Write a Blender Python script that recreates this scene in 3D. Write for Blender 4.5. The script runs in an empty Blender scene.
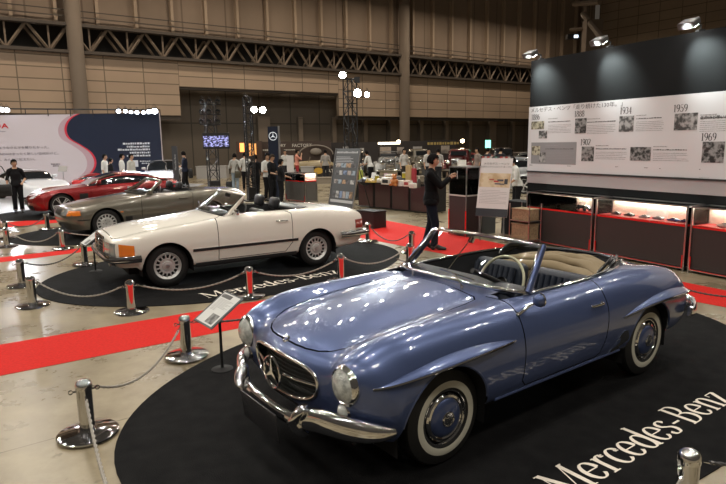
import bpy, bmesh, math, random
import numpy as np
from mathutils import Vector, Matrix
from mathutils.bvhtree import BVHTree
PI = math.pi; R = math.radians
scn = bpy.context.scene; col = scn.collection
random.seed(7)

# ---------------------------------------------------------------- camera (pinhole pose measured from the photograph)
CF, CP, CR, CH = 585.16, 0.1677, -0.0160, 2.0633
FW = np.array([0, math.cos(CP), -math.sin(CP)]); RT0 = np.array([1., 0, 0]); UP0 = np.cross(RT0, FW)
RT = math.cos(CR)*RT0 + math.sin(CR)*UP0; UP = -math.sin(CR)*RT0 + math.cos(CR)*UP0
cam = bpy.data.objects.new('camera', bpy.data.cameras.new('camera')); col.objects.link(cam)
M = Matrix(((RT[0], UP[0], -FW[0], 0), (RT[1], UP[1], -FW[1], 0), (RT[2], UP[2], -FW[2], CH), (0, 0, 0, 1)))
cam.matrix_world = M
cam.data.sensor_width = 36; cam.data.lens = CF*36/726; cam.data.clip_end = 400; cam.data.clip_start = 0.05
scn.camera = cam
def ray(a, b): return FW + RT*((a-363)/CF) - UP*((b-242)/CF)
def fl(a, b, z=0.0):
    "point of the horizontal plane z seen at pixel a, b"
    d = ray(a, b); t = (z-CH)/d[2]; return (float(d[0]*t), float(d[1]*t))
def atd(a, b, Y):
    "point at depth Y (world y) seen at pixel a, b"
    d = ray(a, b); t = Y/d[1]; return (float(d[0]*t), float(Y), float(CH+d[2]*t))
def onwall(a, b, P, n):
    d = ray(a, b); n = np.array([n[0], n[1], 0.]); o = np.array([0, 0, CH])
    t = ((np.array([P[0], P[1], 0])-o)@n)/(d@n); q = o+d*t; return q

# ---------------------------------------------------------------- materials
MATS = {}
def mat(name, c, rough=.5, metal=0., coat=0., emit=None, es=0., spec=None, trans=0., ior=None, noise=None, bump=None, sheen=0., coatr=.03, alpha=None):
    if name in MATS: return MATS[name]
    m = bpy.data.materials.new(name); m.use_nodes = True; nt = m.node_tree; b = nt.nodes['Principled BSDF']
    b.inputs['Base Color'].default_value = (*c, 1); b.inputs['Roughness'].default_value = rough
    b.inputs['Metallic'].default_value = metal; b.inputs['Coat Weight'].default_value = coat; b.inputs['Coat Roughness'].default_value = coatr
    if emit: b.inputs['Emission Color'].default_value = (*emit, 1); b.inputs['Emission Strength'].default_value = es
    if spec is not None: b.inputs['Specular IOR Level'].default_value = spec
    if trans: b.inputs['Transmission Weight'].default_value = trans
    if ior: b.inputs['IOR'].default_value = ior
    if sheen: b.inputs['Sheen Weight'].default_value = sheen
    if alpha is not None: b.inputs['Alpha'].default_value = alpha
    if noise:                                     # (scale, second colour, low, high)
        tc = nt.nodes.new('ShaderNodeTexCoord'); n = nt.nodes.new('ShaderNodeTexNoise'); n.inputs['Scale'].default_value = noise[0]; n.inputs['Detail'].default_value = 6
        nt.links.new(tc.outputs['Object'], n.inputs['Vector'])
        cr = nt.nodes.new('ShaderNodeValToRGB'); cr.color_ramp.elements[0].position = noise[2]; cr.color_ramp.elements[1].position = noise[3]
        cr.color_ramp.elements[0].color = (*c, 1); cr.color_ramp.elements[1].color = (*noise[1], 1)
        nt.links.new(n.outputs['Fac'], cr.inputs['Fac']); nt.links.new(cr.outputs['Color'], b.inputs['Base Color'])
    if bump:                                      # (scale, strength)
        tc = nt.nodes.new('ShaderNodeTexCoord'); n = nt.nodes.new('ShaderNodeTexNoise'); n.inputs['Scale'].default_value = bump[0]; n.inputs['Detail'].default_value = 4
        nt.links.new(tc.outputs['Object'], n.inputs['Vector'])
        bp = nt.nodes.new('ShaderNodeBump'); bp.inputs['Strength'].default_value = bump[1]; bp.inputs['Distance'].default_value = .01
        nt.links.new(n.outputs['Fac'], bp.inputs['Height']); nt.links.new(bp.outputs['Normal'], b.inputs['Normal'])
    MATS[name] = m; return m
def glassmat(name, c=(1, 1, 1), a=.12, rough=.02):
    "thin clear pane: mostly see-through, with a sharp reflection"
    if name in MATS: return MATS[name]
    m = bpy.data.materials.new(name); m.use_nodes = True; nt = m.node_tree; nt.nodes.clear()
    out = nt.nodes.new('ShaderNodeOutputMaterial'); mx = nt.nodes.new('ShaderNodeMixShader'); tr = nt.nodes.new('ShaderNodeBsdfTransparent')
    gl = nt.nodes.new('ShaderNodeBsdfGlossy'); fr = nt.nodes.new('ShaderNodeFresnel'); fr.inputs['IOR'].default_value = 1.5
    tr.inputs['Color'].default_value = (*c, 1); gl.inputs['Roughness'].default_value = rough
    nt.links.new(fr.outputs['Fac'], mx.inputs['Fac']); nt.links.new(tr.outputs['BSDF'], mx.inputs[1]); nt.links.new(gl.outputs['BSDF'], mx.inputs[2])
    nt.links.new(mx.outputs['Shader'], out.inputs['Surface']); MATS[name] = m; return m
chrome = mat('chrome', (.78, .79, .80), .07, 1.)
satin = mat('satin_steel', (.55, .55, .56), .28, 1.)
black = mat('black_plastic', (.012, .012, .013), .45)
matt_black = mat('matt_black', (.006, .006, .007), .8)
rubber = mat('tyre_rubber', (.012, .012, .012), .65, bump=(90, .1))
whitewall = mat('whitewall', (.62, .60, .50), .5)
lens_clear = mat('clear_lens', (.75, .77, .74), .12, 0., coat=1., noise=(30, (.5, .52, .5), .4, .6))
lens_amber = mat('amber_lens', (.75, .20, .02), .2, coat=1.)
lens_red = mat('red_lens', (.24, .02, .012), .15, coat=1.)
glass = glassmat('window_glass', (.93, .96, .95))
dark_glass = mat('dark_glass', (.01, .012, .014), .04, 0., coat=1.)
white_paint = mat('white_lacquer', (.8, .8, .78), .4)
red_trim = mat('red_acrylic', (.75, .02, .02), .2, coat=.5)

# ---------------------------------------------------------------- object helpers
def tag(o, label=None, cat=None, group=None, kind=None):
    if label: o['label'] = label
    if cat: o['category'] = cat
    if group: o['group'] = group
    if kind: o['kind'] = kind
    return o
def empty(name, loc=(0, 0, 0), rz=0., label=None, cat=None, group=None):
    o = bpy.data.objects.new(name, None); col.objects.link(o); o.location = loc; o.rotation_euler = (0, 0, rz); o.empty_display_size = .1
    return tag(o, label, cat, group)
def kids(o): return [c for c in bpy.data.objects if c.parent == o]
def copy_tree(o, parent=None, _k=None):
    if _k is None:
        _k = {}
        for c in bpy.data.objects:
            if c.parent: _k.setdefault(c.parent.name, []).append(c)
    c = o.copy(); col.objects.link(c); c.parent = parent
    for ch in _k.get(o.name, []): copy_tree(ch, c, _k)
    return c
class MB:
    def __init__(s): s.bm = bmesh.new()
    def mark(s, f0, mi):
        s.bm.faces.ensure_lookup_table()
        for f in s.bm.faces[f0:]: f.material_index = mi
    def box(s, c, d, rz=0., mi=0, bev=0., tilt=None):
        f0 = len(s.bm.faces)
        mtx = Matrix.Translation(c) @ Matrix.Rotation(rz, 4, 'Z')
        if tilt: mtx = mtx @ Matrix.Rotation(tilt[0], 4, tilt[1])
        r = bmesh.ops.create_cube(s.bm, size=1, matrix=mtx @ Matrix.Diagonal((*d, 1)))
        if bev:
            bmesh.ops.bevel(s.bm, geom=list({e for v in r['verts'] for e in v.link_edges}), offset=bev, segments=2, affect='EDGES', profile=.5)
        s.mark(f0, mi); return s
    def tube(s, pts, r=.01, n=8, mi=0, closed=False, caps=True, flat=None):
        "tube along a polyline; r number or list; flat=(a,b) scales the two section axes"
        P = [Vector(p) for p in pts]; N = len(P); f0 = len(s.bm.faces)
        rs = r if isinstance(r, (list, tuple)) else [r]*N
        up = Vector((0, 0, 1)); rings = []; prev = None
        for i in range(N):
            if closed: t = (P[(i+1) % N]-P[i-1])
            else: t = P[min(i+1, N-1)]-P[max(i-1, 0)]
            t.normalize()
            if prev is None:
                a = up.cross(t)
                if a.length < .05: a = Vector((1, 0, 0)).cross(t)
            else: a = prev-t*prev.dot(t)
            if flat: 
                a = up.cross(t)
                if a.length < .05: a = Vector((1, 0, 0))
            a.normalize(); b = t.cross(a); prev = a
            fa, fb = flat or (1, 1)
            rings.append([s.bm.verts.new(P[i]+(a*math.cos(k*2*PI/n)*fa+b*math.sin(k*2*PI/n)*fb)*rs[i]) for k in range(n)])
        for i in range(N if closed else N-1):
            A, B = rings[i], rings[(i+1) % N]
            for k in range(n): s.bm.faces.new((A[k], A[(k+1) % n], B[(k+1) % n], B[k]))
        if caps and not closed:
            s.bm.faces.new(list(reversed(rings[0]))); s.bm.faces.new(rings[-1])
        s.mark(f0, mi); return s
    def sweep(s, path, sec, mi=0, closed=False, scale=None, up=(0, 0, 1)):
        "sweep a closed 2-D section (out, up) along a path, out = horizontal normal of the path"
        P = [Vector(p) for p in path]; N = len(P); f0 = len(s.bm.faces); rings = []
        for i in range(N):
            t = (P[(i+1) % N]-P[i-1]) if closed else (P[min(i+1, N-1)]-P[max(i-1, 0)])
            t.normalize(); a = t.cross(Vector(up)); a.normalize(); b = a.cross(t)
            k = scale[i] if scale else 1.
            rings.append([s.bm.verts.new(P[i]+a*u*k+b*v*k) for u, v in sec])
        n = len(sec)
        for i in range(N if closed else N-1):
            A, B = rings[i], rings[(i+1) % N]
            for k in range(n): s.bm.faces.new((A[k], A[(k+1) % n], B[(k+1) % n], B[k]))
        if not closed: s.bm.faces.new(list(reversed(rings[0]))); s.bm.faces.new(rings[-1])
        s.mark(f0, mi); return s
    def lathe(s, prof, mtx=None, n=32, mis=None, mi=0, a0=0, a1=2*PI):
        "profile of (radius, height) revolved about local z; mis = material index of each profile segment"
        mtx = mtx or Matrix(); full = abs(a1-a0-2*PI) < 1e-6; rings = []; m = n if full else n+1
        for rr, h in prof:
            if rr < 1e-6: rings.append([s.bm.verts.new(mtx @ Vector((0, 0, h)))])
            else: rings.append([s.bm.verts.new(mtx @ Vector((rr*math.cos(a0+(a1-a0)*k/n), rr*math.sin(a0+(a1-a0)*k/n), h))) for k in range(m)])
        for i in range(len(prof)-1):
            A, B = rings[i], rings[i+1]; q = mis[i] if mis else mi
            for k in range(n):
                k2 = (k+1) % m
                if len(A) == 1 and len(B) == 1: continue
                if len(A) == 1: f = (A[0], B[k], B[k2])
                elif len(B) == 1: f = (A[k], A[k2], B[0])
                else: f = (A[k], A[k2], B[k2], B[k])
                try: s.bm.faces.new(f).material_index = q
                except ValueError: pass
        return s
    def prism(s, poly, mtx, h, mi=0):
        "polygon in local xy extruded 0..h along local z"
        f0 = len(s.bm.faces)
        A = [s.bm.verts.new(mtx @ Vector((x, y, 0))) for x, y in poly]; B = [s.bm.verts.new(mtx @ Vector((x, y, h))) for x, y in poly]
        n = len(poly); s.bm.faces.new(list(reversed(A))); s.bm.faces.new(B)
        for k in range(n): s.bm.faces.new((A[k], A[(k+1) % n], B[(k+1) % n], B[k]))
        s.mark(f0, mi); return s
    def grid(s, P, mi=0, closedv=False):
        f0 = len(s.bm.faces); ni, nj = P.shape[:2]
        V = [[s.bm.verts.new(P[i, j]) for j in range(nj)] for i in range(ni)]
        for i in range(ni-1):
            for j in range(nj if closedv else nj-1):
                j2 = (j+1) % nj
                s.bm.faces.new((V[i][j], V[i][j2], V[i+1][j2], V[i+1][j]))
        s.mark(f0, mi); return s
    def quad(s, pts, mi=0):
        f = s.bm.faces.new([s.bm.verts.new(p) for p in pts]); f.material_index = mi; return s
    def sphere(s, c, r, n=16, mi=0, sc=(1, 1, 1), rot=None):
        f0 = len(s.bm.faces); m = Matrix.Translation(c)
        if rot is not None: m = m @ rot
        bmesh.ops.create_uvsphere(s.bm, u_segments=n, v_segments=max(6, n//2), radius=r, matrix=m @ Matrix.Diagonal((*sc, 1)))
        s.mark(f0, mi); return s
    def build(s, name, mats, parent=None, smooth=35, recalc=True, weld=0.):
        if weld: bmesh.ops.remove_doubles(s.bm, verts=s.bm.verts, dist=weld)
        if recalc: bmesh.ops.recalc_face_normals(s.bm, faces=s.bm.faces)
        me = bpy.data.meshes.new(name)
        if smooth:
            for f in s.bm.faces: f.smooth = True
            a = R(smooth)
            for e in s.bm.edges:
                if len(e.link_faces) == 2 and e.calc_face_angle(0) > a: e.smooth = False
        s.bm.to_mesh(me); s.bm.free()
        for m in (mats if isinstance(mats, (list, tuple)) else [mats]): me.materials.append(m)
        o = bpy.data.objects.new(name, me); col.objects.link(o); o.parent = parent; return o
def spl(pts, n=8, closed=False):
    "Catmull-Rom through points"
    P = [Vector(p) for p in pts]; N = len(P); out = []
    for i in range(N if closed else N-1):
        g = lambda k: P[k % N] if closed else P[max(0, min(N-1, k))]
        p0, p1, p2, p3 = g(i-1), g(i), g(i+1), g(i+2)
        for k in range(n):
            t = k/n; out.append(.5*((2*p1)+(p2-p0)*t+(2*p0-5*p1+4*p2-p3)*t*t+(3*p1-p0-3*p2+p3)*t**3))
    if not closed: out.append(P[-1])
    return out
YAX = Matrix.Rotation(-PI/2, 4, 'X')      # local z -> +y
YNEG = Matrix.Rotation(PI/2, 4, 'X')      # local z -> -y
XAX = Matrix.Rotation(PI/2, 4, 'Y')       # local z -> +x
XNEG = Matrix.Rotation(-PI/2, 4, 'Y')
T = Matrix.Translation
def rrect(w, h, r, n=4):
    o = []
    for cx, cy, a in ((w/2-r, h/2-r, 0), (-w/2+r, h/2-r, 90), (-w/2+r, -h/2+r, 180), (w/2-r, -h/2+r, 270)):
        for k in range(n+1): q = R(a+90*k/n); o.append((cx+r*math.cos(q), cy+r*math.sin(q)))
    return o
def font_mesh(txt, size, name='lettering', m=None, parent=None, ext=0.0015, align='LEFT', sx=1., bold=0.):
    cu = bpy.data.curves.new(name, 'FONT'); cu.body = txt; cu.size = size; cu.extrude = ext; cu.align_x = align; cu.resolution_u = 2; cu.offset = bold
    t = bpy.data.objects.new(name, cu); col.objects.link(t)
    bpy.context.view_layer.update()
    me = bpy.data.meshes.new_from_object(t.evaluated_get(bpy.context.evaluated_depsgraph_get()))
    bpy.data.objects.remove(t); me.materials.clear(); me.materials.append(m)
    if sx != 1:
        for v in me.vertices: v.co.x *= sx
    o = bpy.data.objects.new(name, me); col.objects.link(o); o.parent = parent; return o
# serif letters drawn with a broad nib: width follows the stroke direction
def arc(cx, cy, rx, ry, a0, a1, n=18): return [(cx+rx*math.cos(R(a0+(a1-a0)*k/n)), cy+ry*math.sin(R(a0+(a1-a0)*k/n))) for k in range(n+1)]
def ser(x, y, w=.13): return [(x-w/2, y), (x+w/2, y)]
GL = {
 'M': (.86, [[(.12, .0), (.14, .70)], [(.13, .70), (.42, .04)], [(.42, .04), (.70, .70)], [(.72, .70), (.72, 0)], ser(.12, 0), ser(.10, .70, .12), ser(.72, 0, .2), ser(.74, .70, .14)], [0, 1, 0, 1, 0, 0, 0, 0]),
 'e': (.46, [[(.06, .27), (.40, .27)], arc(.23, .25, .175, .24, 5, 325)], None),
 'r': (.38, [[(.12, 0), (.12, .46)], arc(.25, .30, .13, .18, 175, 60, 8), arc(.32, .43, .025, .02, 0, 350, 8), ser(.12, 0, .2), [(.04, .46), (.12, .46)]], None),
 'c': (.43, [arc(.24, .25, .185, .24, 40, 320), arc(.365, .385, .022, .02, 0, 350, 8)], None),
 'd': (.50, [arc(.22, .24, .165, .235, 0, 360, 24), [(.385, 0), (.385, .74)], [(.31, .74), (.385, .74)], [(.385, .0), (.46, .0)]], None),
 's': (.38, [spl([(.32, .40, 0), (.27, .47, 0), (.18, .485, 0), (.09, .43, 0), (.09, .33, 0), (.18, .265, 0), (.27, .215, 0), (.31, .13, 0), (.26, .03, 0), (.17, .005, 0), (.09, .03, 0), (.05, .11, 0)], 4)], None),
 '-': (.34, [[(.05, .24), (.29, .24)], [(.05, .25), (.29, .25)], [(.05, .26), (.29, .26)]], None),
 'B': (.58, [[(.14, 0), (.14, .70)], [(.05, .70), (.26, .70)], arc(.26, .535, .17, .165, 90, -90), arc(.28, .185, .21, .185, 90, -90), [(.14, .37), (.28, .37)], [(.05, 0), (.28, 0)]], None),
 'n': (.54, [[(.12, 0), (.12, .46)], arc(.27, .30, .145, .18, 175, 0, 10), [(.415, .30), (.415, 0)], ser(.12, 0, .17), ser(.42, 0, .17), [(.04, .46), (.12, .46)]], None),
 'z': (.42, [[(.06, .46), (.36, .46)], [(.35, .46), (.07, .02)], [(.05, .01), (.36, .01)], [(.06, .46), (.05, .36)], [(.36, .01), (.38, .11)]], [0, 1, 0, 0, 0]),
 '1': (.36, [[(.19, 0), (.19, .68)], [(.06, .60), (.19, .68)], ser(.19, 0, .24)], None),
 '8': (.46, [arc(.23, .52, .13, .16, 0, 360, 20), arc(.23, .18, .165, .18, 0, 360, 20)], None),
 '6': (.46, [arc(.23, .20, .16, .20, 0, 360, 20), arc(.36, .25, .29, .44, 180, 105, 10)], None),
 '9': (.46, [arc(.23, .49, .16, .20, 0, 360, 20), arc(.10, .44, .29, .44, 0, -75, 10)], None),
 '0': (.46, [arc(.23, .34, .17, .34, 0, 360, 24)], None),
 '2': (.46, [arc(.22, .52, .15, .17, 160, -30, 12), [(.36, .43), (.06, .02)], [(.05, .02), (.40, .02)]], None),
 '3': (.46, [arc(.21, .52, .14, .16, 150, -85, 12), arc(.21, .19, .17, .19, 80, -150, 12)], None),
 '4': (.46, [[(.30, 0), (.30, .68)], [(.30, .68), (.04, .2)], [(.04, .2), (.42, .2)], ser(.30, 0, .18)], [1, 0, 0, 0]),
 '5': (.46, [[(.12, .66), (.36, .66)], [(.12, .66), (.10, .38)], arc(.21, .21, .17, .21, 120, -150, 14)], [0, 0, None]),
 ' ': (.3, [], None)}
def nib_text(txt, size, mtx, name, m, parent, thick=.085, thin=.022, sx=1.):
    mb = MB(); x0 = 0; zz = .0
    for ch in txt:
        adv, strokes, fix = GL[ch]
        for si, st in enumerate(strokes):
            st = [(p[0], p[1]) for p in st]; zz += .00002
            fx = fix[si] if fix else None
            if len(st) == 2 and fx is None:
                d = abs(st[1][1]-st[0][1])/(math.dist(*st)+1e-9); ws = [thin+(thick-thin)*(d > .8)]*2
            else:
                ws = []
                for i in range(len(st)):
                    a, b = st[max(0, i-1)], st[min(len(st)-1, i+1)]; L = math.dist(a, b)+1e-9
                    d = abs(b[1]-a[1])/L; ws.append(thin+(thick-thin)*(d**1.5 if fx is None else fx))
            V = []
            for i, (px, py) in enumerate(st):
                a, b = st[max(0, i-1)], st[min(len(st)-1, i+1)]; L = math.dist(a, b)+1e-9
                nx, ny = -(b[1]-a[1])/L, (b[0]-a[0])/L; w = ws[i]/2
                V.append([mb.bm.verts.new(mtx @ Vector(((x0+(px+s*nx*w))*size*sx, (py+s*ny*w)*size, zz))) for s in (1, -1)])
            for i in range(len(V)-1):
                mb.bm.faces.new((V[i][0], V[i+1][0], V[i+1][1], V[i][1]))
        x0 += adv
    o = mb.build(name, m, parent, smooth=0, recalc=False)
    return o, x0*size*sx
# ---------------------------------------------------------------- car bodies
def dense(cage, sub=6, it=8):
    C = np.array(cage, float)                       # rows (nose..tail) x columns (centre top .. sill) x 3, for y >= 0
    mirr = C[:, 1:][:, ::-1].copy(); mirr[..., 1] *= -1
    C = np.concatenate([mirr, C], 1)
    def sp(A):                                      # Hermite spline along axis 0, non-uniform
        d = np.sqrt(np.linalg.norm(np.diff(A, axis=0), axis=2)).mean(1)+1e-4; t = np.r_[0, np.cumsum(d)]
        m = np.zeros_like(A); h = np.diff(t)[:, None, None]; s = np.diff(A, axis=0)/h
        m[1:-1] = (s[:-1]*h[1:]+s[1:]*h[:-1])/(h[1:]+h[:-1]); m[0] = s[0]; m[-1] = s[-1]
        o = []
        for i in range(len(A)-1):
            for k in range(sub):
                u = k/sub; hh = h[i]
                o.append((2*u**3-3*u*u+1)*A[i]+(u**3-2*u*u+u)*hh*m[i]+(-2*u**3+3*u*u)*A[i+1]+(u**3-u*u)*hh*m[i+1])
        o.append(A[-1]); return np.array(o)
    D = sp(C); D = sp(D.transpose(1, 0, 2)).transpose(1, 0, 2)
    for _ in range(it):
        E = D.copy(); E[1:-1] = .5*D[1:-1]+.25*(D[:-2]+D[2:]); D = E
        E = D.copy(); E[:, 1:-1] = .5*D[:, 1:-1]+.25*(D[:, :-2]+D[:, 2:]); D = E
    return D
def base_bm(D):
    mb = MB(); mb.grid(D); bm = mb.bm
    bmesh.ops.remove_doubles(bm, verts=bm.verts, dist=1e-5)
    bmesh.ops.recalc_face_normals(bm, faces=bm.faces)
    # outward: centre top should point up
    f = max(bm.faces, key=lambda f: f.calc_center_median().z)
    if f.normal.z < 0: bmesh.ops.reverse_faces(bm, faces=bm.faces)
    return bm
def cut_region(bm, poly, ax, cond, off=0., keep=False):
    "cut a convex polygon (2-D in axes ax) through the faces that satisfy cond; remove the inside, or keep only the inside"
    a, b = ax; n = len(poly); ar = sum(poly[i][0]*poly[(i+1) % n][1]-poly[(i+1) % n][0]*poly[i][1] for i in range(n))
    P = list(poly) if ar > 0 else list(poly)[::-1]
    lo = [min(p[k] for p in P)-.12 for k in (0, 1)]; hi = [max(p[k] for p in P)+.12 for k in (0, 1)]
    def near(f):
        c = f.calc_center_median(); return cond(c) and lo[0] < c[a] < hi[0] and lo[1] < c[b] < hi[1]
    F = [f for f in bm.faces if near(f)]
    geom = set(F) | {e for f in F for e in f.edges} | {v for f in F for v in f.verts}
    planes = []
    for i in range(n):
        p, q = P[i], P[(i+1) % n]; dx, dy = q[0]-p[0], q[1]-p[1]; L = math.hypot(dx, dy)
        if L < 1e-6: continue
        no = [0, 0, 0]; no[a], no[b] = dy/L, -dx/L; co = [0, 0, 0]; co[a], co[b] = p[0]+no[a]*off, p[1]+no[b]*off
        planes.append((Vector(co), Vector(no)))
        r = bmesh.ops.bisect_plane(bm, geom=list(geom), plane_co=co, plane_no=no, dist=1e-5); geom = set(r['geom'])
    ins = []
    for f in bm.faces:
        c = f.calc_center_median()
        if cond(c) and all((c-co).dot(no) < 1e-6 for co, no in planes): ins.append(f)
    if keep:
        S = set(ins); ins = [f for f in bm.faces if f not in S]
    bmesh.ops.delete(bm, geom=ins, context='FACES')
from mathutils.interpolate import poly_3d_calc
def finish(bm, name, mats, parent, thick=.0, smooth=40, ref=None):
    me = bpy.data.meshes.new(name)
    for f in bm.faces: f.smooth = True
    bm.to_mesh(me); bm.free()
    if ref:                                         # keep the uncut surface's shading next to the shut lines
        bvh, rv, rn, rf = ref; ns = []
        for v in me.vertices:
            lo, no, ix, di = bvh.find_nearest(v.co); fv = rf[ix]; w = poly_3d_calc([rv[i] for i in fv], lo)
            q = Vector((0, 0, 0))
            for i, k in zip(fv, w): q += rn[i]*k
            ns.append(q.normalized())
        me.normals_split_custom_set_from_vertices(ns)
    for m in (mats if isinstance(mats, (list, tuple)) else [mats]): me.materials.append(m)
    o = bpy.data.objects.new(name, me); col.objects.link(o); o.parent = parent
    if thick:
        s = o.modifiers.new('thickness', 'SOLIDIFY'); s.thickness = thick; s.offset = -1; s.use_rim = True
    return o
def arch(cx, cz, r, lo=.1, n=22):
    return [(cx+r*math.cos(PI*k/n), cz+r*math.sin(PI*k/n)) for k in range(n+1)]+[(cx-r, lo), (cx+r, lo)]
class Car:
    def __init__(s, name, pose, label, group=None, cat='car'):
        s.root = empty(name, (pose[0], pose[1], 0), pose[2], label, cat, group)
    def body(s, cage, paint, arches, parts, openings, sub=6, it=8, thick=0., gap=.005):
        "arches: (cx, cz, r); parts: (name, poly, ax, cond); openings: (poly, ax, cond)"
        bm = base_bm(dense(cage, sub, it))
        bm.normal_update(); bm.verts.index_update(); s.bvh = BVHTree.FromBMesh(bm)
        ref = (s.bvh, [v.co.copy() for v in bm.verts], [v.normal.copy() for v in bm.verts], [[v.index for v in f.verts] for f in bm.faces])
        for cx, cz, r in arches:
            for sg in (1, -1):
                cut_region(bm, arch(cx, cz, r), (0, 2), (lambda c, sg=sg: c.y*sg > .5))
        for poly, ax, cond in openings: cut_region(bm, poly, ax, cond)
        out = []
        for nm, poly, ax, cond in parts:
            pb = bm.copy(); cut_region(pb, poly, ax, cond, -gap, keep=True); out.append(finish(pb, nm, paint, s.root, thick, ref=ref))
            cut_region(bm, poly, ax, cond, gap)
        s.body_o = finish(bm, 'body', paint, s.root, thick, ref=ref); s.parts = out
        return s.body_o
    def sy(s, x, z, side=1, d=0.):
        h = s.bvh.ray_cast(Vector((x, side*2, z)), Vector((0, -side, 0)))
        return Vector((x, h[0].y+side*d, z)) if h[0] else Vector((x, side*.85, z))
    def sz(s, x, y, d=0.):
        h = s.bvh.ray_cast(Vector((x, y, 3)), Vector((0, 0, -1)))
        return Vector((x, y, h[0].z+d)) if h[0] else Vector((x, y, .9))
    def sx(s, y, z, d=0., side=1):
        h = s.bvh.ray_cast(Vector((side*6, y, z)), Vector((-side, 0, 0)))
        return Vector((h[0].x+side*d, y, z)) if h[0] else Vector((.7 if side > 0 else -3.2, y, z))
    def arch_lips(s, arches, m, r=.006):
        for cx, cz, rr in arches:
            for sg in (1, -1):
                pts = [s.sy(cx+rr*math.cos(a), cz+rr*math.sin(a), sg, -.006) for a in [R(12)+(PI-R(24))*k/24 for k in range(25)]]
                mb = MB(); mb.tube(pts, r, 8); mb.build('wheel_arch_lip', m, s.root)
    def wells(s, arches, y0=.56, y1=.84):
        for cx, cz, rr in arches:
            for sg in (1, -1):
                pts = [(cx+rr*1.01*math.cos(a), cz+rr*1.01*math.sin(a)) for a in [PI*k/16 for k in range(17)]]+[(cx-rr, .2), (cx+rr, .2)]
                mb = MB(); n = len(pts)
                A = [mb.bm.verts.new((x, sg*y0, z)) for x, z in pts]; B = []
                for x, z in pts: 
                    q = s.sy(x, max(z, .36), sg).y; B.append(mb.bm.verts.new((x, q-sg*.02 if abs(q) > y0 else sg*y1, z)))
                for k in range(n-2): mb.bm.faces.new((A[k], A[k+1], B[k+1], B[k]))
                mb.bm.faces.new((A[n-1], A[0], B[0], B[n-1]))
                mb.bm.faces.new(A); mb.build('wheel_well', matt_black, s.root, smooth=30)
def star(mb, mtx, r, w=.12, h=.006, mi=0, ring=True, rr=.06):
    "three-pointed star in a ring, local xy plane, pointing +y"
    for k in range(3):
        a = R(90+120*k); p = [(r*math.cos(a), r*math.sin(a)), (r*w*math.cos(a+R(60)), r*w*math.sin(a+R(60))), (0, 0), (r*w*math.cos(a-R(60)), r*w*math.sin(a-R(60)))]
        mb.prism(p, mtx, h, mi)
    if ring:
        mb.tube([mtx @ Vector((r*math.cos(2*PI*k/32), r*math.sin(2*PI*k/32), h/2)) for k in range(32)], r*rr, 8, mi, closed=True)
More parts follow.
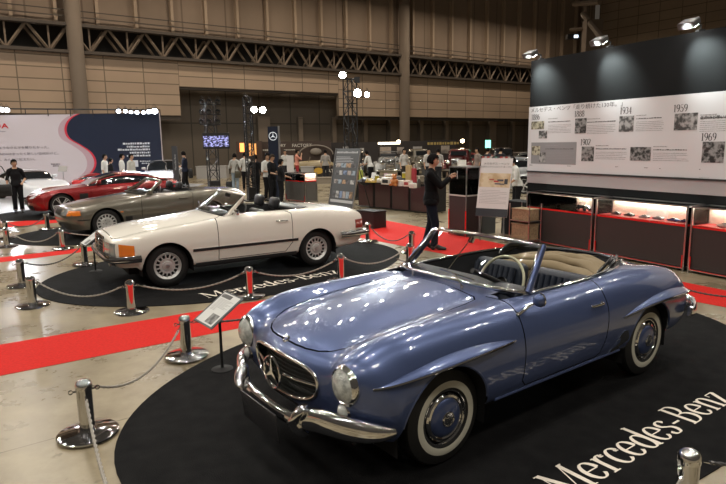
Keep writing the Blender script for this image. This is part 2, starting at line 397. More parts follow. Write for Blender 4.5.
def wheel(parent, x, y, z, side, kind, Rt=.32, rim=.185, w=.165, m=None, proto=None, steer=0.):
    "wheel part (rim disc) with tyre and cap as sub-parts; local +z = outward"
    mtx = T((x, y, z)) @ Matrix.Rotation(steer, 4, 'Z') @ (YAX if side > 0 else YNEG)
    mb = MB(); h = w/2
    if kind == 'classic':
        mb.lathe([(rim-.012, -.06), (rim-.010, h-.03), (rim+.004, h-.015), (rim+.006, h-.006), (rim-.006, h-.006), (rim-.012, h-.020), (rim-.022, h-.035), (rim-.03, h-.045), (.10, h-.05), (0, h-.05)], n=48, mis=[2, 0, 0, 0, 0, 2, 2, 2, 2])
        # polished slotted trim band
        mb.lathe([(.160, h-.045), (.159, h-.012), (.150, h-.002), (.136, h+.002), (.126, h-.004)], n=48, mis=[0]*4)
    elif kind == 'bundt':
        mb.lathe([(rim-.010, -.06), (rim-.008, h-.02), (rim+.006, h-.006), (rim+.001, h-.002), (rim-.012, h-.012), (rim-.030, h-.030), (rim-.034, h-.034)], n=48)
        mb.lathe([(rim*.60, h-.03), (rim*.56, h-.018), (rim*.40, h-.022), (rim*.34, h-.006), (rim*.2, h-.002), (0, h)], n=32)
        N = 15
        for k in range(N):
            a = 2*PI*(k+.5)/N; r0, r1 = rim*.57, rim-.028; rm = (r0+r1)/2
            mb.box((rm*math.cos(a), rm*math.sin(a), h-.030), (r1-r0+.01, .020, .02), rz=a, bev=.004)
        mb.lathe([(rim-.012, h-.075), (0, h-.075)], n=32, mi=1)
        for k in range(5):
            a = 2*PI*k/5+.3; mb.lathe([(.010, h-.02), (.010, h-.008), (0, h-.006)], T((rim*.3*math.cos(a), rim*.3*math.sin(a), 0)), 10)
    elif kind == 'eighthole':
        mb.lathe([(rim-.010, -.06), (rim-.008, h-.02), (rim+.006, h-.006), (rim+.001, h-.002), (rim-.010, h-.010), (rim-.020, h-.016)], n=48)
        mb.lathe([(rim*.66, h-.02), (rim*.60, h-.008), (rim*.3, h-.004), (rim*.22, h-.012), (0, h-.012)], n=32)
        N = 15
        for k in range(N):
            a = 2*PI*(k+.5)/N; r0, r1 = rim*.62, rim-.014; rm = (r0+r1)/2
            mb.box((rm*math.cos(a), rm*math.sin(a), h-.018), (r1-r0+.01, .030, .014), rz=a, bev=.003)
        mb.lathe([(rim-.012, h-.05), (0, h-.05)], n=32, mi=1)
        for k in range(5):
            a = 2*PI*k/5; mb.lathe([(.009, h-.02), (.009, h-.002), (0, h-.001)], T((rim*.36*math.cos(a), rim*.36*math.sin(a), 0)), 10, mi=1)
    else:                                           # 'spoke'
        mb.lathe([(rim-.010, -.06), (rim-.008, h-.02), (rim+.006, h-.004), (rim-.004, h-.004), (rim-.010, h-.03)], n=40)
        mb.lathe([(rim-.02, h-.09), (0, h-.09)], n=24, mi=1)
        mb.lathe([(.055, h-.05), (.05, h-.02), (.0, h-.012)], n=20)
        for k in range(5):
            for d in (-.14, .14):
                a = 2*PI*k/5+.2; b = a+d*.6
                p0 = Vector((.03*math.cos(a), .03*math.sin(a), h-.03)); p1 = Vector(((rim-.005)*math.cos(a+d), (rim-.005)*math.sin(a+d), h-.016))
                mb.tube([p0, p0.lerp(p1, .5)+Vector((0, 0, .004)), p1], [.016, .013, .012], 8)
    rimo = mb.build('wheel', m, parent, smooth=32); rimo.matrix_local = mtx
    mb = MB(); wf = h
    prof = [(rim-.006, -h+.02), (rim+.02, -h), (Rt-.05, -h-.004), (Rt-.012, -h+.02), (Rt, -h+.05), (Rt, h-.05), (Rt-.012, h-.018), (Rt-.052, h+.002), (rim+.06, h+.006), (rim+.012, h-.001), (rim-.004, h-.010)]
    ww = [0]*7+([1, 1, 0] if kind == 'classic' else [0]*3)
    if kind == 'classic': prof = prof[:7]+[(.244, h+.004), (rim+.04, h+.006), (rim+.016, h+.003), (rim-.002, h-.006)]
    mb.lathe(prof, n=56, mis=ww)
    for g in (-.03, -.01, .01, .03):
        mb.lathe([(Rt+.0015, g-.007), (Rt+.0015, g+.007)], n=56)
    mb.build('tyre', [rubber, whitewall], rimo, smooth=40)
    if kind == 'classic':
        mb = MB(); mb.lathe([(.128, h-.02), (.126, h-.0), (.118, h+.008), (.09, h+.016), (.05, h+.020), (.046, h+.024), (0, h+.024)], n=40, mis=[0, 0, 0, 0, 1, 1])
        star(mb, T((0, 0, h+.024)), .044, .14, .005, 1, rr=.09); mb.build('hub_cap', [m[3], chrome], rimo, smooth=35)
    else:
        mb = MB(); mb.lathe([(.030, h-.02), (.030, h+.004), (.024, h+.008), (0, h+.008)], n=20); star(mb, T((0, 0, h+.007)), .024, .15, .003, rr=.1)
        mb.build('hub_cap', satin, rimo, smooth=35)
    return rimo
def wheels4(car, wb, yf, yr, z, kind, m, **k):
    a = wheel(car.root, 0, yf, z, 1, kind, m=m, **k)
    for x, y in ((-wb, yr), (0, -yf), (-wb, -yr)):
        c = copy_tree(a, car.root); c.matrix_local = T((x, y, z)) @ (YAX if y > 0 else YNEG)
def rounded_box(mb, c, d, bev=.03, rz=0, mi=0, tilt=None, seg=3):
    f0 = len(mb.bm.faces); mtx = T(c) @ Matrix.Rotation(rz, 4, 'Z')
    if tilt: mtx = mtx @ Matrix.Rotation(tilt, 4, 'Y')
    r = bmesh.ops.create_cube(mb.bm, size=1, matrix=mtx @ Matrix.Diagonal((*d, 1)))
    bmesh.ops.bevel(mb.bm, geom=list({e for v in r['verts'] for e in v.link_edges}), offset=bev, segments=seg, affect='EDGES', profile=.5)
    mb.mark(f0, mi)
def seat(car, y, m, x=-1.55, head=True, w=.50, back=.50, z=.36, tilt=-.22, name='seat', pleats=7):
    mb = MB(); rounded_box(mb, (x+.22, y, z+.08), (.48, w, .18), .05)
    mb.build(name, m, car.root, smooth=50)
    mb = MB(); cx = x-.05
    rounded_box(mb, (cx-.06, y, z+.10+back/2), (.13, w, back), .055, tilt=tilt)
    if pleats:
        for k in range(pleats):
            yy = y-w*.36+k*w*.72/(pleats-1)
            a = Vector((cx+.10, yy, z+.17)); b = Vector((cx-.01, yy, z+.06+back)); mb.tube([a, a.lerp(b, .5)+Vector((.012, 0, 0)), b], [w*.05]*3, 8)
    mb.build('backrest', m, car.root, smooth=60)
    if head:
        mb = MB(); rounded_box(mb, (cx-.15, y, z+.24+back), (.11, .28, .20), .05, tilt=tilt)
        for s_ in (-.07, .07): mb.tube([(cx-.11, y+s_, z+.02+back), (cx-.145, y+s_, z+.2+back)], .007, 8)
        mb.build('headrest', m, car.root, smooth=60)
def steering(car, c, r, tilt, m, tr=.012, hub=True):
    mtx = T(c) @ Matrix.Rotation(tilt, 4, 'Y')
    mb = MB(); mb.tube([mtx @ Vector((0, r*math.cos(2*PI*k/36), r*math.sin(2*PI*k/36))) for k in range(36)], tr, 10, closed=True)
    o = mb.build('steering_wheel', m, car.root, smooth=60)
    mb = MB()
    for a in (0, PI, -PI/2): mb.tube([mtx @ Vector((.02, 0, 0)), mtx @ Vector((0, r*math.cos(a), r*math.sin(a)))], .010, 8)
    mb.lathe([(.05, .0), (.045, .03), (0, .035)], mtx @ XNEG, 20); mb.tube([mtx @ Vector((0.01, 0, 0)), mtx @ Vector((.35, 0, 0))], .02, 10)
    mb.build('spokes', black, o)
# ---------------------------------------------------------------- blue classic roadster
def row(x, ys, zs, dx=None): return [(x+(dx[k] if dx else 0), ys[k], zs[k]) for k in range(len(ys))]
paint_blue = mat('blue_metallic_paint', (.082, .118, .262), .34, .5, coat=1., coatr=.03)
leather_blue = mat('navy_leather', (.014, .020, .036), .42, bump=(60, .15))
canvas = mat('tan_canvas', (.21, .16, .092), .85, bump=(14, .5))
cream = mat('cream_bakelite', (.68, .63, .45), .25, coat=.5)
def build_blue():
    C = Car('roadster', (.0505, 4.103, -2.5063), 'blue classic roadster with whitewall tyres, folded soft top, on the nearest black carpet')
    Y = [0, .22, .41, .50, .58, .675, .80, .872, .862, .825, .75]
    def yy(**k): return [k.get('c%d' % i, Y[i]) for i in range(11)]
    cage = [
     [(.60, 0, .30), (.60, .22, .30), (.59, .40, .30), (.58, .50, .30), (.56, .58, .30), (.53, .66, .30), (.47, .74, .30), (.41, .79, .30), (.39, .80, .30), (.38, .79, .30), (.36, .74, .30)],
     [(.735, 0, .40), (.715, .22, .40), (.66, .40, .40), (.64, .5, .40), (.635, .6, .40), (.62, .70, .40), (.54, .79, .40), (.46, .83, .39), (.42, .835, .37), (.39, .82, .34), (.36, .74, .30)],
     [(.785, 0, .50), (.76, .22, .50), (.70, .40, .51), (.675, .5, .52), (.685, .6, .53), (.68, .70, .53), (.585, .805, .52), (.48, .855, .49), (.43, .855, .43), (.39, .825, .35), (.36, .74, .30)],
     [(.80, 0, .62), (.775, .22, .62), (.715, .40, .62), (.69, .5, .63), (.70, .59, .65), (.70, .69, .65), (.605, .805, .63), (.48, .868, .58), (.42, .865, .47), (.37, .828, .35), (.34, .745, .30)],
     [(.79, 0, .705), (.765, .22, .70), (.705, .41, .69), (.685, .50, .70), (.70, .58, .735), (.71, .67, .745), (.61, .795, .715), (.45, .870, .63), (.37, .865, .49), (.31, .828, .35), (.28, .745, .30)],
     [(.735, 0, .772), (.71, .22, .768), (.655, .41, .76), (.635, .50, .775), (.65, .585, .81), (.65, .67, .82), (.56, .79, .775), (.37, .872, .65), (.28, .865, .49), (.22, .828, .35), (.20, .745, .30)],
     [(.60, 0, .838), (.58, .22, .832), (.53, .41, .81), (.51, .50, .825), (.52, .58, .865), (.51, .67, .88), (.44, .79, .82), (.28, .874, .66), (.20, .865, .49), (.14, .828, .35), (.12, .745, .30)],
     row(.36, yy(), [.895, .885, .845, .855, .895, .918, .85, .665, .48, .34, .30], [0, 0, 0, 0, 0, 0, -.04, -.12, -.2, -.24, -.26]),
     row(.05, yy(), [.935, .925, .880, .885, .92, .940, .87, .67, .48, .34, .30], [0, 0, 0, 0, 0, 0, -.0, -.04, -.10, -.12, -.12]),
     row(-.35, yy(), [.968, .958, .918, .915, .935, .948, .88, .675, .48, .34, .30]),
     row(-.75, yy(), [.992, .985, .962, .955, .952, .948, .878, .675, .48, .34, .30]),
     row(-1.15, yy(c5=.69), [.985, .982, .972, .965, .962, .952, .875, .675, .48, .34, .30]),
     row(-1.55, yy(c5=.69), [.985, .982, .972, .965, .962, .955, .878, .675, .48, .34, .30]),
     row(-1.90, yy(c5=.685, c6=.80), [.990, .986, .976, .972, .968, .960, .890, .69, .48, .34, .30]),
     row(-2.25, yy(c6=.795), [.985, .982, .974, .968, .962, .950, .885, .70, .49, .34, .30]),
     row(-2.60, yy(c6=.785, c5=.665), [.955, .950, .935, .925, .928, .930, .865, .69, .50, .35, .31], [0, 0, 0, 0, 0, 0, 0, -.02, -.05, -.05, -.05]),
     row(-2.88, yy(c6=.77, c5=.655, c7=.85, c8=.845), [.895, .890, .868, .862, .875, .888, .82, .66, .50, .36, .32], [0, 0, 0, 0, 0, 0, 0, 0, -.0, 0, 0]),
     row(-3.08, yy(c6=.75, c5=.64, c7=.82, c8=.815, c9=.79, c10=.70), [.825, .82, .80, .795, .812, .825, .76, .63, .49, .38, .34], [0, 0, 0, 0, 0, 0, .02, .02, .03, .05, .05]),
     row(-3.20, [0, .21, .39, .47, .54, .61, .70, .765, .77, .74, .66], [.735, .73, .71, .705, .725, .735, .68, .58, .48, .40, .36], [0, 0, 0, 0, .01, .015, .04, .08, .10, .12, .12]),
     row(-3.26, [0, .20, .37, .44, .50, .56, .63, .70, .71, .68, .60], [.58, .58, .565, .56, .57, .58, .55, .52, .46, .41, .37], [0, 0, .01, .015, .025, .035, .07, .12, .14, .15, .16]),
     row(-3.20, [0, .20, .36, .43, .48, .54, .60, .66, .67, .64, .58], [.40, .40, .40, .40, .40, .40, .41, .42, .41, .39, .37], [0, 0, .01, .015, .025, .035, .06, .10, .12, .12, .12]),
     row(-3.10, [0, .20, .36, .43, .48, .54, .60, .64, .65, .62, .57], [.34]*7+[.35, .35, .35, .35], [0]*11),
    ]
    AR = [(.055, .33, .372), (-2.36, .33, .352)]
    top = lambda c: c.z > .8
    sideL = lambda c: c.y > .5; sideR = lambda c: c.y < -.5
    door = [(-.66, .955), (-.655, .42), (-.70, .375), (-1.55, .375), (-1.60, .40), (-1.65, .52), (-1.68, .75), (-1.665, .955)]
    hood = [(.705, 0), (.70, .12), (.683, .22), (.65, .31), (.60, .385), (.53, .44), (.44, .475), (.0, .50), (-.45, .50), (-.56, .485), (-.60, .44), (-.60, -.44), (-.56, -.485), (-.45, -.50), (0, -.50), (.44, -.475), (.53, -.44), (.60, -.385), (.65, -.31), (.683, -.22), (.70, -.12)]
    boot = [(-2.86, .40), (-2.84, .44), (-3.05, .42), (-3.14, .36), (-3.14, -.36), (-3.05, -.42), (-2.84, -.44), (-2.80, -.40), (-2.80, .40)]
    boot = [(-2.82, .42), (-3.04, .40), (-3.12, .34), (-3.12, -.34), (-3.04, -.40), (-2.82, -.42)]
    cock = [(-.79, -.30), (-.85, -.52), (-.94, -.63), (-1.02, -.665), (-1.8, -.665), (-2.10, -.62), (-2.40, -.50), (-2.60, -.33), (-2.70, -.12), (-2.70, .12), (-2.60, .33), (-2.40, .50), (-2.10, .62), (-1.8, .665), (-1.02, .665), (-.94, .63), (-.85, .52), (-.79, .30)]
    gr = [(y*1.0, z) for y, z in [(-.40, .60), (-.385, .66), (-.30, .70), (-.15, .72), (.15, .72), (.30, .70), (.385, .66), (.40, .60), (.37, .53), (.28, .48), (.12, .46), (-.12, .46), (-.28, .48), (-.37, .53)]]
    C.body(cage, paint_blue, AR,
           [('door', door, (0, 2), sideL), ('door', door, (0, 2), sideR), ('bonnet', hood, (0, 1), lambda c: c.z > .72), ('boot_lid', boot, (0, 1), lambda c: c.z > .7)],
           [(cock, (0, 1), top), (gr, (1, 2), lambda c: c.x > .6)])
    C.arch_lips(AR, paint_blue, .009); C.wells(AR)
    rt = C.root
    # chassis, boxes that close the inside
    mb = MB(); mb.box((-1.25, 0, .27), (3.6, 1.10, .10)); mb.box((-.02, 0, .52), (1.2, 1.05, .5)); mb.box((-2.92, 0, .52), (.30, 1.0, .4)); mb.box((-1.2, 0, .30), (1.6, 1.44, .08))
    mb.build('chassis', matt_black, rt)
    # cockpit tub
    mb = MB(); n = len(cock); lo = [mb.bm.verts.new((x*1.0, y*1.03, .36)) for x, y in cock]
    hi = [mb.bm.verts.new(Vector((x, y*1.015, C.sz(x, y).z-.012))) for x, y in cock]
    mb.bm.faces.new(lo)
    for k in range(n): mb.bm.faces.new((lo[k], lo[(k+1) % n], hi[(k+1) % n], hi[k]))
    mb.build('cockpit_lining', mat('dark_carpet_trim', (.02, .022, .028), .9), rt, smooth=0)
    # cockpit edge: chrome along the doors, dark roll behind
    e = [C.sz(x, y, .004) for x, y in cock]
    cl = spl([v for v in e], 4)
    L = [C.sz(x, y, .008) for x, y in [(-.86, .665), (-1.2, .672), (-1.5, .672), (-1.8, .668), (-2.08, .63), (-2.30, .56)]]
    for sg in (1, -1):
        mb = MB(); mb.tube(spl([(v.x, v.y*sg, v.z) for v in L], 6), .011, 8, flat=(1.5, .8)); mb.build('chrome_waist_trim', chrome, rt)
    mb = MB(); rear = [C.sz(x, y, .012) for x, y in [(-2.28, .57), (-2.45, .47), (-2.62, .31), (-2.71, .12), (-2.71, -.12), (-2.62, -.31), (-2.45, -.47), (-2.28, -.57)]]
    mb.tube(spl(rear, 6), .016, 8); mb.build('hood_well_trim', mat('dark_vinyl', (.012, .013, .018), .4), rt)
    # dashboard
    mb = MB(); rounded_box(mb, (-.90, 0, .86), (.22, 1.22, .17), .05); rounded_box(mb, (-.94, 0, .945), (.25, 1.29, .045), .02)
    mb.build('dashboard', leather_blue, rt, smooth=50)
    mb = MB()
    for y in (.42, .30): mb.lathe([(.055, 0), (.05, .008), (.04, .004), (0, .004)], T((-1.012, y, .87)) @ XNEG, 24)
    mb.build('gauges', chrome, rt)
    steering(C, (-1.04, .31, .955), .215, -.42, cream, .011)
    for y in (.345, -.345): seat(C, y, leather_blue, x=-1.68, head=False, w=.58, back=.52, z=.32, tilt=-.22, pleats=8)
    # folded soft top in its well: rolls of tan canvas and black hoop irons
    mb = MB()
    def roll(cx, z, r, w, k):
        pts = []
        for i in range(-10, 11):
            t = i/10; y = w*t; pts.append((cx+.24*t*t+.006*math.sin(i*.7+k), y, z+.006*math.sin(i*.9+k)-.03*t**4))
        mb.tube(pts, [r*(1+.08*math.sin(i*.6+k)) for i in range(21)], 12, flat=(1.5, 1))
    roll(-2.56, .905, .045, .42, 0); roll(-2.47, .915, .042, .46, 2); roll(-2.38, .90, .045, .50, 4); roll(-2.46, .84, .085, .50, 1); roll(-2.24, .85, .055, .54, 3); roll(-2.30, .78, .09, .56, 3)
    mb.build('folded_soft_top', canvas, rt, smooth=80)
    for sg in (1, -1):
        mb = MB(); mb.tube(spl([(-2.06, .56*sg, .90), (-2.2, .575*sg, 1.0), (-2.42, .47*sg, 1.005)], 6), .017, 8, flat=(1, 1.3))
        mb.tube(spl([(-2.02, .54*sg, .93), (-2.18, .545*sg, 1.015), (-2.44, .42*sg, 1.0)], 6), .014, 8)
        mb.tube(spl([(-2.10, .59*sg, .93), (-2.3, .56*sg, .98), (-2.46, .50*sg, .97)], 6), .02, 8)
        mb.build('hood_irons', mat('black_enamel', (.008, .008, .01), .25, coat=.6), rt)
    # windscreen
    base = [(-.905, .655, .965), (-.80, .60, .985), (-.72, .45, .998), (-.67, .25, 1.008), (-.655, 0, 1.012)]
    topc = [(-1.165, .585, 1.262), (-1.13, .50, 1.280), (-1.10, .40, 1.292), (-1.07, .2, 1.302), (-1.06, 0, 1.306)]
    full = lambda a: [Vector(p) for p in a]+[Vector((x, -y, z)) for x, y, z in a[:-1][::-1]]
    B_, T_ = spl(full(base), 5), spl(full(topc), 5)
    G = np.array([[list(b.lerp(t, k/6)) for k in range(7)] for b, t in zip(B_, T_)])
    mb = MB(); mb.grid(G); mb.build('windscreen', glass, rt, smooth=80)
    mb = MB(); mb.tube(B_, .016, 10); mb.tube(T_, .016, 10, flat=(1.2, .9))
    for s_ in (0, -1): mb.tube([B_[s_], B_[s_].lerp(T_[s_], .5), T_[s_]], .014, 10)
    mb.build('windscreen_frame', chrome, rt, smooth=60)
    for sg in (1, -1):
        mb = MB(); b = Vector((-.925, .665*sg, .955)); t = Vector((-1.195, .592*sg, 1.265)); mb.tube([b, b.lerp(t, .5), t], [.030, .026, .022], 12, flat=(.75, 1.3)); mb.build('windscreen_pillar', paint_blue, rt, smooth=60)
    mb = MB(); mb.tube([(-1.06, .0, 1.29), (-.76, .0, 1.035)], .004, 6); mb.box((-1.04, 0, 1.255), (.02, .05, .045), tilt=(-.7, 'Y')); mb.build('rear_view_mirror', chrome, rt)
    for y in (.32, -.22):                              # wipers
        mb = MB(); p = C.sz(-.60, y, .012); mb.lathe([(.014, 0), (.012, .03), (0, .034)], T(p), 12)
        q = Vector((-.80, y-.30, 1.10)); k = Vector((-.705, y-.17, 1.045)); mb.tube([p+Vector((0, 0, .03)), k], .006, 6)
        g0 = Vector((-.735, y+.02, 1.055)); mb.tube([Vector((-.70, y+.03, 1.035)), k, Vector((-.745, y-.38, 1.045))], .006, 6); mb.build('wiper', chrome, rt)
    # wheels
    wheels4(C, 2.40, .700, .725, .32, 'classic', [chrome, black, black, paint_blue], Rt=.320, rim=.182, w=.15)
    # eyebrows over the arches
    def brow(x0, x1, z0, z1, wmax, hmax, sg, pk=.55, bow=.0, tail=0.):
        N = 40; rows = []; line = []
        for i in range(N+1):
            t = i/N; x = x0+(x1-x0)*t; zc = z0+(z1-z0)*t+bow*math.sin(PI*t)
            k = max(0, (math.sin(PI*min(1, t/pk)/2) if t < pk else (max(0, math.cos(PI/2*(t-pk)/(1-pk)))**.8*(1-tail)+tail)))**.9
            k = max(k, .02); w, h = wmax*k, hmax*k; sec = []
            for q in range(9):                          # lower edge outwards, then the top skin back to the body
                a = q/8
                if q == 0: p = C.sy(x, zc-.012*k, sg, -.004); sec.append(p); continue
                if q == 1: p = C.sy(x, zc, sg, w); sec.append(p); continue
                u = (q-1)/7; z = zc+h*1.0*(u**.9); out = w*(1-u**1.6)*1.0+.002
                p = C.sy(x, z, sg, out if q < 8 else -.004); sec.append(p)
            rows.append([list(v) for v in sec]); line.append(sec[1]+Vector((0, 0, -.003)))
        mb = MB(); mb.grid(np.array(rows)); mb.build('wheel_brow', paint_blue, rt, smooth=50)
        mb = MB(); mb.tube(line, .0075, 8); mb.build('brow_chrome_strip', chrome, rt)
    for sg in (1, -1):
        brow(.60, -.56, .685, .735, .060, .046, sg, pk=.5, bow=.022); brow(-1.88, -3.10, .640, .655, .056, .050, sg, pk=.6, bow=.05, tail=.4)
    # headlamps, side lights
    for sg in (1, -1):
        mt = T((.665, .635*sg, .672)) @ Matrix.Rotation(R(-2*sg), 4, 'Z') @ XAX
        mb = MB(); mb.lathe([(.104, -.15), (.117, -.05), (.120, .0)], mt, 40); mb.build('lamp_bucket', paint_blue, rt)
        mb = MB(); mb.lathe([(.119, -.01), (.124, .006), (.121, .024), (.108, .036), (.101, .030)], mt, 40)
        h = mb.build('headlamp', chrome, rt, smooth=60)
        mb = MB(); mb.lathe([(.103, .028), (.085, .050), (.06, .064), (.03, .072), (0, .074)], mt, 40); mb.build('lens', mat('headlamp_glass', (.62, .65, .62), .12, .0, coat=1., noise=(22, (.30, .32, .31), .35, .65), bump=(70, .4)), h, smooth=80)
        mb = MB(); mb.lathe([(.103, .026), (.085, .012), (.05, -.004), (.02, -.01), (.015, .012), (0, .012)], mt, 32); mb.build('reflector', mat('lamp_reflector', (.8, .8, .78), .25, .6, noise=(60, (.45, .45, .43), .4, .6)), h, smooth=80)
        mt = T(C.sx(.625*sg, .515, .0)+Vector((-.012, 0, 0))) @ Matrix.Rotation(R(8*sg), 4, 'Z') @ XAX
        mb = MB(); mb.lathe([(.052, -.02), (.052, .02), (.044, .028), (.040, .022)], mt, 24); h = mb.build('side_lamp', chrome, rt, smooth=60)
        mb = MB(); mb.lathe([(.041, .02), (.034, .04), (.018, .052), (0, .056)], mt, 24); mb.build('lens', lens_clear, h, smooth=80)
    # grille
    mb = MB(); ring = []
    for y, z in gr: ring.append(C.sx(y*1.0, z, .004))
    mb.tube(spl(ring, 4, closed=True), .013, 10, closed=True, mi=0); g = mb.build('grille', chrome, rt, smooth=60)
    mb = MB(); ins = [C.sx(y, z, -.09) for y, z in gr]; mb.bm.faces.new([mb.bm.verts.new(v) for v in ins])
    outr = [C.sx(y, z, -.0) for y, z in gr]
    for k in range(len(gr)): k2 = (k+1) % len(gr); mb.quad([outr[k], outr[k2], ins[k2], ins[k]])
    mb.build('grille_recess', mat('grille_dark', (.012, .014, .012), .6), g, smooth=0)
    mb = MB()
    for k in range(9):
        z = .475+k*.028; w = .36 if .5 < z < .68 else .26; mb.tube([Vector((C.sx(y, .6).x-.06, y, z)) for y in np.linspace(-w, w, 9)], .0035, 6)
    mb.build('grille_mesh', mat('grille_grey', (.03, .033, .03), .4, .5), g)
    for sg in (1, -1):
        mb = MB(); mb.tube([C.sx(y*sg, .595, -.012) for y in (.09, .2, .3, .405)], [.013, .013, .012, .010], 10); mb.build('grille_bar', chrome, g, smooth=60)
    mb = MB(); mt = T((C.sx(0, .59).x+.012, 0, .59)) @ Matrix.Rotation(PI/2, 4, 'Z') @ Matrix.Rotation(PI/2, 4, 'X')
    star(mb, mt, .105, .15, .016, rr=.085); mb.build('star_emblem', chrome, g, smooth=40)
    mb = MB(); p = C.sz(.70, 0, .0); mb.lathe([(.028, -.004), (.026, .004), (.012, .007), (0, .007)], T(p) @ Matrix.Rotation(.5, 4, 'Y'), 24, mis=[0, 0, 1]); mb.build('bonnet_badge', [chrome, mat('badge_blue', (.05, .08, .25), .3)], rt)
    # bumpers
    def bumper(path, hh, name, dep=.045):
        P = spl(path, 8); N = len(P); mb = MB(); rings = []
        H_ = [float(np.interp(i/(N-1), np.linspace(0, 1, len(hh)), hh)) for i in range(N)]
        sec = []
        for q in range(14):
            a = -PI/2+PI*q/13; sec.append((max(0, math.cos(a))**.8*1., math.sin(a)))
        sec += [(-.25, .8), (-.25, -.8)]
        f = mb.bm
        for i in range(N):
            t = (P[min(i+1, N-1)]-P[max(i-1, 0)]).normalized(); a = t.cross(Vector((0, 0, 1))).normalized(); b = Vector((0, 0, 1))
            rings.append([f.verts.new(P[i]+a*u*dep*(H_[i]/.07)**.5+b*v*H_[i]) for u, v in sec])
        n = len(sec)
        for i in range(N-1):
            for k in range(n): f.faces.new((rings[i][k], rings[i][(k+1) % n], rings[i+1][(k+1) % n], rings[i+1][k]))
        f.faces.new(rings[0]); f.faces.new(rings[-1])
        return mb.build(name, chrome, rt, smooth=50)
    half = [(.855, 0, .385), (.845, .22, .385), (.825, .34, .39), (.795, .44, .425), (.765, .56, .445), (.71, .68, .44), (.64, .78, .435), (.57, .84, .43), (.50, .875, .43)]
    full2 = [(x, -y, z) for x, y, z in half[::-1]]+half[1:]
    hs = [.022, .050, .066, .074, .078, .074, .052, .046, .045]; bumper(full2, hs+hs[::-1][1:], 'front_bumper')
    for sg in (1, -1):
        mb = MB(); mb.tube(spl([(.79, .35*sg, .30), (.845, .36*sg, .35), (.865, .375*sg, .42), (.845, .40*sg, .48), (.80, .42*sg, .51)], 5), [.026]+[.042]*9+[.038]*6+[.034, .03, .024, .016, .008], 14, flat=(1.3, .8)); mb.build('overrider', chrome, rt, smooth=60)
    mb = MB(); mb.box((.905, -.03, .305), (.012, .50, .20), bev=.004, tilt=(.12, 'Y')); mb.build('licence_plate', mat('plate_dark', (.05, .05, .055), .25, .4), rt)
    hr = [(-3.36, 0, .46), (-3.355, .25, .46), (-3.33, .42, .47), (-3.31, .62, .485), (-3.22, .775, .49), (-3.06, .865, .49), (-2.95, .885, .49)]
    bumper([(x, y, z) for x, y, z in hr[::-1]]+[(x, -y, z) for x, y, z in hr[1:]], [.04, .065, .082, .086, .078, .05, .045, .05, .078, .086, .082, .065, .04], 'rear_bumper')
    for sg in (1, -1):
        mb = MB(); mb.tube(spl([(-3.31, .44*sg, .36), (-3.40, .45*sg, .42), (-3.42, .455*sg, .50), (-3.36, .46*sg, .60)], 5), [.02]+[.032]*12+[.02, .012, .008], 14, flat=(1.2, .85)); mb.build('overrider', chrome, rt, smooth=60)
        p = C.sx(.50*sg, .60, 0, -1); mb = MB(); rounded_box(mb, (p.x+.0, .52*sg, .60), (.05, .20, .09), .02); h = mb.build('tail_lamp', lens_red, rt, smooth=50)
    # stone guard plate ahead of the rear wheel
    for sg in (1, -1):
        pl_ = [(-1.86, .50), (-1.92, .525), (-1.97, .515), (-2.005, .44), (-2.005, .335), (-1.66, .325), (-1.75, .36), (-1.82, .43)]
        N = len(pl_); mb = MB(); A = [mb.bm.verts.new(C.sy(x, z, sg, .005)) for x, z in pl_]; B2 = [mb.bm.verts.new(C.sy(x, z, sg, -.004)) for x, z in pl_]
        mb.bm.faces.new(A); mb.bm.faces.new(B2)
        for k in range(N): mb.bm.faces.new((A[k], A[(k+1) % N], B2[(k+1) % N], B2[k]))
        mb.build('stone_guard', chrome, rt, smooth=0)
        mb = MB(); mb.tube([C.sy(x, .345, sg, .003) for x in np.linspace(-.40, -1.92, 16)], .010, 8); mb.build('sill_strip', paint_blue, rt)
        mb = MB(); a, b = C.sy(-1.48, .80, sg, .022), C.sy(-1.60, .80, sg, .022); mb.tube(spl([C.sy(-1.47, .80, sg, 0), a, b, C.sy(-1.61, .80, sg, .010)], 5), .008, 8, flat=(1, 1.3)); mb.lathe([(.014, 0), (.012, .012), (0, .014)], T(C.sy(-1.61, .80, sg, 0)) @ (YAX if sg > 0 else YNEG), 12); mb.build('door_handle', chrome, rt, smooth=60)
        if sg < 0: continue
        mb = MB(); p = C.sz(-.66, .79*sg, 0); q = p+Vector((-.15, .05*sg, .075)); mb.tube([p, p.lerp(q, .5)+Vector((0, 0, .01)), q], [.012, .008, .008], 8); mb.lathe([(.018, 0), (.016, .012), (0, .02)], T(p), 14)
        arm = mb.build('mirror_arm', chrome, rt, smooth=60)
        mb = MB(); mt = T(q+Vector((-.0, .015*sg, .015))) @ Matrix.Rotation(R(-8*sg), 4, 'Z') @ XAX
        mb.lathe([(0, .048), (.025, .044), (.040, .028), (.048, 0), (.046, -.008)], mt, 24, mi=0); mb.lathe([(.050, .004), (.050, -.010), (.046, -.010)], mt, 24, mi=1); mb.lathe([(.047, -.006), (0, -.006)], mt, 24, mi=1); mb.build('mirror', [paint_blue, chrome], arm, smooth=60)
    return C
blue = build_blue()
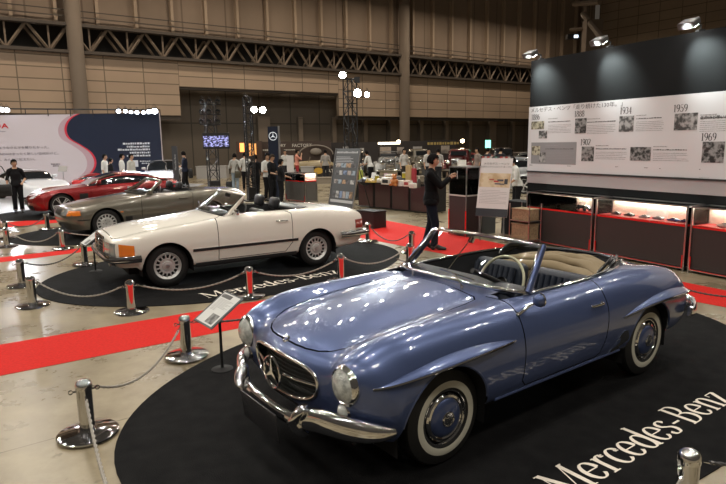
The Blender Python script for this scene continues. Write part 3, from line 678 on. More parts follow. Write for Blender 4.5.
# ---------------------------------------------------------------- white convertible and its grey successor
def lowcar(name, pose, label, paint, cage, AR, parts, openings, lining=None, cock=None, sub=6, it=3, group=None):
    C = Car(name, pose, label, group)
    C.body(cage, paint, AR, parts, openings, sub=sub, it=it); C.wells(AR, .56)
    C.arch_lips(AR, paint, .007)
    if cock:
        mb = MB(); n = len(cock); lo = [mb.bm.verts.new((x, y, .38)) for x, y in cock]; hi = [mb.bm.verts.new(Vector((x, y*1.01, C.sz(x, y).z-.006))) for x, y in cock]
        mb.bm.faces.new(lo)
        for k in range(n): mb.bm.faces.new((lo[k], lo[(k+1) % n], hi[(k+1) % n], hi[k]))
        mb.build('cockpit_lining', lining, C.root, smooth=0)
    mb = MB(); mb.box((-1.25, 0, .27), (3.5, 1.08, .12)); mb.box((.0, 0, .50), (1.0, 1.02, .4)); mb.box((-3.0, 0, .5), (.5, 1.0, .35)); mb.build('chassis', matt_black, C.root)
    return C
def screen(C, base, topc, frame, pillar_r=.022, hdr=.018, top_m=None, gm=None):
    full = lambda a: [Vector(p) for p in a]+[Vector((x, -y, z)) for x, y, z in a[:-1][::-1]]
    B_, T_ = spl(full(base), 4), spl(full(topc), 4); rt = C.root
    G = np.array([[list(b.lerp(t, k/5)) for k in range(6)] for b, t in zip(B_, T_)])
    mb = MB(); mb.grid(G); mb.build('windscreen', gm or glass, rt, smooth=80)
    mb = MB(); mb.tube(B_, .012, 8); mb.build('windscreen_seal', black, rt)
    mb = MB(); mb.tube(T_, hdr, 10, flat=(1.5, .8))
    for s_ in (0, -1): mb.tube([B_[s_]+Vector((.03, 0, -.03)), B_[s_].lerp(T_[s_], .5), T_[s_]], [pillar_r*1.15, pillar_r, pillar_r*.95], 10, flat=(.8, 1.3))
    mb.build('windscreen_frame', frame, rt, smooth=60)
def side_strip(C, xs, z, w, m, name, d=.008, sides=(1, -1), r=None):
    for sg in sides:
        mb = MB(); pts = [C.sy(x, z, sg, d*.3) for x in np.linspace(xs[0], xs[1], 30)]
        mb.tube(pts, w, 8, flat=(d/w, 1.)); mb.build(name, m, C.root)
def patch(C, rect, side, name, m, d=.006, n=6, parent=None, inset=-.01):
    "a plate that follows the flank: rect = (x0, x1, z0, z1)"
    x0, x1, z0, z1 = rect; G = np.array([[list(C.sy(x, z, side, d)) for z in np.linspace(z0, z1, n)] for x in np.linspace(x0, x1, n)])
    H_ = np.array([[list(C.sy(x, z, side, inset)) for z in np.linspace(z0, z1, n)] for x in np.linspace(x0, x1, n)])
    mb = MB(); mb.grid(G)
    for a, b in ((G[0], H_[0]), (G[-1], H_[-1]), (G[:, 0], H_[:, 0]), (G[:, -1], H_[:, -1])): mb.grid(np.stack([a, b]))
    return mb.build(name, m, parent or C.root, smooth=40, weld=1e-5)
def fpatch(C, rect, name, m, d=.006, side=1, n=6, parent=None, inset=-.02):
    "a plate on the nose or tail: rect = (y0, y1, z0, z1)"
    y0, y1, z0, z1 = rect; G = np.array([[list(C.sx(y, z, d, side)) for z in np.linspace(z0, z1, n)] for y in np.linspace(y0, y1, n)])
    H_ = np.array([[list(C.sx(y, z, inset, side)) for z in np.linspace(z0, z1, n)] for y in np.linspace(y0, y1, n)])
    mb = MB(); mb.grid(G)
    for a, b in ((G[0], H_[0]), (G[-1], H_[-1]), (G[:, 0], H_[:, 0]), (G[:, -1], H_[:, -1])): mb.grid(np.stack([a, b]))
    return mb.build(name, m, parent or C.root, smooth=40, weld=1e-5)
ivory = mat('ivory_paint', (.76, .73, .66), .42, 0., coat=1.)
leather_black = mat('black_leather', (.015, .015, .018), .42)
alloy = mat('alloy_silver', (.66, .66, .65), .42, .6)
def build_white():
    Y = [0, .28, .50, .64, .74, .80, .845, .876, .878, .860, .835, .76]
    def r_(x, z, y=None, dx=None): return row(x, y or Y, z, dx)
    cage = [
     [(.70, 0, .36), (.70, .28, .36), (.69, .50, .36), (.67, .62, .36), (.65, .70, .36), (.62, .75, .36), (.57, .79, .36), (.50, .82, .36), (.46, .83, .36), (.43, .83, .35), (.40, .82, .32), (.36, .76, .28)],
     [(.77, 0, .48), (.77, .28, .48), (.755, .50, .48), (.735, .64, .48), (.715, .73, .48), (.68, .785, .48), (.62, .825, .48), (.52, .85, .47), (.46, .856, .46), (.42, .85, .40), (.38, .83, .33), (.35, .76, .28)],
     [(.775, 0, .62), (.775, .28, .62), (.765, .50, .62), (.745, .645, .62), (.725, .745, .62), (.69, .80, .62), (.625, .84, .615), (.52, .866, .57), (.45, .868, .51), (.40, .855, .42), (.36, .834, .33), (.33, .76, .28)],
     [(.775, 0, .735), (.775, .28, .735), (.755, .50, .725), (.735, .645, .715), (.715, .745, .705), (.68, .80, .70), (.61, .842, .69), (.50, .870, .61), (.43, .870, .52), (.36, .857, .42), (.32, .834, .32), (.30, .76, .28)],
     [(.745, 0, .79), (.745, .28, .785), (.73, .50, .765), (.71, .645, .75), (.69, .74, .745), (.655, .795, .74), (.58, .84, .72), (.46, .872, .62), (.38, .873, .525), (.30, .858, .42), (.26, .834, .31), (.24, .76, .28)],
     r_(.42, [.865, .858, .835, .815, .812, .80, .755, .63, .53, .42, .30, .28], None, [.06, .06, .04, .02, 0, 0, -.02, -.08, -.14, -.16, -.2, -.2]),
     r_(.05, [.920, .912, .885, .865, .860, .845, .785, .64, .53, .42, .30, .28]),
     r_(-.40, [.965, .958, .930, .910, .902, .885, .81, .645, .53, .42, .30, .28]),
     r_(-.85, [1.00, .995, .985, .965, .950, .925, .835, .65, .53, .42, .30, .28]),
     r_(-1.30, [1.02, 1.015, 1.005, .99, .975, .945, .845, .65, .53, .42, .30, .28]),
     r_(-1.80, [1.02, 1.015, 1.005, .99, .975, .945, .845, .65, .53, .42, .30, .28]),
     r_(-2.30, [1.015, 1.01, 1.0, .985, .97, .94, .845, .65, .53, .42, .30, .28]),
     r_(-2.75, [.990, .985, .975, .965, .95, .92, .835, .65, .53, .42, .31, .29]),
     r_(-3.10, [.955, .952, .942, .93, .915, .89, .81, .64, .53, .42, .32, .30], [0, .28, .49, .63, .73, .785, .83, .86, .862, .84, .81, .74]),
     r_(-3.34, [.905, .902, .895, .885, .87, .85, .78, .62, .52, .42, .34, .32], [0, .27, .48, .61, .70, .75, .79, .82, .825, .80, .77, .70], [0, 0, 0, .01, .02, .03, .04, .05, .06, .07, .08, .08]),
     r_(-3.42, [.82, .82, .815, .81, .80, .79, .74, .61, .51, .42, .35, .33], [0, .27, .47, .60, .68, .73, .77, .80, .80, .78, .75, .68], [0, 0, 0, .01, .02, .03, .05, .06, .07, .09, .12, .12]),
     r_(-3.43, [.60]*7+[.57, .51, .43, .37, .35], [0, .27, .47, .60, .67, .71, .75, .78, .78, .76, .73, .66], [0, 0, 0, .01, .02, .03, .05, .06, .07, .09, .12, .12]),
     r_(-3.34, [.40]*9+[.40, .38, .36], [0, .27, .46, .58, .65, .69, .72, .74, .74, .73, .70, .65])]
    AR = [(.0, .315, .365), (-2.45, .315, .355)]
    cock = [(-.98, -.60), (-1.10, -.655), (-1.6, -.665), (-2.1, -.655), (-2.32, -.60), (-2.40, -.50), (-2.44, 0), (-2.40, .50), (-2.32, .60), (-2.1, .655), (-1.6, .665), (-1.10, .655), (-.98, .60)]
    door = [(-.76, .93), (-.75, .34), (-1.86, .34), (-1.98, .48), (-2.0, .945), (-1.9, 1.0), (-.8, 1.0)]
    hood = [(.70, .0), (.70, .58), (.60, .66), (-.80, .68), (-.88, .60), (-.92, 0), (-.88, -.60), (-.80, -.68), (.60, -.66), (.70, -.58)]
    boot = [(-2.70, .62), (-3.28, .60), (-3.28, -.60), (-2.70, -.62)]
    C = lowcar('convertible', (-3.2844, 9.078, 3.7001), 'white open two-door convertible with orange indicators and black headrests, middle of the show cars', ivory, cage, AR,
        [('door', door, (0, 2), lambda c: c.y > .7), ('door', door, (0, 2), lambda c: c.y < -.7), ('bonnet', hood, (0, 1), lambda c: c.z > .76), ('boot_lid', boot, (0, 1), lambda c: c.z > .84)],
        [(cock, (0, 1), lambda c: c.z > .9)], mat('dark_trim', (.02, .02, .022), .8), cock)
    rt = C.root
    wheels4(C, 2.46, .705, .705, .315, 'bundt', [alloy, black], Rt=.315, rim=.195, w=.165)
    # lower valance and strips
    side_strip(C, (-.36, -2.08), .515, .017, black, 'rubbing_strip'); side_strip(C, (-.36, -2.08), .538, .006, chrome, 'strip_trim', .012)
    side_strip(C, (-.40, -2.06), .300, .045, matt_black, 'sill', .012)
    base = [(-.96, .70, .955), (-.88, .62, .985), (-.82, .4, 1.0), (-.79, 0, 1.005)]; topc = [(-1.30, .60, 1.265), (-1.26, .50, 1.285), (-1.22, .3, 1.30), (-1.20, 0, 1.305)]
    screen(C, base, topc, ivory, .024, .020)
    for sg in (1, -1):
        mb = MB(); mb.tube([Vector((-.90, .70*sg, .965)), Vector((-1.27, .612*sg, 1.265))], .010, 8); mb.build('pillar_trim', chrome, rt)
        mb = MB(); e = [C.sz(x, y*sg, .006) for x, y in [(-1.02, .665), (-1.5, .672), (-2.0, .668), (-2.30, .63), (-2.41, .52)]]; mb.tube(spl(e, 5), .010, 8); mb.build('waist_trim', chrome, rt)
        mb = MB(); a = C.sy(-1.78, .845, sg, .02); mb.tube([C.sy(-1.72, .845, sg, 0), C.sy(-1.74, .845, sg, .03), C.sy(-1.90, .84, sg, .03), C.sy(-1.92, .84, sg, 0)], .010, 8); mb.build('door_handle', chrome, rt)
        mb = MB(); q = C.sz(-1.08, .70*sg, 0)+Vector((0, .10*sg, .055)); rounded_box(mb, tuple(q), (.06, .15, .09), .022); mb.tube([C.sz(-1.06, .70*sg, 0), q], .015, 8); h = mb.build('door_mirror', chrome, rt, smooth=50)
        # lamps: clear block on the nose, amber round the corner
        hl = fpatch(C, (sg*.38, sg*.785, .525, .715), 'headlamp', mat('lamp_block', (.35, .37, .37), .12, .3, coat=1., noise=(9, (.22, .23, .23), .4, .7)), .012)
        G = []
        for t in np.linspace(0, 1, 12):
            rowp = []
            for z in np.linspace(.525, .712, 6):
                zz = z-.035*t*(z > .6)*(z-.6)/.11; p = C.sy(.66-.20*t, zz, sg, .012)
                rowp.append(list(p))
            G.append(rowp)
        mb = MB(); mb.grid(np.array(G)); mb.build('indicator', lens_amber, rt, smooth=50)
        patch(C, (-3.20, -3.37, .60, .745), sg, 'tail_lamp', lens_red, .012)
        fpatch(C, (sg*.42, sg*.73, .60, .755), 'tail_lamp', lens_red, .012, side=-1)
        seat(C, .33*sg, leather_black, x=-1.72, head=True, w=.52, back=.44, z=.40, pleats=0)
    # radiator grille with the big star
    mb = MB(); ring = [C.sx(y, z, .012) for y, z in [(-.36, .53), (-.36, .74), (-.33, .765), (.33, .765), (.36, .74), (.36, .53)]]; mb.tube(ring, .014, 8, closed=True); g = mb.build('grille', chrome, rt)
    fpatch(C, (-.35, .35, .535, .755), 'grille_recess', black, .003, parent=g)
    mb = MB()
    for z in (.575, .625, .675, .72): mb.tube([C.sx(y, z, .014) for y in (-.35, 0, .35)], .005, 6)
    mb.build('grille_bars', satin, g)
    mb = MB(); star(mb, T((C.sx(0, .645).x+.02, 0, .645)) @ Matrix.Rotation(PI/2, 4, 'Z') @ Matrix.Rotation(PI/2, 4, 'X'), .10, .15, .012, rr=.08); mb.build('star_emblem', chrome, g)
    def bump(path, name, z, side_=1):
        P = spl([(x, y, z) for x, y in path], 8)
        mb = MB(); mb.sweep(P, [(0, -.055), (.03, -.05), (.045, -.02), (.045, .02), (.03, .05), (0, .055)], 0, up=(0, 0, 1)); b = mb.build(name, chrome, rt, smooth=50)
        mb = MB(); mb.sweep(P, [(.044, -.016), (.058, -.014), (.058, .014), (.044, .016)], 0); mb.build('rubber_insert', black, b, smooth=30)
    fr = [(.38, .885), (.52, .88), (.65, .84), (.73, .77), (.775, .60), (.79, .30), (.795, 0)]
    bump([(x, -y) for x, y in fr]+fr[:-1][::-1], 'front_bumper', .49)
    rr_ = [(-2.86, .895), (-3.15, .885), (-3.38, .84), (-3.47, .75), (-3.50, .5), (-3.51, 0)]
    bump(rr_+[(x, -y) for x, y in rr_[:-1][::-1]], 'rear_bumper', .52)
    fpatch(C, (-.62, .62, .365, .43), 'front_valance', black, .01)
    for sg in (.45, -.45): mb = MB(); mb.lathe([(.055, 0), (.05, .03), (0, .035)], T(C.sx(sg, .40, 0)) @ XAX, 20); mb.build('fog_lamp', lens_clear, rt)
    mb = MB(); rounded_box(mb, (-1.05, 0, .93), (.30, 1.2, .12), .04); rounded_box(mb, (-.98, 0, .985), (.24, 1.18, .05), .02); mb.build('dashboard', black, rt, smooth=50)
    steering(C, (-1.28, .36, .93), .20, -.5, black, .013)
    mb = MB(); rounded_box(mb, (-2.32, 0, .965), (.26, 1.15, .07), .03); mb.build('hood_cover', black, rt, smooth=50)
    mb = MB(); mb.box((-1.235, 0, 1.235), (.02, .22, .06), bev=.008, tilt=(-.2, 'Y')); mb.tube([(-1.22, 0, 1.29), (-1.235, 0, 1.24)], .008, 6); mb.build('rear_view_mirror', black, rt)
    for y in (.30, -.30):
        mb = MB(); mb.tube([C.sz(-.80, y, .01), Vector((-.90, y-.2, 1.06)), Vector((-.96, y-.42, 1.09))], .007, 6); mb.build('wiper', black, rt)
    return C
white = build_white()
pewter = mat('pewter_paint', (.17, .155, .125), .30, .55, coat=1.)
pewter_low = mat('pewter_cladding', (.125, .115, .10), .38, .4, coat=.6)
def build_grey():
    Y = [0, .30, .52, .66, .76, .82, .862, .890, .895, .880, .855, .78]
    def r_(x, z, y=None, dx=None): return row(x, y or Y, z, dx)
    cage = [
     [(.78, 0, .22), (.78, .30, .22), (.77, .50, .22), (.74, .64, .22), (.70, .73, .22), (.65, .79, .22), (.58, .83, .22), (.50, .86, .22), (.44, .87, .22), (.41, .87, .22), (.38, .86, .22), (.35, .80, .22)],
     [(.87, 0, .40), (.865, .30, .40), (.85, .50, .40), (.82, .64, .40), (.78, .74, .40), (.72, .80, .40), (.64, .85, .40), (.52, .88, .39), (.45, .885, .37), (.41, .88, .32), (.37, .86, .24), (.34, .80, .22)],
     [(.865, 0, .54), (.86, .30, .54), (.845, .50, .54), (.81, .645, .54), (.77, .745, .54), (.71, .805, .54), (.63, .85, .54), (.52, .882, .52), (.44, .888, .48), (.39, .88, .38), (.35, .858, .25), (.32, .78, .22)],
     [(.80, 0, .66), (.795, .30, .66), (.78, .52, .655), (.75, .65, .65), (.71, .75, .645), (.66, .81, .64), (.58, .852, .63), (.46, .885, .58), (.38, .890, .50), (.32, .88, .38), (.28, .858, .25), (.26, .78, .22)],
     [(.71, 0, .72), (.70, .30, .718), (.68, .52, .71), (.65, .66, .70), (.61, .755, .695), (.56, .815, .69), (.49, .856, .67), (.38, .888, .60), (.31, .893, .51), (.25, .88, .38), (.22, .857, .25), (.20, .78, .22)],
     r_(.25, [.805, .802, .79, .775, .77, .755, .715, .62, .52, .38, .25, .22]),
     r_(-.15, [.865, .86, .845, .83, .822, .805, .755, .635, .52, .38, .25, .22]),
     r_(-.60, [.92, .915, .90, .885, .872, .85, .785, .65, .52, .38, .25, .22]),
     r_(-1.0, [.96, .955, .945, .93, .91, .885, .81, .655, .52, .38, .25, .22]),
     r_(-1.5, [.965, .96, .95, .94, .925, .90, .82, .66, .52, .38, .25, .22]),
     r_(-2.0, [.97, .965, .955, .945, .93, .905, .825, .66, .52, .38, .25, .22]),
     r_(-2.5, [.97, .965, .955, .945, .93, .905, .83, .665, .52, .38, .25, .22]),
     r_(-3.0, [.95, .945, .935, .925, .91, .885, .82, .66, .52, .38, .27, .25]),
     r_(-3.4, [.92, .915, .905, .89, .87, .845, .79, .64, .52, .39, .30, .28], [0, .29, .50, .63, .72, .775, .815, .84, .845, .83, .80, .72]),
     r_(-3.55, [.80, .80, .795, .785, .775, .76, .72, .61, .51, .41, .33, .31], [0, .28, .48, .60, .68, .73, .77, .795, .80, .78, .76, .70], [0, 0, 0, .01, .03, .05, .07, .09, .10, .1, .12, .12]),
     r_(-3.52, [.50]*8+[.48, .42, .36, .34], [0, .28, .47, .59, .66, .70, .74, .76, .76, .75, .72, .68], [0, 0, 0, .01, .03, .05, .07, .09, .10, .1, .12, .12]),
     r_(-3.40, [.34]*12, [0, .28, .47, .58, .64, .68, .71, .73, .73, .72, .70, .66])]
    AR = [(0, .32, .37), (-2.515, .32, .36)]
    cock = [(-.98, -.62), (-1.10, -.67), (-1.6, -.68), (-2.0, -.67), (-2.18, -.62), (-2.22, 0), (-2.18, .62), (-2.0, .67), (-1.6, .68), (-1.10, .67), (-.98, .62)]
    door = [(-.80, .87), (-.78, .26), (-1.88, .26), (-2.02, .42), (-2.06, .90), (-1.9, 1.0), (-.9, 1.0)]
    hood = [(.64, 0), (.63, .50), (.56, .64), (-.72, .72), (-.84, .64), (-.90, 0), (-.84, -.64), (-.72, -.72), (.56, -.64), (.63, -.50)]
    C = lowcar('convertible', (-6.3791, 14.0228, -2.4958), 'pewter grey open convertible with a smooth flank and orange corner light, behind the white one', pewter, cage, AR,
        [('door', door, (0, 2), lambda c: c.y > .7), ('bonnet', hood, (0, 1), lambda c: c.z > .66)], [(cock, (0, 1), lambda c: c.z > .86)], mat('dark_trim', (.02, .02, .022), .8), cock)
    rt = C.root
    wheels4(C, 2.515, .735, .735, .32, 'eighthole', [alloy, black], Rt=.32, rim=.215, w=.19)
    for sg in (1, -1):
        for rect in ((-.40, -.77, .25, .47), (-.80, -1.86, .26, .47), (-1.92, -2.12, .26, .47)): patch(C, rect, sg, 'side_cladding', pewter_low, .009)
        patch(C, (-.41, -.56, .345, .45), sg, 'side_vent', black, .012)
        patch(C, (-.30, -.36, .555, .58), sg, 'side_marker', lens_amber, .010)
        G = []
        for t in np.linspace(0, 1, 12):
            rowp = []
            for z in np.linspace(.545, .655, 6):
                if t < .4: p = C.sx(sg*(.67+.09*t/.4), z, .010)
                else: u = (t-.4)/.6; p = C.sy(.67-.12*u, z, sg, .010)
                rowp.append(list(p))
            G.append(rowp)
        mb = MB(); mb.grid(np.array(G)); mb.build('indicator', lens_amber, rt, smooth=50)
        fpatch(C, (sg*.33, sg*.66, .545, .66), 'headlamp', MATS['lamp_block'], .010)
        q = C.sz(-1.02, .74*sg, 0)+Vector((0, .09*sg, .06)); mb = MB(); rounded_box(mb, tuple(q), (.09, .20, .12), .035); mb.tube([C.sz(-1.0, .72*sg, 0), q], .02, 8); mb.build('door_mirror', pewter, rt, smooth=50)
        mb = MB(); mb.tube([C.sy(-1.70, .79, sg, 0), C.sy(-1.72, .79, sg, .03), C.sy(-1.90, .79, sg, .03), C.sy(-1.92, .79, sg, 0)], .014, 8); mb.build('door_handle', pewter, rt)
        mb = MB(); mb.tube(spl([C.sz(x, y*sg, .004) for x, y in [(-1.02, .69), (-1.5, .69), (-2.0, .685), (-2.2, .64)]], 5), .010, 8); mb.build('waist_trim', black, rt)
        seat(C, .36*sg, leather_black, x=-1.70, head=True, w=.54, back=.46, z=.36, pleats=0)
        fpatch(C, (sg*.30, sg*.70, .60, .78), 'tail_lamp', lens_red, .012, side=-1)
    side_strip(C, (.62, .36), .44, .012, black, 'bumper_strip')
    base = [(-.97, .73, .905), (-.86, .62, .94), (-.78, .4, .96), (-.75, 0, .965)]; topc = [(-1.38, .60, 1.215), (-1.34, .50, 1.235), (-1.30, .3, 1.25), (-1.28, 0, 1.255)]
    screen(C, base, topc, pewter, .030, .024)
    fpatch(C, (-.30, .30, .55, .665), 'grille', black, .01)
    mb = MB(); rounded_box(mb, (-1.1, 0, .91), (.30, 1.2, .12), .04); mb.build('dashboard', black, rt, smooth=50)
    steering(C, (-1.32, .36, .90), .19, -.5, black, .014)
    mb = MB(); mb.tube([(-2.05, .6, .92), (-2.08, .58, 1.05), (-2.08, -.58, 1.05), (-2.05, -.6, .92)], .02, 8); mb.build('roll_bar', black, rt)
    return C
grey = build_grey()
# ---------------------------------------------------------------- coupes with a roof
def coupe(name, pose, label, paint, L=(.88, 2.6, -3.68), H=1.26, lean=0., wm=None, Rt=.335, sub=4, hood=.78, belt=.93, group=None, det=True):
    nose, wb, tail = L; k = nose/.88
    Y = [0, .30, .52, .66, .77, .84, .885, .915, .91, .90, .87, .80]
    def r_(x, z, y=None, dx=None): return row(x, y or Y, z, dx)
    h = hood-.78; b = belt-.93; rx = lambda x: x*(wb+nose)/(2.6+.88) if x < 0 else x*k
    cage = [
     [(rx(x), y, .2) for x, y in [(.80, 0), (.80, .30), (.77, .50), (.72, .64), (.66, .74), (.60, .80), (.54, .84), (.48, .87), (.44, .88), (.42, .88), (.40, .86), (.36, .80)]],
     [(rx(x), y, z) for x, y, z in [(.88, 0, .36), (.87, .30, .36), (.83, .50, .36), (.77, .65, .36), (.71, .75, .36), (.64, .81, .36), (.57, .86, .36), (.50, .89, .35), (.46, .90, .33), (.43, .89, .29), (.40, .87, .23), (.36, .80, .2)]],
     [(rx(x), y, z+h*.5) for x, y, z in [(.87, 0, .52), (.86, .30, .52), (.81, .50, .53), (.75, .65, .55), (.69, .75, .57), (.62, .82, .57), (.55, .865, .56), (.48, .90, .52), (.42, .905, .46), (.37, .895, .36), (.34, .87, .25), (.31, .80, .2)]],
     [(rx(x), y, z+h) for x, y, z in [(.76, 0, .63), (.75, .30, .63), (.70, .52, .64), (.64, .66, .665), (.58, .77, .68), (.51, .84, .675), (.44, .88, .64), (.36, .91, .56), (.30, .91, .47), (.26, .90, .36), (.24, .87, .24), (.22, .80, .2)]],
     r_(rx(.28), [.74+h, .74+h, .74+h, .76+h, .785+h, .77+h, .715+h, .60, .48, .36, .24, .2]),
     r_(rx(-.2), [.82+h, .82+h, .81+h, .81+h, .825+h, .81+h, .75+h, .62, .49, .36, .24, .2]),
     r_(rx(-.75), [.90+b, .895+b, .88+b, .87+b, .865+b, .845+b, .78+b, .64, .49, .36, .24, .2]),
     r_(rx(-1.3), [.93+b, .925+b, .915+b, .905+b, .895+b, .87+b, .80+b, .65, .49, .36, .24, .2]),
     r_(rx(-2.0), [.95+b, .945+b, .935+b, .925+b, .915+b, .89+b, .82+b, .67, .50, .36, .24, .2]),
     r_(rx(-2.6), [.98+b, .975+b, .965+b, .955+b, .945+b, .92+b, .85+b, .70, .52, .37, .25, .2]),
     r_(rx(-3.1), [.99+b, .985+b, .97+b, .95+b, .93+b, .90+b, .83+b, .69, .53, .38, .27, .23], [0, .29, .50, .64, .74, .80, .85, .88, .88, .86, .83, .76]),
     r_(tail+.1, [.96+b, .95+b, .93+b, .90+b, .87+b, .84+b, .78+b, .66, .53, .40, .30, .26], [0, .28, .48, .60, .68, .73, .77, .80, .80, .79, .76, .70]),
     r_(tail, [.78]*6+[.74, .64, .53, .42, .33, .30], [0, .27, .45, .56, .63, .67, .71, .74, .75, .74, .72, .68], [0, 0, .02, .05, .08, .11, .14, .16, .16, .16, .16, .16]),
     r_(tail+.06, [.36]*12, [0, .26, .44, .54, .60, .64, .67, .70, .71, .70, .69, .66])]
    AR = [(0, Rt, Rt+.045), (-wb, Rt, Rt+.045)]
    C = Car(name, pose, label, group); door = [(rx(-.85), .86), (rx(-.80), .28), (rx(-1.85), .28), (rx(-2.05), .5), (rx(-2.1), .9), (rx(-1.9), 1.05), (rx(-.95), 1.05)]
    C.body(cage, paint, AR, [('door', door, (0, 2), lambda c: c.y > .72)] if det else [], [], sub=sub, it=2, gap=.007); C.wells(AR); rt = C.root
    wheels4(C, wb, .74, .74, Rt, 'spoke', wm or [alloy, black], Rt=Rt, rim=Rt-.085, w=.23)
    # greenhouse: dark glass body with a painted roof and pillars over it
    st = [(-.78, .62, .895, .0), (-1.15, .66, 1.09, .0), (-1.55, .60, H-.045, 0), (-2.0, .57, H, 0), (-2.45, .57, H-.04, 0), (-2.85, .60, H-.16, 0), (-3.25, .58, .985+b, 0)]
    st = [(rx(x), w_, z+(b if i in (0,) else 0), q) for i, (x, w_, z, q) in enumerate(st)]
    rows = []
    for x, w_, z, _ in st:
        zb = .86+b; sec = []
        for y, t in ((-.80, 0), (-.74, .45), (-.66, .85), (-.50, .97), (-.25, 1), (0, 1.0), (.25, 1), (.50, .97), (.66, .85), (.74, .45), (.80, 0)):
            sc = w_/.62; sec.append([x, y*(sc if abs(y) < .7 else (sc+1)/2*.99), zb+(z-zb)*t])
        rows.append(sec)
    G = np.array(rows); mirror = dense_simple(G, 6)
    mb = MB(); mb.grid(mirror); mb.build('glasshouse', dark_glass, rt, smooth=70)
    ni, nj = mirror.shape[:2]; i0, i1 = int(ni*.36), int(ni*.74)
    c_ = mirror.mean(0).mean(0); up = np.array([0, 0, .006])
    mb = MB(); R_ = mirror[i0:i1, int(nj*.22):int(nj*.79)+1]; mb.grid(R_+up); mb.build('roof', paint, rt, smooth=70)
    for j in (int(nj*.17), nj-1-int(nj*.17)):
        mb = MB(); P = [Vector(mirror[i, j]) for i in range(2, ni-2)]; mb.tube(P, .022, 8); mb.build('roof_rail', paint, rt)
    for sg in (1, -1):
        mb = MB(); q = Vector((rx(-1.08), .90*sg, .985+b)); rounded_box(mb, tuple(q), (.12, .20, .12), .045); mb.tube([C.sz(rx(-1.0), .80*sg, 0), q], .02, 8); mb.build('door_mirror', paint, rt, smooth=50)
        G2 = []
        for t in np.linspace(0, 1, 8): G2.append([list(C.sx(sg*(.46+.24*t), z+.03*t+h*.5, .008)) for z in np.linspace(.545, .615, 5)])
        mb = MB(); mb.grid(np.array(G2)); mb.build('headlamp', mat('led_lamp', (.75, .77, .8), .1, coat=1.), rt, smooth=60)
        fpatch(C, (sg*.42, sg*.66, .66, .78), 'tail_lamp', lens_red, .012, side=-1)
    fpatch(C, (-.34, .34, .36, .50), 'grille', black, .012)
    for sg in (1, -1): fpatch(C, (sg*.40, sg*.66, .25, .36), 'air_intake', black, .012)
    mb = MB(); mb.box((-1.3, 0, .26), (4.0, 1.05, .14)); mb.build('chassis', matt_black, rt)
    return C
def dense_simple(G, sub):
    def sp(A):
        o = []; n = len(A)
        for i in range(n-1):
            p0, p1, p2, p3 = A[max(0, i-1)], A[i], A[i+1], A[min(n-1, i+2)]
            for k in range(sub):
                t = k/sub; o.append(.5*(2*p1+(p2-p0)*t+(2*p0-5*p1+4*p2-p3)*t*t+(3*p1-p0-3*p2+p3)*t**3))
        o.append(A[-1]); return np.array(o)
    return sp(sp(G).transpose(1, 0, 2)).transpose(1, 0, 2)
red_paint = mat('dark_red_paint', (.26, .012, .014), .25, .3, coat=1.)
redc = coupe('coupe', (-9.5687, 18.3901, -2.5501), 'dark red coupe with a low roof and five-spoke wheels, beyond the grey convertible', red_paint)
patch(redc, (-.50, -.74, .50, .66), 1, 'side_vent', black, .010)
mb = MB(); star(mb, T((redc.sx(0, .43).x+.02, 0, .43)) @ Matrix.Rotation(PI/2, 4, 'Z') @ Matrix.Rotation(PI/2, 4, 'X'), .09, .15, .012, rr=.08); mb.build('star_emblem', chrome, redc.root)
for C_ in (blue, white, grey, redc): C_.root.location.z = .0115
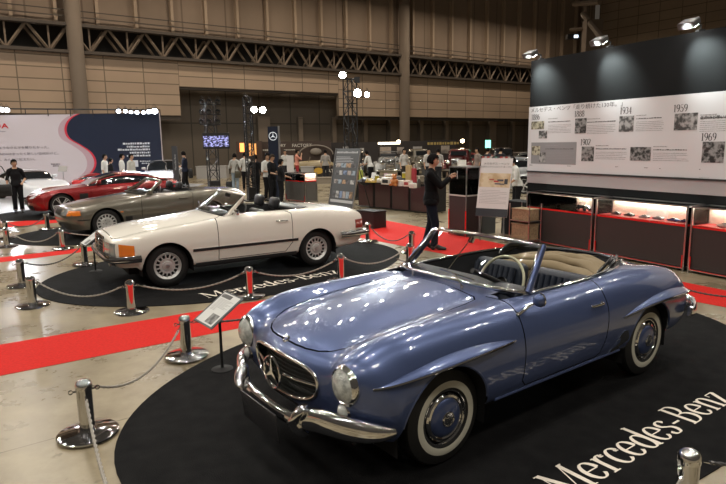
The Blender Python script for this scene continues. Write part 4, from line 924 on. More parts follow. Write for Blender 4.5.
# ---------------------------------------------------------------- floor, carpets, posts and ropes
floor_m = bpy.data.materials.new('polished_concrete'); floor_m.use_nodes = True
def _floor(m):
    nt = m.node_tree; b = nt.nodes['Principled BSDF']; N = nt.nodes.new; L = nt.links.new
    tc = N('ShaderNodeTexCoord')
    n1 = N('ShaderNodeTexNoise'); n1.inputs['Scale'].default_value = .9; n1.inputs['Detail'].default_value = 8; n1.inputs['Roughness'].default_value = .65; L(tc.outputs['Object'], n1.inputs['Vector'])
    c1 = N('ShaderNodeValToRGB'); c1.color_ramp.elements[0].position = .36; c1.color_ramp.elements[1].position = .60
    c1.color_ramp.elements[0].color = (.150, .120, .075, 1); c1.color_ramp.elements[1].color = (.315, .265, .178, 1); L(n1.outputs['Fac'], c1.inputs['Fac'])
    n2 = N('ShaderNodeTexNoise'); n2.inputs['Scale'].default_value = 5.5; n2.inputs['Detail'].default_value = 3; L(tc.outputs['Object'], n2.inputs['Vector'])
    c2 = N('ShaderNodeValToRGB'); c2.color_ramp.elements[0].position = .26; c2.color_ramp.elements[1].position = .33
    c2.color_ramp.elements[0].color = (.45, .43, .38, 1); c2.color_ramp.elements[1].color = (1, 1, 1, 1); L(n2.outputs['Fac'], c2.inputs['Fac'])
    mx = N('ShaderNodeMix'); mx.data_type = 'RGBA'; mx.blend_type = 'MULTIPLY'; mx.inputs[0].default_value = 1; L(c1.outputs['Color'], mx.inputs[6]); L(c2.outputs['Color'], mx.inputs[7])
    mp = N('ShaderNodeMapping'); mp.inputs['Rotation'].default_value = (0, 0, R(-36)); L(tc.outputs['Object'], mp.inputs['Vector'])
    br = N('ShaderNodeTexBrick'); br.offset = 0; br.inputs['Scale'].default_value = 1; br.inputs['Mortar Size'].default_value = .006; br.inputs['Brick Width'].default_value = 4.5; br.inputs['Row Height'].default_value = 4.5
    br.inputs['Color1'].default_value = (1, 1, 1, 1); br.inputs['Color2'].default_value = (1, 1, 1, 1); br.inputs['Mortar'].default_value = (.35, .32, .28, 1); L(mp.outputs['Vector'], br.inputs['Vector'])
    m2 = N('ShaderNodeMix'); m2.data_type = 'RGBA'; m2.blend_type = 'MULTIPLY'; m2.inputs[0].default_value = 1; L(mx.outputs[2], m2.inputs[6]); L(br.outputs['Color'], m2.inputs[7])
    L(m2.outputs[2], b.inputs['Base Color'])
    rr = N('ShaderNodeMapRange'); rr.inputs['To Min'].default_value = .16; rr.inputs['To Max'].default_value = .42; L(n1.outputs['Fac'], rr.inputs['Value']); L(rr.outputs['Result'], b.inputs['Roughness'])
_floor(floor_m)
mb = MB(); mb.quad([(-90, -12, 0), (90, -12, 0), (90, 110, 0), (-90, 110, 0)]); tag(mb.build('floor', floor_m, smooth=0), kind='structure')
carpet_black = mat('black_carpet', (.0065, .0065, .0072), .95, noise=(7, (.0115, .0115, .012), .35, .7), bump=(160, .35), spec=.12)
carpet_red = mat('red_carpet', (.60, .020, .015), .9, noise=(40, (.52, .016, .012), .4, .6), bump=(200, .3), spec=.2)
letter_w = mat('pale_lettering', (.78, .71, .62), .7)
A36 = R(36.4)
def oval(c, a, b, ang, label, text=None):
    P = [(a*math.cos(2*PI*k/96), b*math.sin(2*PI*k/96)) for k in range(96)]
    mb = MB(); mb.prism(P, Matrix(), .008); o = mb.build('oval_carpet', carpet_black, smooth=30); o.location = (c[0], c[1], .001); o.rotation_euler = (0, 0, ang)
    tag(o, label, 'carpet', 'black oval car carpets')
    if text:
        tx, ty, size, a2, sx = text
        mt = Matrix.Rotation(a2-ang, 4, 'Z'); loc = Matrix.Rotation(-ang, 4, 'Z') @ Vector((tx-c[0], ty-c[1], 0)); loc.z = .0095
        nib_text('Mercedes-Benz', size, T(loc) @ mt, 'lettering', letter_w, o, sx=sx, thick=.10, thin=.026)
    return o
oval((1.098, 5.264), 3.255, 2.174, A36, 'black oval carpet under the blue roadster, nearest of all', (1.17, 3.085, .377, R(36.0), .925))
oval((-2.18, 10.012), 3.12, 2.30, A36, 'black oval carpet under the white convertible, behind the blue roadster', (-2.14, 7.74, .447, R(39.6), .83))
oval((-5.30, 15.0), 3.35, 2.25, A36, 'black oval carpet under the grey convertible')
oval((-8.55, 19.5), 3.4, 2.3, A36, 'black oval carpet under the dark red coupe')
def strip(pts, label, z=.004):
    mb = MB(); A = [mb.bm.verts.new((x, y, z)) for x, y in pts]; mb.bm.faces.new(A); r = bmesh.ops.extrude_face_region(mb.bm, geom=mb.bm.faces[:]); 
    for v in [g for g in r['geom'] if isinstance(g, bmesh.types.BMVert)]: v.co.z = .0005
    return tag(mb.build('red_carpet', carpet_red, smooth=0), label, 'carpet')
def along(p, ang, t): return (p[0]+t*math.cos(ang), p[1]+t*math.sin(ang))
a1 = math.atan2(6.43-5.12, -1.42+3.36); n_, f_ = (-3.36, 5.12), (-3.89, 5.98)
strip([along(n_, a1, -9), along(n_, a1, 7.2), along(f_, a1-.02, 6.8), along(f_, a1-.02, -9)], 'red carpet runner between the blue roadster and the white convertible')
n2, f2 = fl(0, 268), fl(0, 261.5); a2 = R(36.5)
strip([along(n2, a2, -8), fl(92, 251), fl(96, 246.5), along(f2, a2, -8)], 'red carpet runner left of the white convertible, seen between two posts')
strip([along(fl(0, 230), a2, -6), fl(60, 222.5), fl(62, 218), along(fl(0, 223), a2, -6)], 'red carpet runner between the grey convertible and the dark red coupe')
strip([(-1.30, 14.4), (1.95, 10.10), (4.15, 7.31), (5.6, 5.5), (6.05, 5.75), (4.99, 7.63), (4.64, 8.22), (2.35, 12.5), (1.15, 14.7), (.0, 16.6)], 'wide red carpet aisle behind the blue roadster, in front of the glass cabinets', .0055)
# ---- posts with a chrome disc foot, and the twisted ropes between them
steel_dark = mat('polished_steel', (.62, .62, .63), .06, 1.)
def make_post():
    r = empty('barrier_post')
    mb = MB(); mb.lathe([(0, 0), (.205, 0), (.212, .006), (.210, .016), (.197, .024), (.09, .030), (.066, .036), (.060, .05), (0, .05)], n=48); mb.build('base', steel_dark, r)
    mb = MB(); mb.lathe([(0, .04), (.054, .04), (.054, .345), (.0545, .35), (0, .35)], n=32); mb.build('post', steel_dark, r)
    mb = MB(); mb.lathe([(0, .345), (.057, .345), (.058, .36), (.056, .385), (.048, .402), (.033, .413), (.015, .418), (0, .419)], n=32); mb.build('cap', chrome, r)
    for s in (1, -1):
        mb = MB(); mb.tube([(s*.05, 0, .335), (s*.075, 0, .338)], .007, 8); mb.tube([(s*.088+.014*math.cos(a), 0, .338+.014*math.sin(a)) for a in [2*PI*k/14 for k in range(14)]], .0045, 6, closed=True); mb.build('hook', chrome, r)
    return r
proto_post = make_post(); _k = None; posts = {}
PP = {'a': ((88.5, 435), 'polished post nearest the camera, left of the blue roadster'),
 'b': ((187, 357), 'polished post just left of the information stand at the blue roadster'),
 'c': ((132, 312), 'polished post in front of the front wheel of the white convertible'),
 'd': ((250, 297), 'polished post in front of the door of the white convertible'),
 'e': ((341, 281.6), 'polished post in front of the rear wheel of the white convertible'),
 'f': ((409.5, 268), 'polished post beside the blue windscreen pillar, nearer of two there'),
 'g': ((411.6, 252.7), 'polished post beside the blue windscreen pillar, farther of two there'),
 'h': ((368, 242), 'polished post behind the tail of the white convertible'),
 'i': ((33, 306), 'polished post left of the white convertible, nearer of two side by side'),
 'j': ((22.5, 286), 'polished post left of the white convertible, farther of two side by side'),
 'k': ((85.5, 265), 'polished post right at the nose of the white convertible'),
 'l': ((63, 249.4), 'polished post in front of the nose of the grey convertible'),
 'm': ((7.4, 247), 'polished post at the left picture edge, nearer of two there'),
 'n': ((6.6, 238.7), 'polished post at the left picture edge, farther of two there'),
 'o': ((48, 229.6), 'polished post between the grey convertible and the dark red coupe')}
PW = {k: fl(*v[0]) for k, v in PP.items()}
PW['z'] = fl(690, 451.5, .415)
LB = {k: v[1] for k, v in PP.items()}; LB['z'] = 'polished post at the lower right, in front of the lettering on the black carpet'
PW['y'] = fl(122, 575); PW['x'] = (-.35, 6.75); PW['w'] = fl(640, 299); PW['v'] = fl(800, 322); PW['u'] = (.85, 1.95); PW['t'] = (3.3, 3.35)
PW['s'] = fl(306, 222); PW['r'] = fl(160, 240); PW['q'] = fl(112, 226)
ang_of = {'a': .7, 'b': .5, 'c': .35, 'd': .6}
for k, (x, y) in PW.items():
    if k in 'yxwvutsrq': continue
    c = proto_post if k == 'a' else copy_tree(proto_post); c.location = (x, y, .0098 if k in 'abdehklzno' else .006 if k in 'j' else 0.); c.rotation_euler.z = .55
    tag(c, LB[k], 'post', 'polished barrier posts')
rope_m = mat('silver_rope', (.30, .275, .24), .6, bump=(120, .3)); rope_d = mat('dark_rope', (.06, .058, .06), .6)
def rope(p, q, label, sag=.16, m=rope_m, c0=True, c1=True):
    A = Vector((*PW[p], .338)); B = Vector((*PW[q], .338)); d = (B-A); d.z = 0; L = d.length; u = d/L; A += u*.10; B -= u*.10; L -= .2
    r = empty('barrier_rope', tuple(A.lerp(B, .5)), 0, label, 'rope', 'twisted barrier ropes'); O = A.lerp(B, .5)
    n = max(30, int(L/.022)); mid = [A.lerp(B, .03+.94*i/n)-O+Vector((0, 0, -.0-sag*(4*(.03+.94*i/n)*(1-(.03+.94*i/n))))) for i in range(n+1)]
    side = Vector((-u.y, u.x, 0)); mb = MB()
    for ph in (0, PI):
        mb.tube([P+side*(.0055*math.cos(ph+i*1.15))+Vector((0, 0, .0055*math.sin(ph+i*1.15))) for i, P in enumerate(mid)], .0075, 6)
    mb.build('rope', m, r, smooth=60)
    for e, s in ((mid[0], A-O), (mid[-1], B-O)):
        mb = MB(); mb.tube([e.lerp(s, -.5), e], .011, 8); mb.tube([e, e.lerp(s, .5), s], [.008, .006, .004], 8); mb.build('end_clip', chrome, r)
rope('y', 'a', 'grey twisted rope running from the nearest post down out of the frame', .13)
rope('a', 'b', 'grey twisted rope between the two posts left of the blue roadster', .20)
rope('b', 'x', 'dark twisted rope passing behind the information stand and the blue headlamp', .10, rope_d)
rope('w', 'v', 'dark twisted rope hanging over the red carpet behind the blue tail', .16, rope_d)
rope('z', 'u', 'pale twisted rope dropping left from the lower right post', .12); rope('z', 't', 'dark twisted rope running right from the lower right post', .12, rope_d)
rope('i', 'c', 'twisted rope at the front left of the white convertible', .17); rope('c', 'd', 'twisted rope along the front wheel and door of the white convertible', .13)
rope('d', 'e', 'twisted rope along the rear wheel of the white convertible', .13); rope('e', 'f', 'twisted rope right of the rear wheel of the white convertible', .15)
rope('h', 'g', 'twisted rope behind the tail of the white convertible, on the right', .20, rope_d); rope('h', 's', 'twisted rope hanging close behind the white tail', .15)
rope('j', 'k', 'dark twisted rope across the red runner to the white nose', .14, rope_d); rope('m', 'l', 'pale twisted rope in front of the grey convertible, on the left', .20)
rope('l', 'r', 'pale twisted rope from the grey nose towards the white bonnet', .13); rope('n', 'o', 'dark twisted rope in front of the dark red coupe', .15, rope_d); rope('o', 'q', 'twisted rope behind the grey nose', .12)
# ---- information stands: a black pole with a tilted framed sheet
def stand(base, phi, tau, z, w, l, label, sheets=True):
    r = empty('information_stand', (base[0], base[1], .009), phi, label, 'stand', 'tilted information stands')
    mb = MB(); mb.lathe([(0, 0), (.10, 0), (.10, .006), (.09, .010), (.02, .016), (.014, .02), (.013, z-.03), (0, z-.03)], n=28); mb.build('pole', matt_black, r)
    mt = T((0, 0, z)) @ Matrix.Rotation(-tau, 4, 'Y') @ Matrix.Rotation(-PI/2, 4, 'Z')   # local x = right, y = up the sheet
    mb = MB(); mb.prism(rrect(w, l, .006), mt, .012); b = mb.build('frame', mat('clear_frame', (.16, .17, .18), .15, coat=1.), r, smooth=0)
    mb = MB(); mb.prism([(-w*.43, -l*.46), (w*.43, -l*.46), (w*.43, l*.46), (-w*.43, l*.46)], mt @ T((0, 0, .012)), .001); mb.build('sheet', mat('paper', (.62, .63, .62), .6), b, smooth=0)
    mb = MB(); ink = mat('ink', (.02, .02, .022), .6)
    mb.prism([(-w*.40, l*.32), (w*.10, l*.32), (w*.10, l*.43), (-w*.40, l*.43)], mt @ T((0, 0, .0133)), .0004)
    mb.build('picture', mat('photo_grey', (.05, .05, .052), .4, noise=(14, (.22, .22, .22), .45, .6)), b, smooth=0); mb = MB()
    mb.prism([(-w*.02, -l*.42), (w*.36, -l*.42), (w*.36, -l*.14), (-w*.02, -l*.14)], mt @ T((0, 0, .0133)), .0004)
    mb.build('picture', mat('photo_grey', (.05, .05, .052), .4, noise=(14, (.22, .22, .22), .45, .6)), b, smooth=0)
    mb = MB()
    for i in range(11):
        yy = l*(.27-.034*i); x1 = w*(.36-.1*((i*7) % 3))
        mb.prism([(-w*.36, yy), (x1 if i < 8 else -w*.10, yy), (x1 if i < 8 else -w*.10, yy+.003), (-w*.36, yy+.003)], mt @ T((0, 0, .0133)), .0003)
    mb.build('printed_lines', mat('ink_grey', (.22, .22, .22), .6), b, smooth=0)
    return r
stand((-1.327, 5.175), R(38), R(34), .57, .38, .39, 'tilted information sheet on a black pole at the blue headlamp')
stand((-4.50, 9.63), R(38), R(34), .57, .38, .39, 'tilted information sheet on a black pole at the white grille')
stand((-7.43, 14.67), R(38), R(34), .57, .38, .39, 'tilted information sheet on a black pole at the grey nose')

# ---------------------------------------------------------------- hall shell
WA = R(35.6); WD = Vector((math.cos(WA), math.sin(WA), 0)); WN = Vector((-WD.y, WD.x, 0)); WP = Vector((3.445, 50.0, 0))
def wpt(s, z, back=0.): return WP+WD*s+WN*back+Vector((0, 0, z))
def panel_mat(name, c, c2, mort, bw, bh, ms=.02, rough=.8):
    m = bpy.data.materials.new(name); m.use_nodes = True; nt = m.node_tree; b = nt.nodes['Principled BSDF']; b.inputs['Roughness'].default_value = rough
    tc = nt.nodes.new('ShaderNodeTexCoord'); br = nt.nodes.new('ShaderNodeTexBrick'); br.offset = 0; br.inputs['Scale'].default_value = 1; br.inputs['Brick Width'].default_value = bw; br.inputs['Row Height'].default_value = bh; br.inputs['Mortar Size'].default_value = ms; br.inputs['Mortar Smooth'].default_value = .2
    br.inputs['Color1'].default_value = (*c, 1); br.inputs['Color2'].default_value = (*c2, 1); br.inputs['Mortar'].default_value = (*mort, 1); nt.links.new(tc.outputs['Object'], br.inputs['Vector'])
    n = nt.nodes.new('ShaderNodeTexNoise'); n.inputs['Scale'].default_value = .35; n.inputs['Detail'].default_value = 5; nt.links.new(tc.outputs['Object'], n.inputs['Vector'])
    mr = nt.nodes.new('ShaderNodeMapRange'); mr.inputs['To Min'].default_value = .75; mr.inputs['To Max'].default_value = 1.15; nt.links.new(n.outputs['Fac'], mr.inputs['Value'])
    mx = nt.nodes.new('ShaderNodeMix'); mx.data_type = 'RGBA'; mx.blend_type = 'MULTIPLY'; mx.inputs[0].default_value = 1; nt.links.new(br.outputs['Color'], mx.inputs[6]); nt.links.new(mr.outputs['Result'], mx.inputs[7])
    nt.links.new(mx.outputs[2], b.inputs['Base Color']); return m
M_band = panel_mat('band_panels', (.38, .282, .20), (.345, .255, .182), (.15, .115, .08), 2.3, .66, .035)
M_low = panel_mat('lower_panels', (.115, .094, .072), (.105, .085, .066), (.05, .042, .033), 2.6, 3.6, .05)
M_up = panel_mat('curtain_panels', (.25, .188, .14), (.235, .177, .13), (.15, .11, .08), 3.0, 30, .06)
M_pil = panel_mat('concrete_pillar', (.19, .15, .115), (.18, .142, .108), (.11, .09, .07), 9, 2.0, .03)
rust = mat('brown_steel', (.055, .042, .032), .7)
def wslab(name, s0, s1, z0, z1, m, back=0., th=.3):
    "slab whose local x runs along the wall, local y up, local z towards the hall"
    o_ = wpt(s0, z0, back); mb = MB(); mb.prism([(0, 0), (s1-s0, 0), (s1-s0, z1-z0), (0, z1-z0)], Matrix(), th)
    o = mb.build(name, m, smooth=0); o.matrix_world = Matrix(((WD.x, 0, -WN.x, o_.x), (WD.y, 0, -WN.y, o_.y), (0, 1, 0, o_.z), (0, 0, 0, 1))); tag(o, kind='structure'); return o
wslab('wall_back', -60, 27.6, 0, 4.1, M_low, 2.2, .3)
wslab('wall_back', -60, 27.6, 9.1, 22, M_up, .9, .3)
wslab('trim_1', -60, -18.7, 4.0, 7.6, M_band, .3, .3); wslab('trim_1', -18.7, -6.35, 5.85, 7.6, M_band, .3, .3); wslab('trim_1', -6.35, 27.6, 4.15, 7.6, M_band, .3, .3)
wslab('wall_recess', -20, -4, 0, 6.1, M_low, 2.0, .2)
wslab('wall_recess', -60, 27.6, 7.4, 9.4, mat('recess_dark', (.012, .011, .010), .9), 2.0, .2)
wslab('trim_2', -60, 27.6, 7.45, 7.62, rust, .1, .5); wslab('trim_2', -60, 27.6, 8.95, 9.12, rust, .1, .5); wslab('trim_2', -60, 27.6, 9.5, 9.56, rust, .0, .06); wslab('trim_2', -60, 27.6, 9.85, 9.90, rust, .0, .06)
wslab('trim_3', -60, -18.7, 3.7, 4.0, rust, .5, .4); wslab('trim_3', -6.35, 27.6, 3.9, 4.15, rust, .6, .4); wslab('trim_3', -18.7, -6.35, 5.7, 5.86, rust, .5, .4)
for s in np.arange(-39, 27, 2.25):
    wslab('trim_4', s-.09, s+.09, 9.1, 22, mat('rib_brown', (.33, .25, .18), .7), .6, .35)
for k, s in enumerate(np.arange(-12, 27, 3.1)): wslab('trim_6', s-.2 if k % 4 else s-.5, s+.2 if k % 4 else s+.5, 0, 4.1, M_pil, 2.0, .5)
mb = MB(); step = 2.15
for i, s in enumerate(np.arange(-40, 27.3, step)):
    a, b, c = wpt(s, 9.05, .0), wpt(s+step/2, 7.55, .0), wpt(s+step, 9.05, .0)
    for p, q in ((a, b), (b, c)): mb.tube([p, q], .085, 4)
    mb.tube([b, wpt(s+step/2, 9.05, 0)], .06, 4); mb.tube([wpt(s+step/2, 7.55, 1.3), wpt(s, 9.05, 1.3)], .08, 4); mb.tube([wpt(s+step/2, 7.55, 1.3), wpt(s+step, 9.05, 1.3)], .08, 4)
o = mb.build('trim_5', mat('truss_brown', (.15, .112, .08), .7), smooth=0); tag(o, kind='structure')
for s in (-24.7, .05, 24.6):
    mb = MB(); mb.lathe([(.43, 0), (.43, 22)], T(wpt(s, 0, -.25)), 24); tag(mb.build('hall_column', M_pil, smooth=60), kind='structure')
# right-hand side wall, coming towards the camera from the far corner
o_ = wpt(27.5, 0); RD = Vector((math.sin(WA), -math.cos(WA), 0))
mb = MB(); mb.prism([(0, 0), (75, 0), (75, 22), (0, 22)], Matrix(), .3); o = mb.build('wall_right', panel_mat('side_wall_panels', (.36, .28, .20), (.33, .25, .18), (.16, .125, .09), 2.2, .9, .04), smooth=0)
o.matrix_world = Matrix(((RD.x, 0, WD.x, o_.x), (RD.y, 0, WD.y, o_.y), (0, 1, 0, 0), (0, 0, 0, 1))); tag(o, kind='structure')
mb = MB(); a = atd(596, 12, 44); 
mb.tube([atd(583, 14, 50), atd(603, 40, 46)], .22, 8); mb.tube([atd(586, -4, 50), atd(586, 16, 50)], .18, 6); mb.tube([atd(574, 4, 50), atd(600, 2, 46)], .2, 8); mb.box(atd(592, 40, 49), (1.3, 1.0, 3.0)); mb.tube([atd(570, 30, 50), atd(592, 28, 49)], .15, 6)
tag(mb.build('roof_bracket', mat('bracket_brown', (.17, .13, .095), .7), smooth=0), kind='structure')
mb = MB(); p = atd(573, 37, 48); mb.box(p, (1.0, .5, .35)); c = mb.build('camera_housing', black, smooth=0); tag(c, 'small black camera housing high on the hall wall, with a bright window', 'camera')
mb = MB(); mb.box((p[0]+.15, p[1]-.27, p[2]), (.3, .04, .2)); mb.build('bright_window', mat('cool_glow', (.8, .9, 1), .5, emit=(.7, .85, 1), es=3), c, smooth=0)
# small round downlights under the lintel of the recess
for a, b in ((230, 88.7), (261.5, 90)):
    mb = MB(); mb.lathe([(0, 0), (.16, 0), (.16, .08), (0, .08)], T(atd(a, b, 46.5 if a > 240 else 45)), 12); tag(mb.build('downlight', mat('warm_glow', (1, .8, .5), .5, emit=(1, .75, .4), es=1.5)), 'small warm downlight under the dark lintel, %s of two' % ('left' if a < 240 else 'right'), 'lamp', 'lintel downlights')
mb = MB(); p = atd(488, 144, 48); mb.box(p, (.42, .1, .62)); tag(mb.build('exit_lamp', mat('green_glow', (.2, .8, .5), .5, emit=(.25, .9, .6), es=2.2), smooth=0), 'small glowing green sign low on the far wall', 'sign')
# bright booth flooring on the left
mb = MB(); mb.prism([fl(-260, 214), fl(20, 214), fl(95, 203), fl(175, 193), fl(205, 184), fl(160, 182.5), fl(-300, 186)], T((0, 0, .002)), .003); tag(mb.build('floor_booth', mat('white_vinyl', (.62, .64, .68), .25, coat=.3), smooth=0), kind='structure')
# ---------------------------------------------------------------- timeline wall on the right
PD = Vector((1.99, -3.69, 0)).normalized(); PN = Vector((PD.y, -PD.x, 0)); PO = Vector((3.545, 12.565, 0))
def PM(s=0, z=0, off=0): 
    o = PO+PD*s+PN*off+Vector((0, 0, z)); return Matrix(((PD.x, 0, PN.x, o.x), (PD.y, 0, PN.y, o.y), (0, 1, 0, o.z), (0, 0, 0, 1)))
def wl(a, b): q = onwall(a, b, (PO.x, PO.y), (PN.x, PN.y)); return (Vector(q)-PO).dot(PD), float(q[2])
wallr = empty('display_wall', tuple(PO), 0, 'tall black free-standing wall with a white timeline board and three top lamps', 'display wall')
def onw(name, m, poly, z0, h, s=0, zz=0, parent=wallr):
    mb = MB(); mb.prism(poly, PM(s, zz, z0), h); o = mb.build(name, m, smooth=0); o.parent = parent; o.matrix_parent_inverse = Matrix.Translation(-PO) if parent == wallr else Matrix(); 
    return o
def rect(s0, s1, z0, z1): return [(s0, z0), (s1, z0), (s1, z1), (s0, z1)]
W1 = 7.5
wall_black = mat('black_wall_paint', (.010, .011, .012), .9, noise=(1.2, (.013, .014, .015), .4, .7), spec=.15)
onw('panel', wall_black, rect(0, W1, 0, 3.68), -.16, .16)
onw('board', mat('white_board', (.66, .66, .68), .45), rect(0, W1, 1.43, 2.745), .0, .02)
onw('rail', mat('rail_dark', (.03, .03, .032), .4), rect(0, W1, 1.40, 1.43), .0, .04)
onw('lower_strip', mat('grey_strip', (.42, .38, .39), .5), rect(0, W1, 1.175, 1.40), .0, .018)
ink = MATS['ink']; inkg = mat('ink_soft', (.30, .30, .31), .6); JP = []
def wtext(txt, a, b, size, m=ink, name='lettering', sx=1., off=.022):
    s, z = wl(a, b); o = font_mesh(txt, size, name, m, None, .0008, sx=sx); o.parent = wallr; o.matrix_parent_inverse = Matrix.Translation(-PO); o.matrix_basis = PM(s, z, off); return o
def wnib(txt, a, b, size, sx=.85, thick=.10):
    s, z = wl(a, b); o, w_ = nib_text(txt, size, PM(s, z, .0225), 'year_numeral', ink, None, sx=sx, thick=thick, thin=.03); o.parent = wallr; o.matrix_parent_inverse = Matrix.Translation(-PO); return o
wtext('メルセデス・ベンツ「走り続けた130年。」', 531.5, 112.3, .10, mat('ink_mid', (.12, .12, .125), .6), 'heading', 1.18)
for t, a, b in (('1886', 532, 120.5), ('1888', 575, 117.5), ('1934', 620.5, 114.5), ('1959', 674, 112.5), ('1902', 581, 145.5), ('1969', 701.5, 141)):
    wnib(t, a, b-.4, .165)
photo_m = [mat('photo_%s' % k, c, .35, noise=(sc, c2, .42, .58)) for k, c, c2, sc in (('dark', (.03, .03, .03), (.30, .30, .30), 16), ('mid', (.07, .07, .07), (.42, .42, .42), 12), ('colour', (.10, .09, .06), (.50, .48, .36), 14))]
def pic(a0, b0, a1, b1, k, name='photo'):
    s0, z0 = wl(a0, b1); s1, z1 = wl(a1, b0); onw(name, photo_m[k], rect(s0, s1, z0, z1), .0205, .003)
for q in ((532, 121, 545, 129.5, 2), (539.5, 130.5, 548, 138.5, 1), (575.5, 118, 587.5, 133.5, 0), (619.5, 115.5, 635, 132, 1), (674.5, 112.5, 699, 130.5, 1), (582, 146.5, 595, 161, 0), (630.5, 147, 652, 160.5, 0), (702, 141.5, 726, 162.5, 0), (742, 110, 762, 128, 0)): pic(*q)
s0, z0 = wl(531.5, 163.5); s1, z1 = wl(577.5, 142); onw('grey_box', mat('mid_grey_print', (.26, .26, .27), .5), rect(s0, s1, z0, z1), .0205, .001)
for q in ((532.5, 146, 541, 155, 2), (540, 152.5, 546.5, 162, 1)):
    s0, z0 = wl(q[0], q[3]); s1, z1 = wl(q[2], q[1]); onw('photo', photo_m[q[4]], rect(s0, s1, z0, z1), .022, .003)
def lines(a0, a1, b, n, dz=.030, h=.008, m=inkg, seed=0, gap=True):
    rnd = random.Random(seed); s0, z0 = wl(a0, b); s1, _ = wl(a1, b); mb = MB()
    for i in range(n):
        s = s0; e = s1-(rnd.random()*.35*(s1-s0) if i % 3 == 2 else rnd.random()*.05)
        while s < e:
            l = rnd.uniform(.012, .05); mb.prism(rect(s, min(s+l, e), z0-i*dz, z0-i*dz+h*rnd.uniform(.7, 1.1)), PM(0, 0, .0215), .0006); s += l+rnd.uniform(.004, .010)
    o = mb.build('printed_lines', m, smooth=0); o.parent = wallr; o.matrix_parent_inverse = Matrix.Translation(-PO)
for i, (a0, a1, b, big) in enumerate(((549, 573, 119.2, 1), (588, 617, 119.5, 1), (637, 665, 116, 1), (701, 740, 115.5, 1), (546, 576, 146, 1), (596.5, 628, 146, 1), (654, 690, 147, 1), (728, 760, 145, 1))):
    lines(a0, a0+(a1-a0)*.45, b, 1, h=.014, m=inkg, seed=i); lines(a0, a1, b+3.3, 1, h=.018, m=mat('ink_mid', (.12, .12, .125), .6), seed=i+20); lines(a0, a1, b+6.3, 6 if i < 4 else 5, seed=i+40)
wtext('生命ほど尊いものはない。', 701, 119.3, .062, ink)
for i, a in enumerate((531, 552, 571, 590, 618, 640, 655, 675, 700)): lines(a, a+11, 173.2+i*.55, 3, .028, .006, inkg, i+80)
for i, a in enumerate((530, 568, 616, 645, 660, 700)): lines(a, a+4, 165.2+i*.9, 1, .02, .010, ink, i+120)
def spot(s, z, label):
    r = empty('spot_lamp', tuple(PO+PD*s+Vector((0, 0, z))), 0, label, 'lamp', 'lamps on top of the timeline wall')
    mt = Matrix(((PD.x, 0, PN.x, 0), (PD.y, 0, PN.y, 0), (0, 1, 0, 0), (0, 0, 0, 1)))
    mb = MB(); mb.tube([mt @ Vector((0, 0, -.08)), mt @ Vector((0, .10, -.08)), mt @ Vector((0, .12, .16))], .014, 8); mb.box(mt @ Vector((0, .01, -.08)), (.10, .10, .05)); mb.build('bracket', black, r)
    tl = mt @ T((0, .10, .22)) @ Matrix.Rotation(R(28), 4, 'X')
    f = MB(); f.prism(rrect(.26, .10, .02), tl @ T((0, 0, -.09)) @ Matrix.Rotation(0, 4, 'X'), .18); hd = f.build('lamp_head', mat('lamp_grey', (.12, .12, .12), .35, .5), r, smooth=0)
    mb = MB(); q = tl @ Vector((0, -.055, 0)); mb.prism([(-.11, -.06), (.11, -.06), (.11, .06), (-.11, .06)], tl @ T((0, -.052, 0)) @ Matrix.Rotation(PI/2, 4, 'X'), .004); mb.build('lens', mat('lamp_glow', (1, 1, 1), .5, emit=(1, .97, .9), es=22), hd, smooth=0)
    l = bpy.data.lights.new('spot_light', 'SPOT'); l.energy = 190; l.color = (.90, 1, .96); l.spot_size = R(74); l.spot_blend = 1.; l.shadow_soft_size = .05
    o = bpy.data.objects.new('spot_light', l); col.objects.link(o); p = PO+PD*s+Vector((0, 0, z+.07))+PN*.37; o.location = p
    tgt = PO+PD*(s+.16)+Vector((0, 0, z-.34)); o.rotation_euler = (tgt-p).to_track_quat('-Z', 'Y').to_euler()
for (a, b, lb) in ((538, 60, 'left of the three lamps on the black timeline wall'), (607, 48.5, 'middle of the three lamps on the black timeline wall'), (697, 34, 'right of the three lamps on the black timeline wall')):
    s, z = wl(a, b); spot(s, 3.68, lb)
spot(5.9, 3.68, 'lamp on the black timeline wall, out past the right edge')
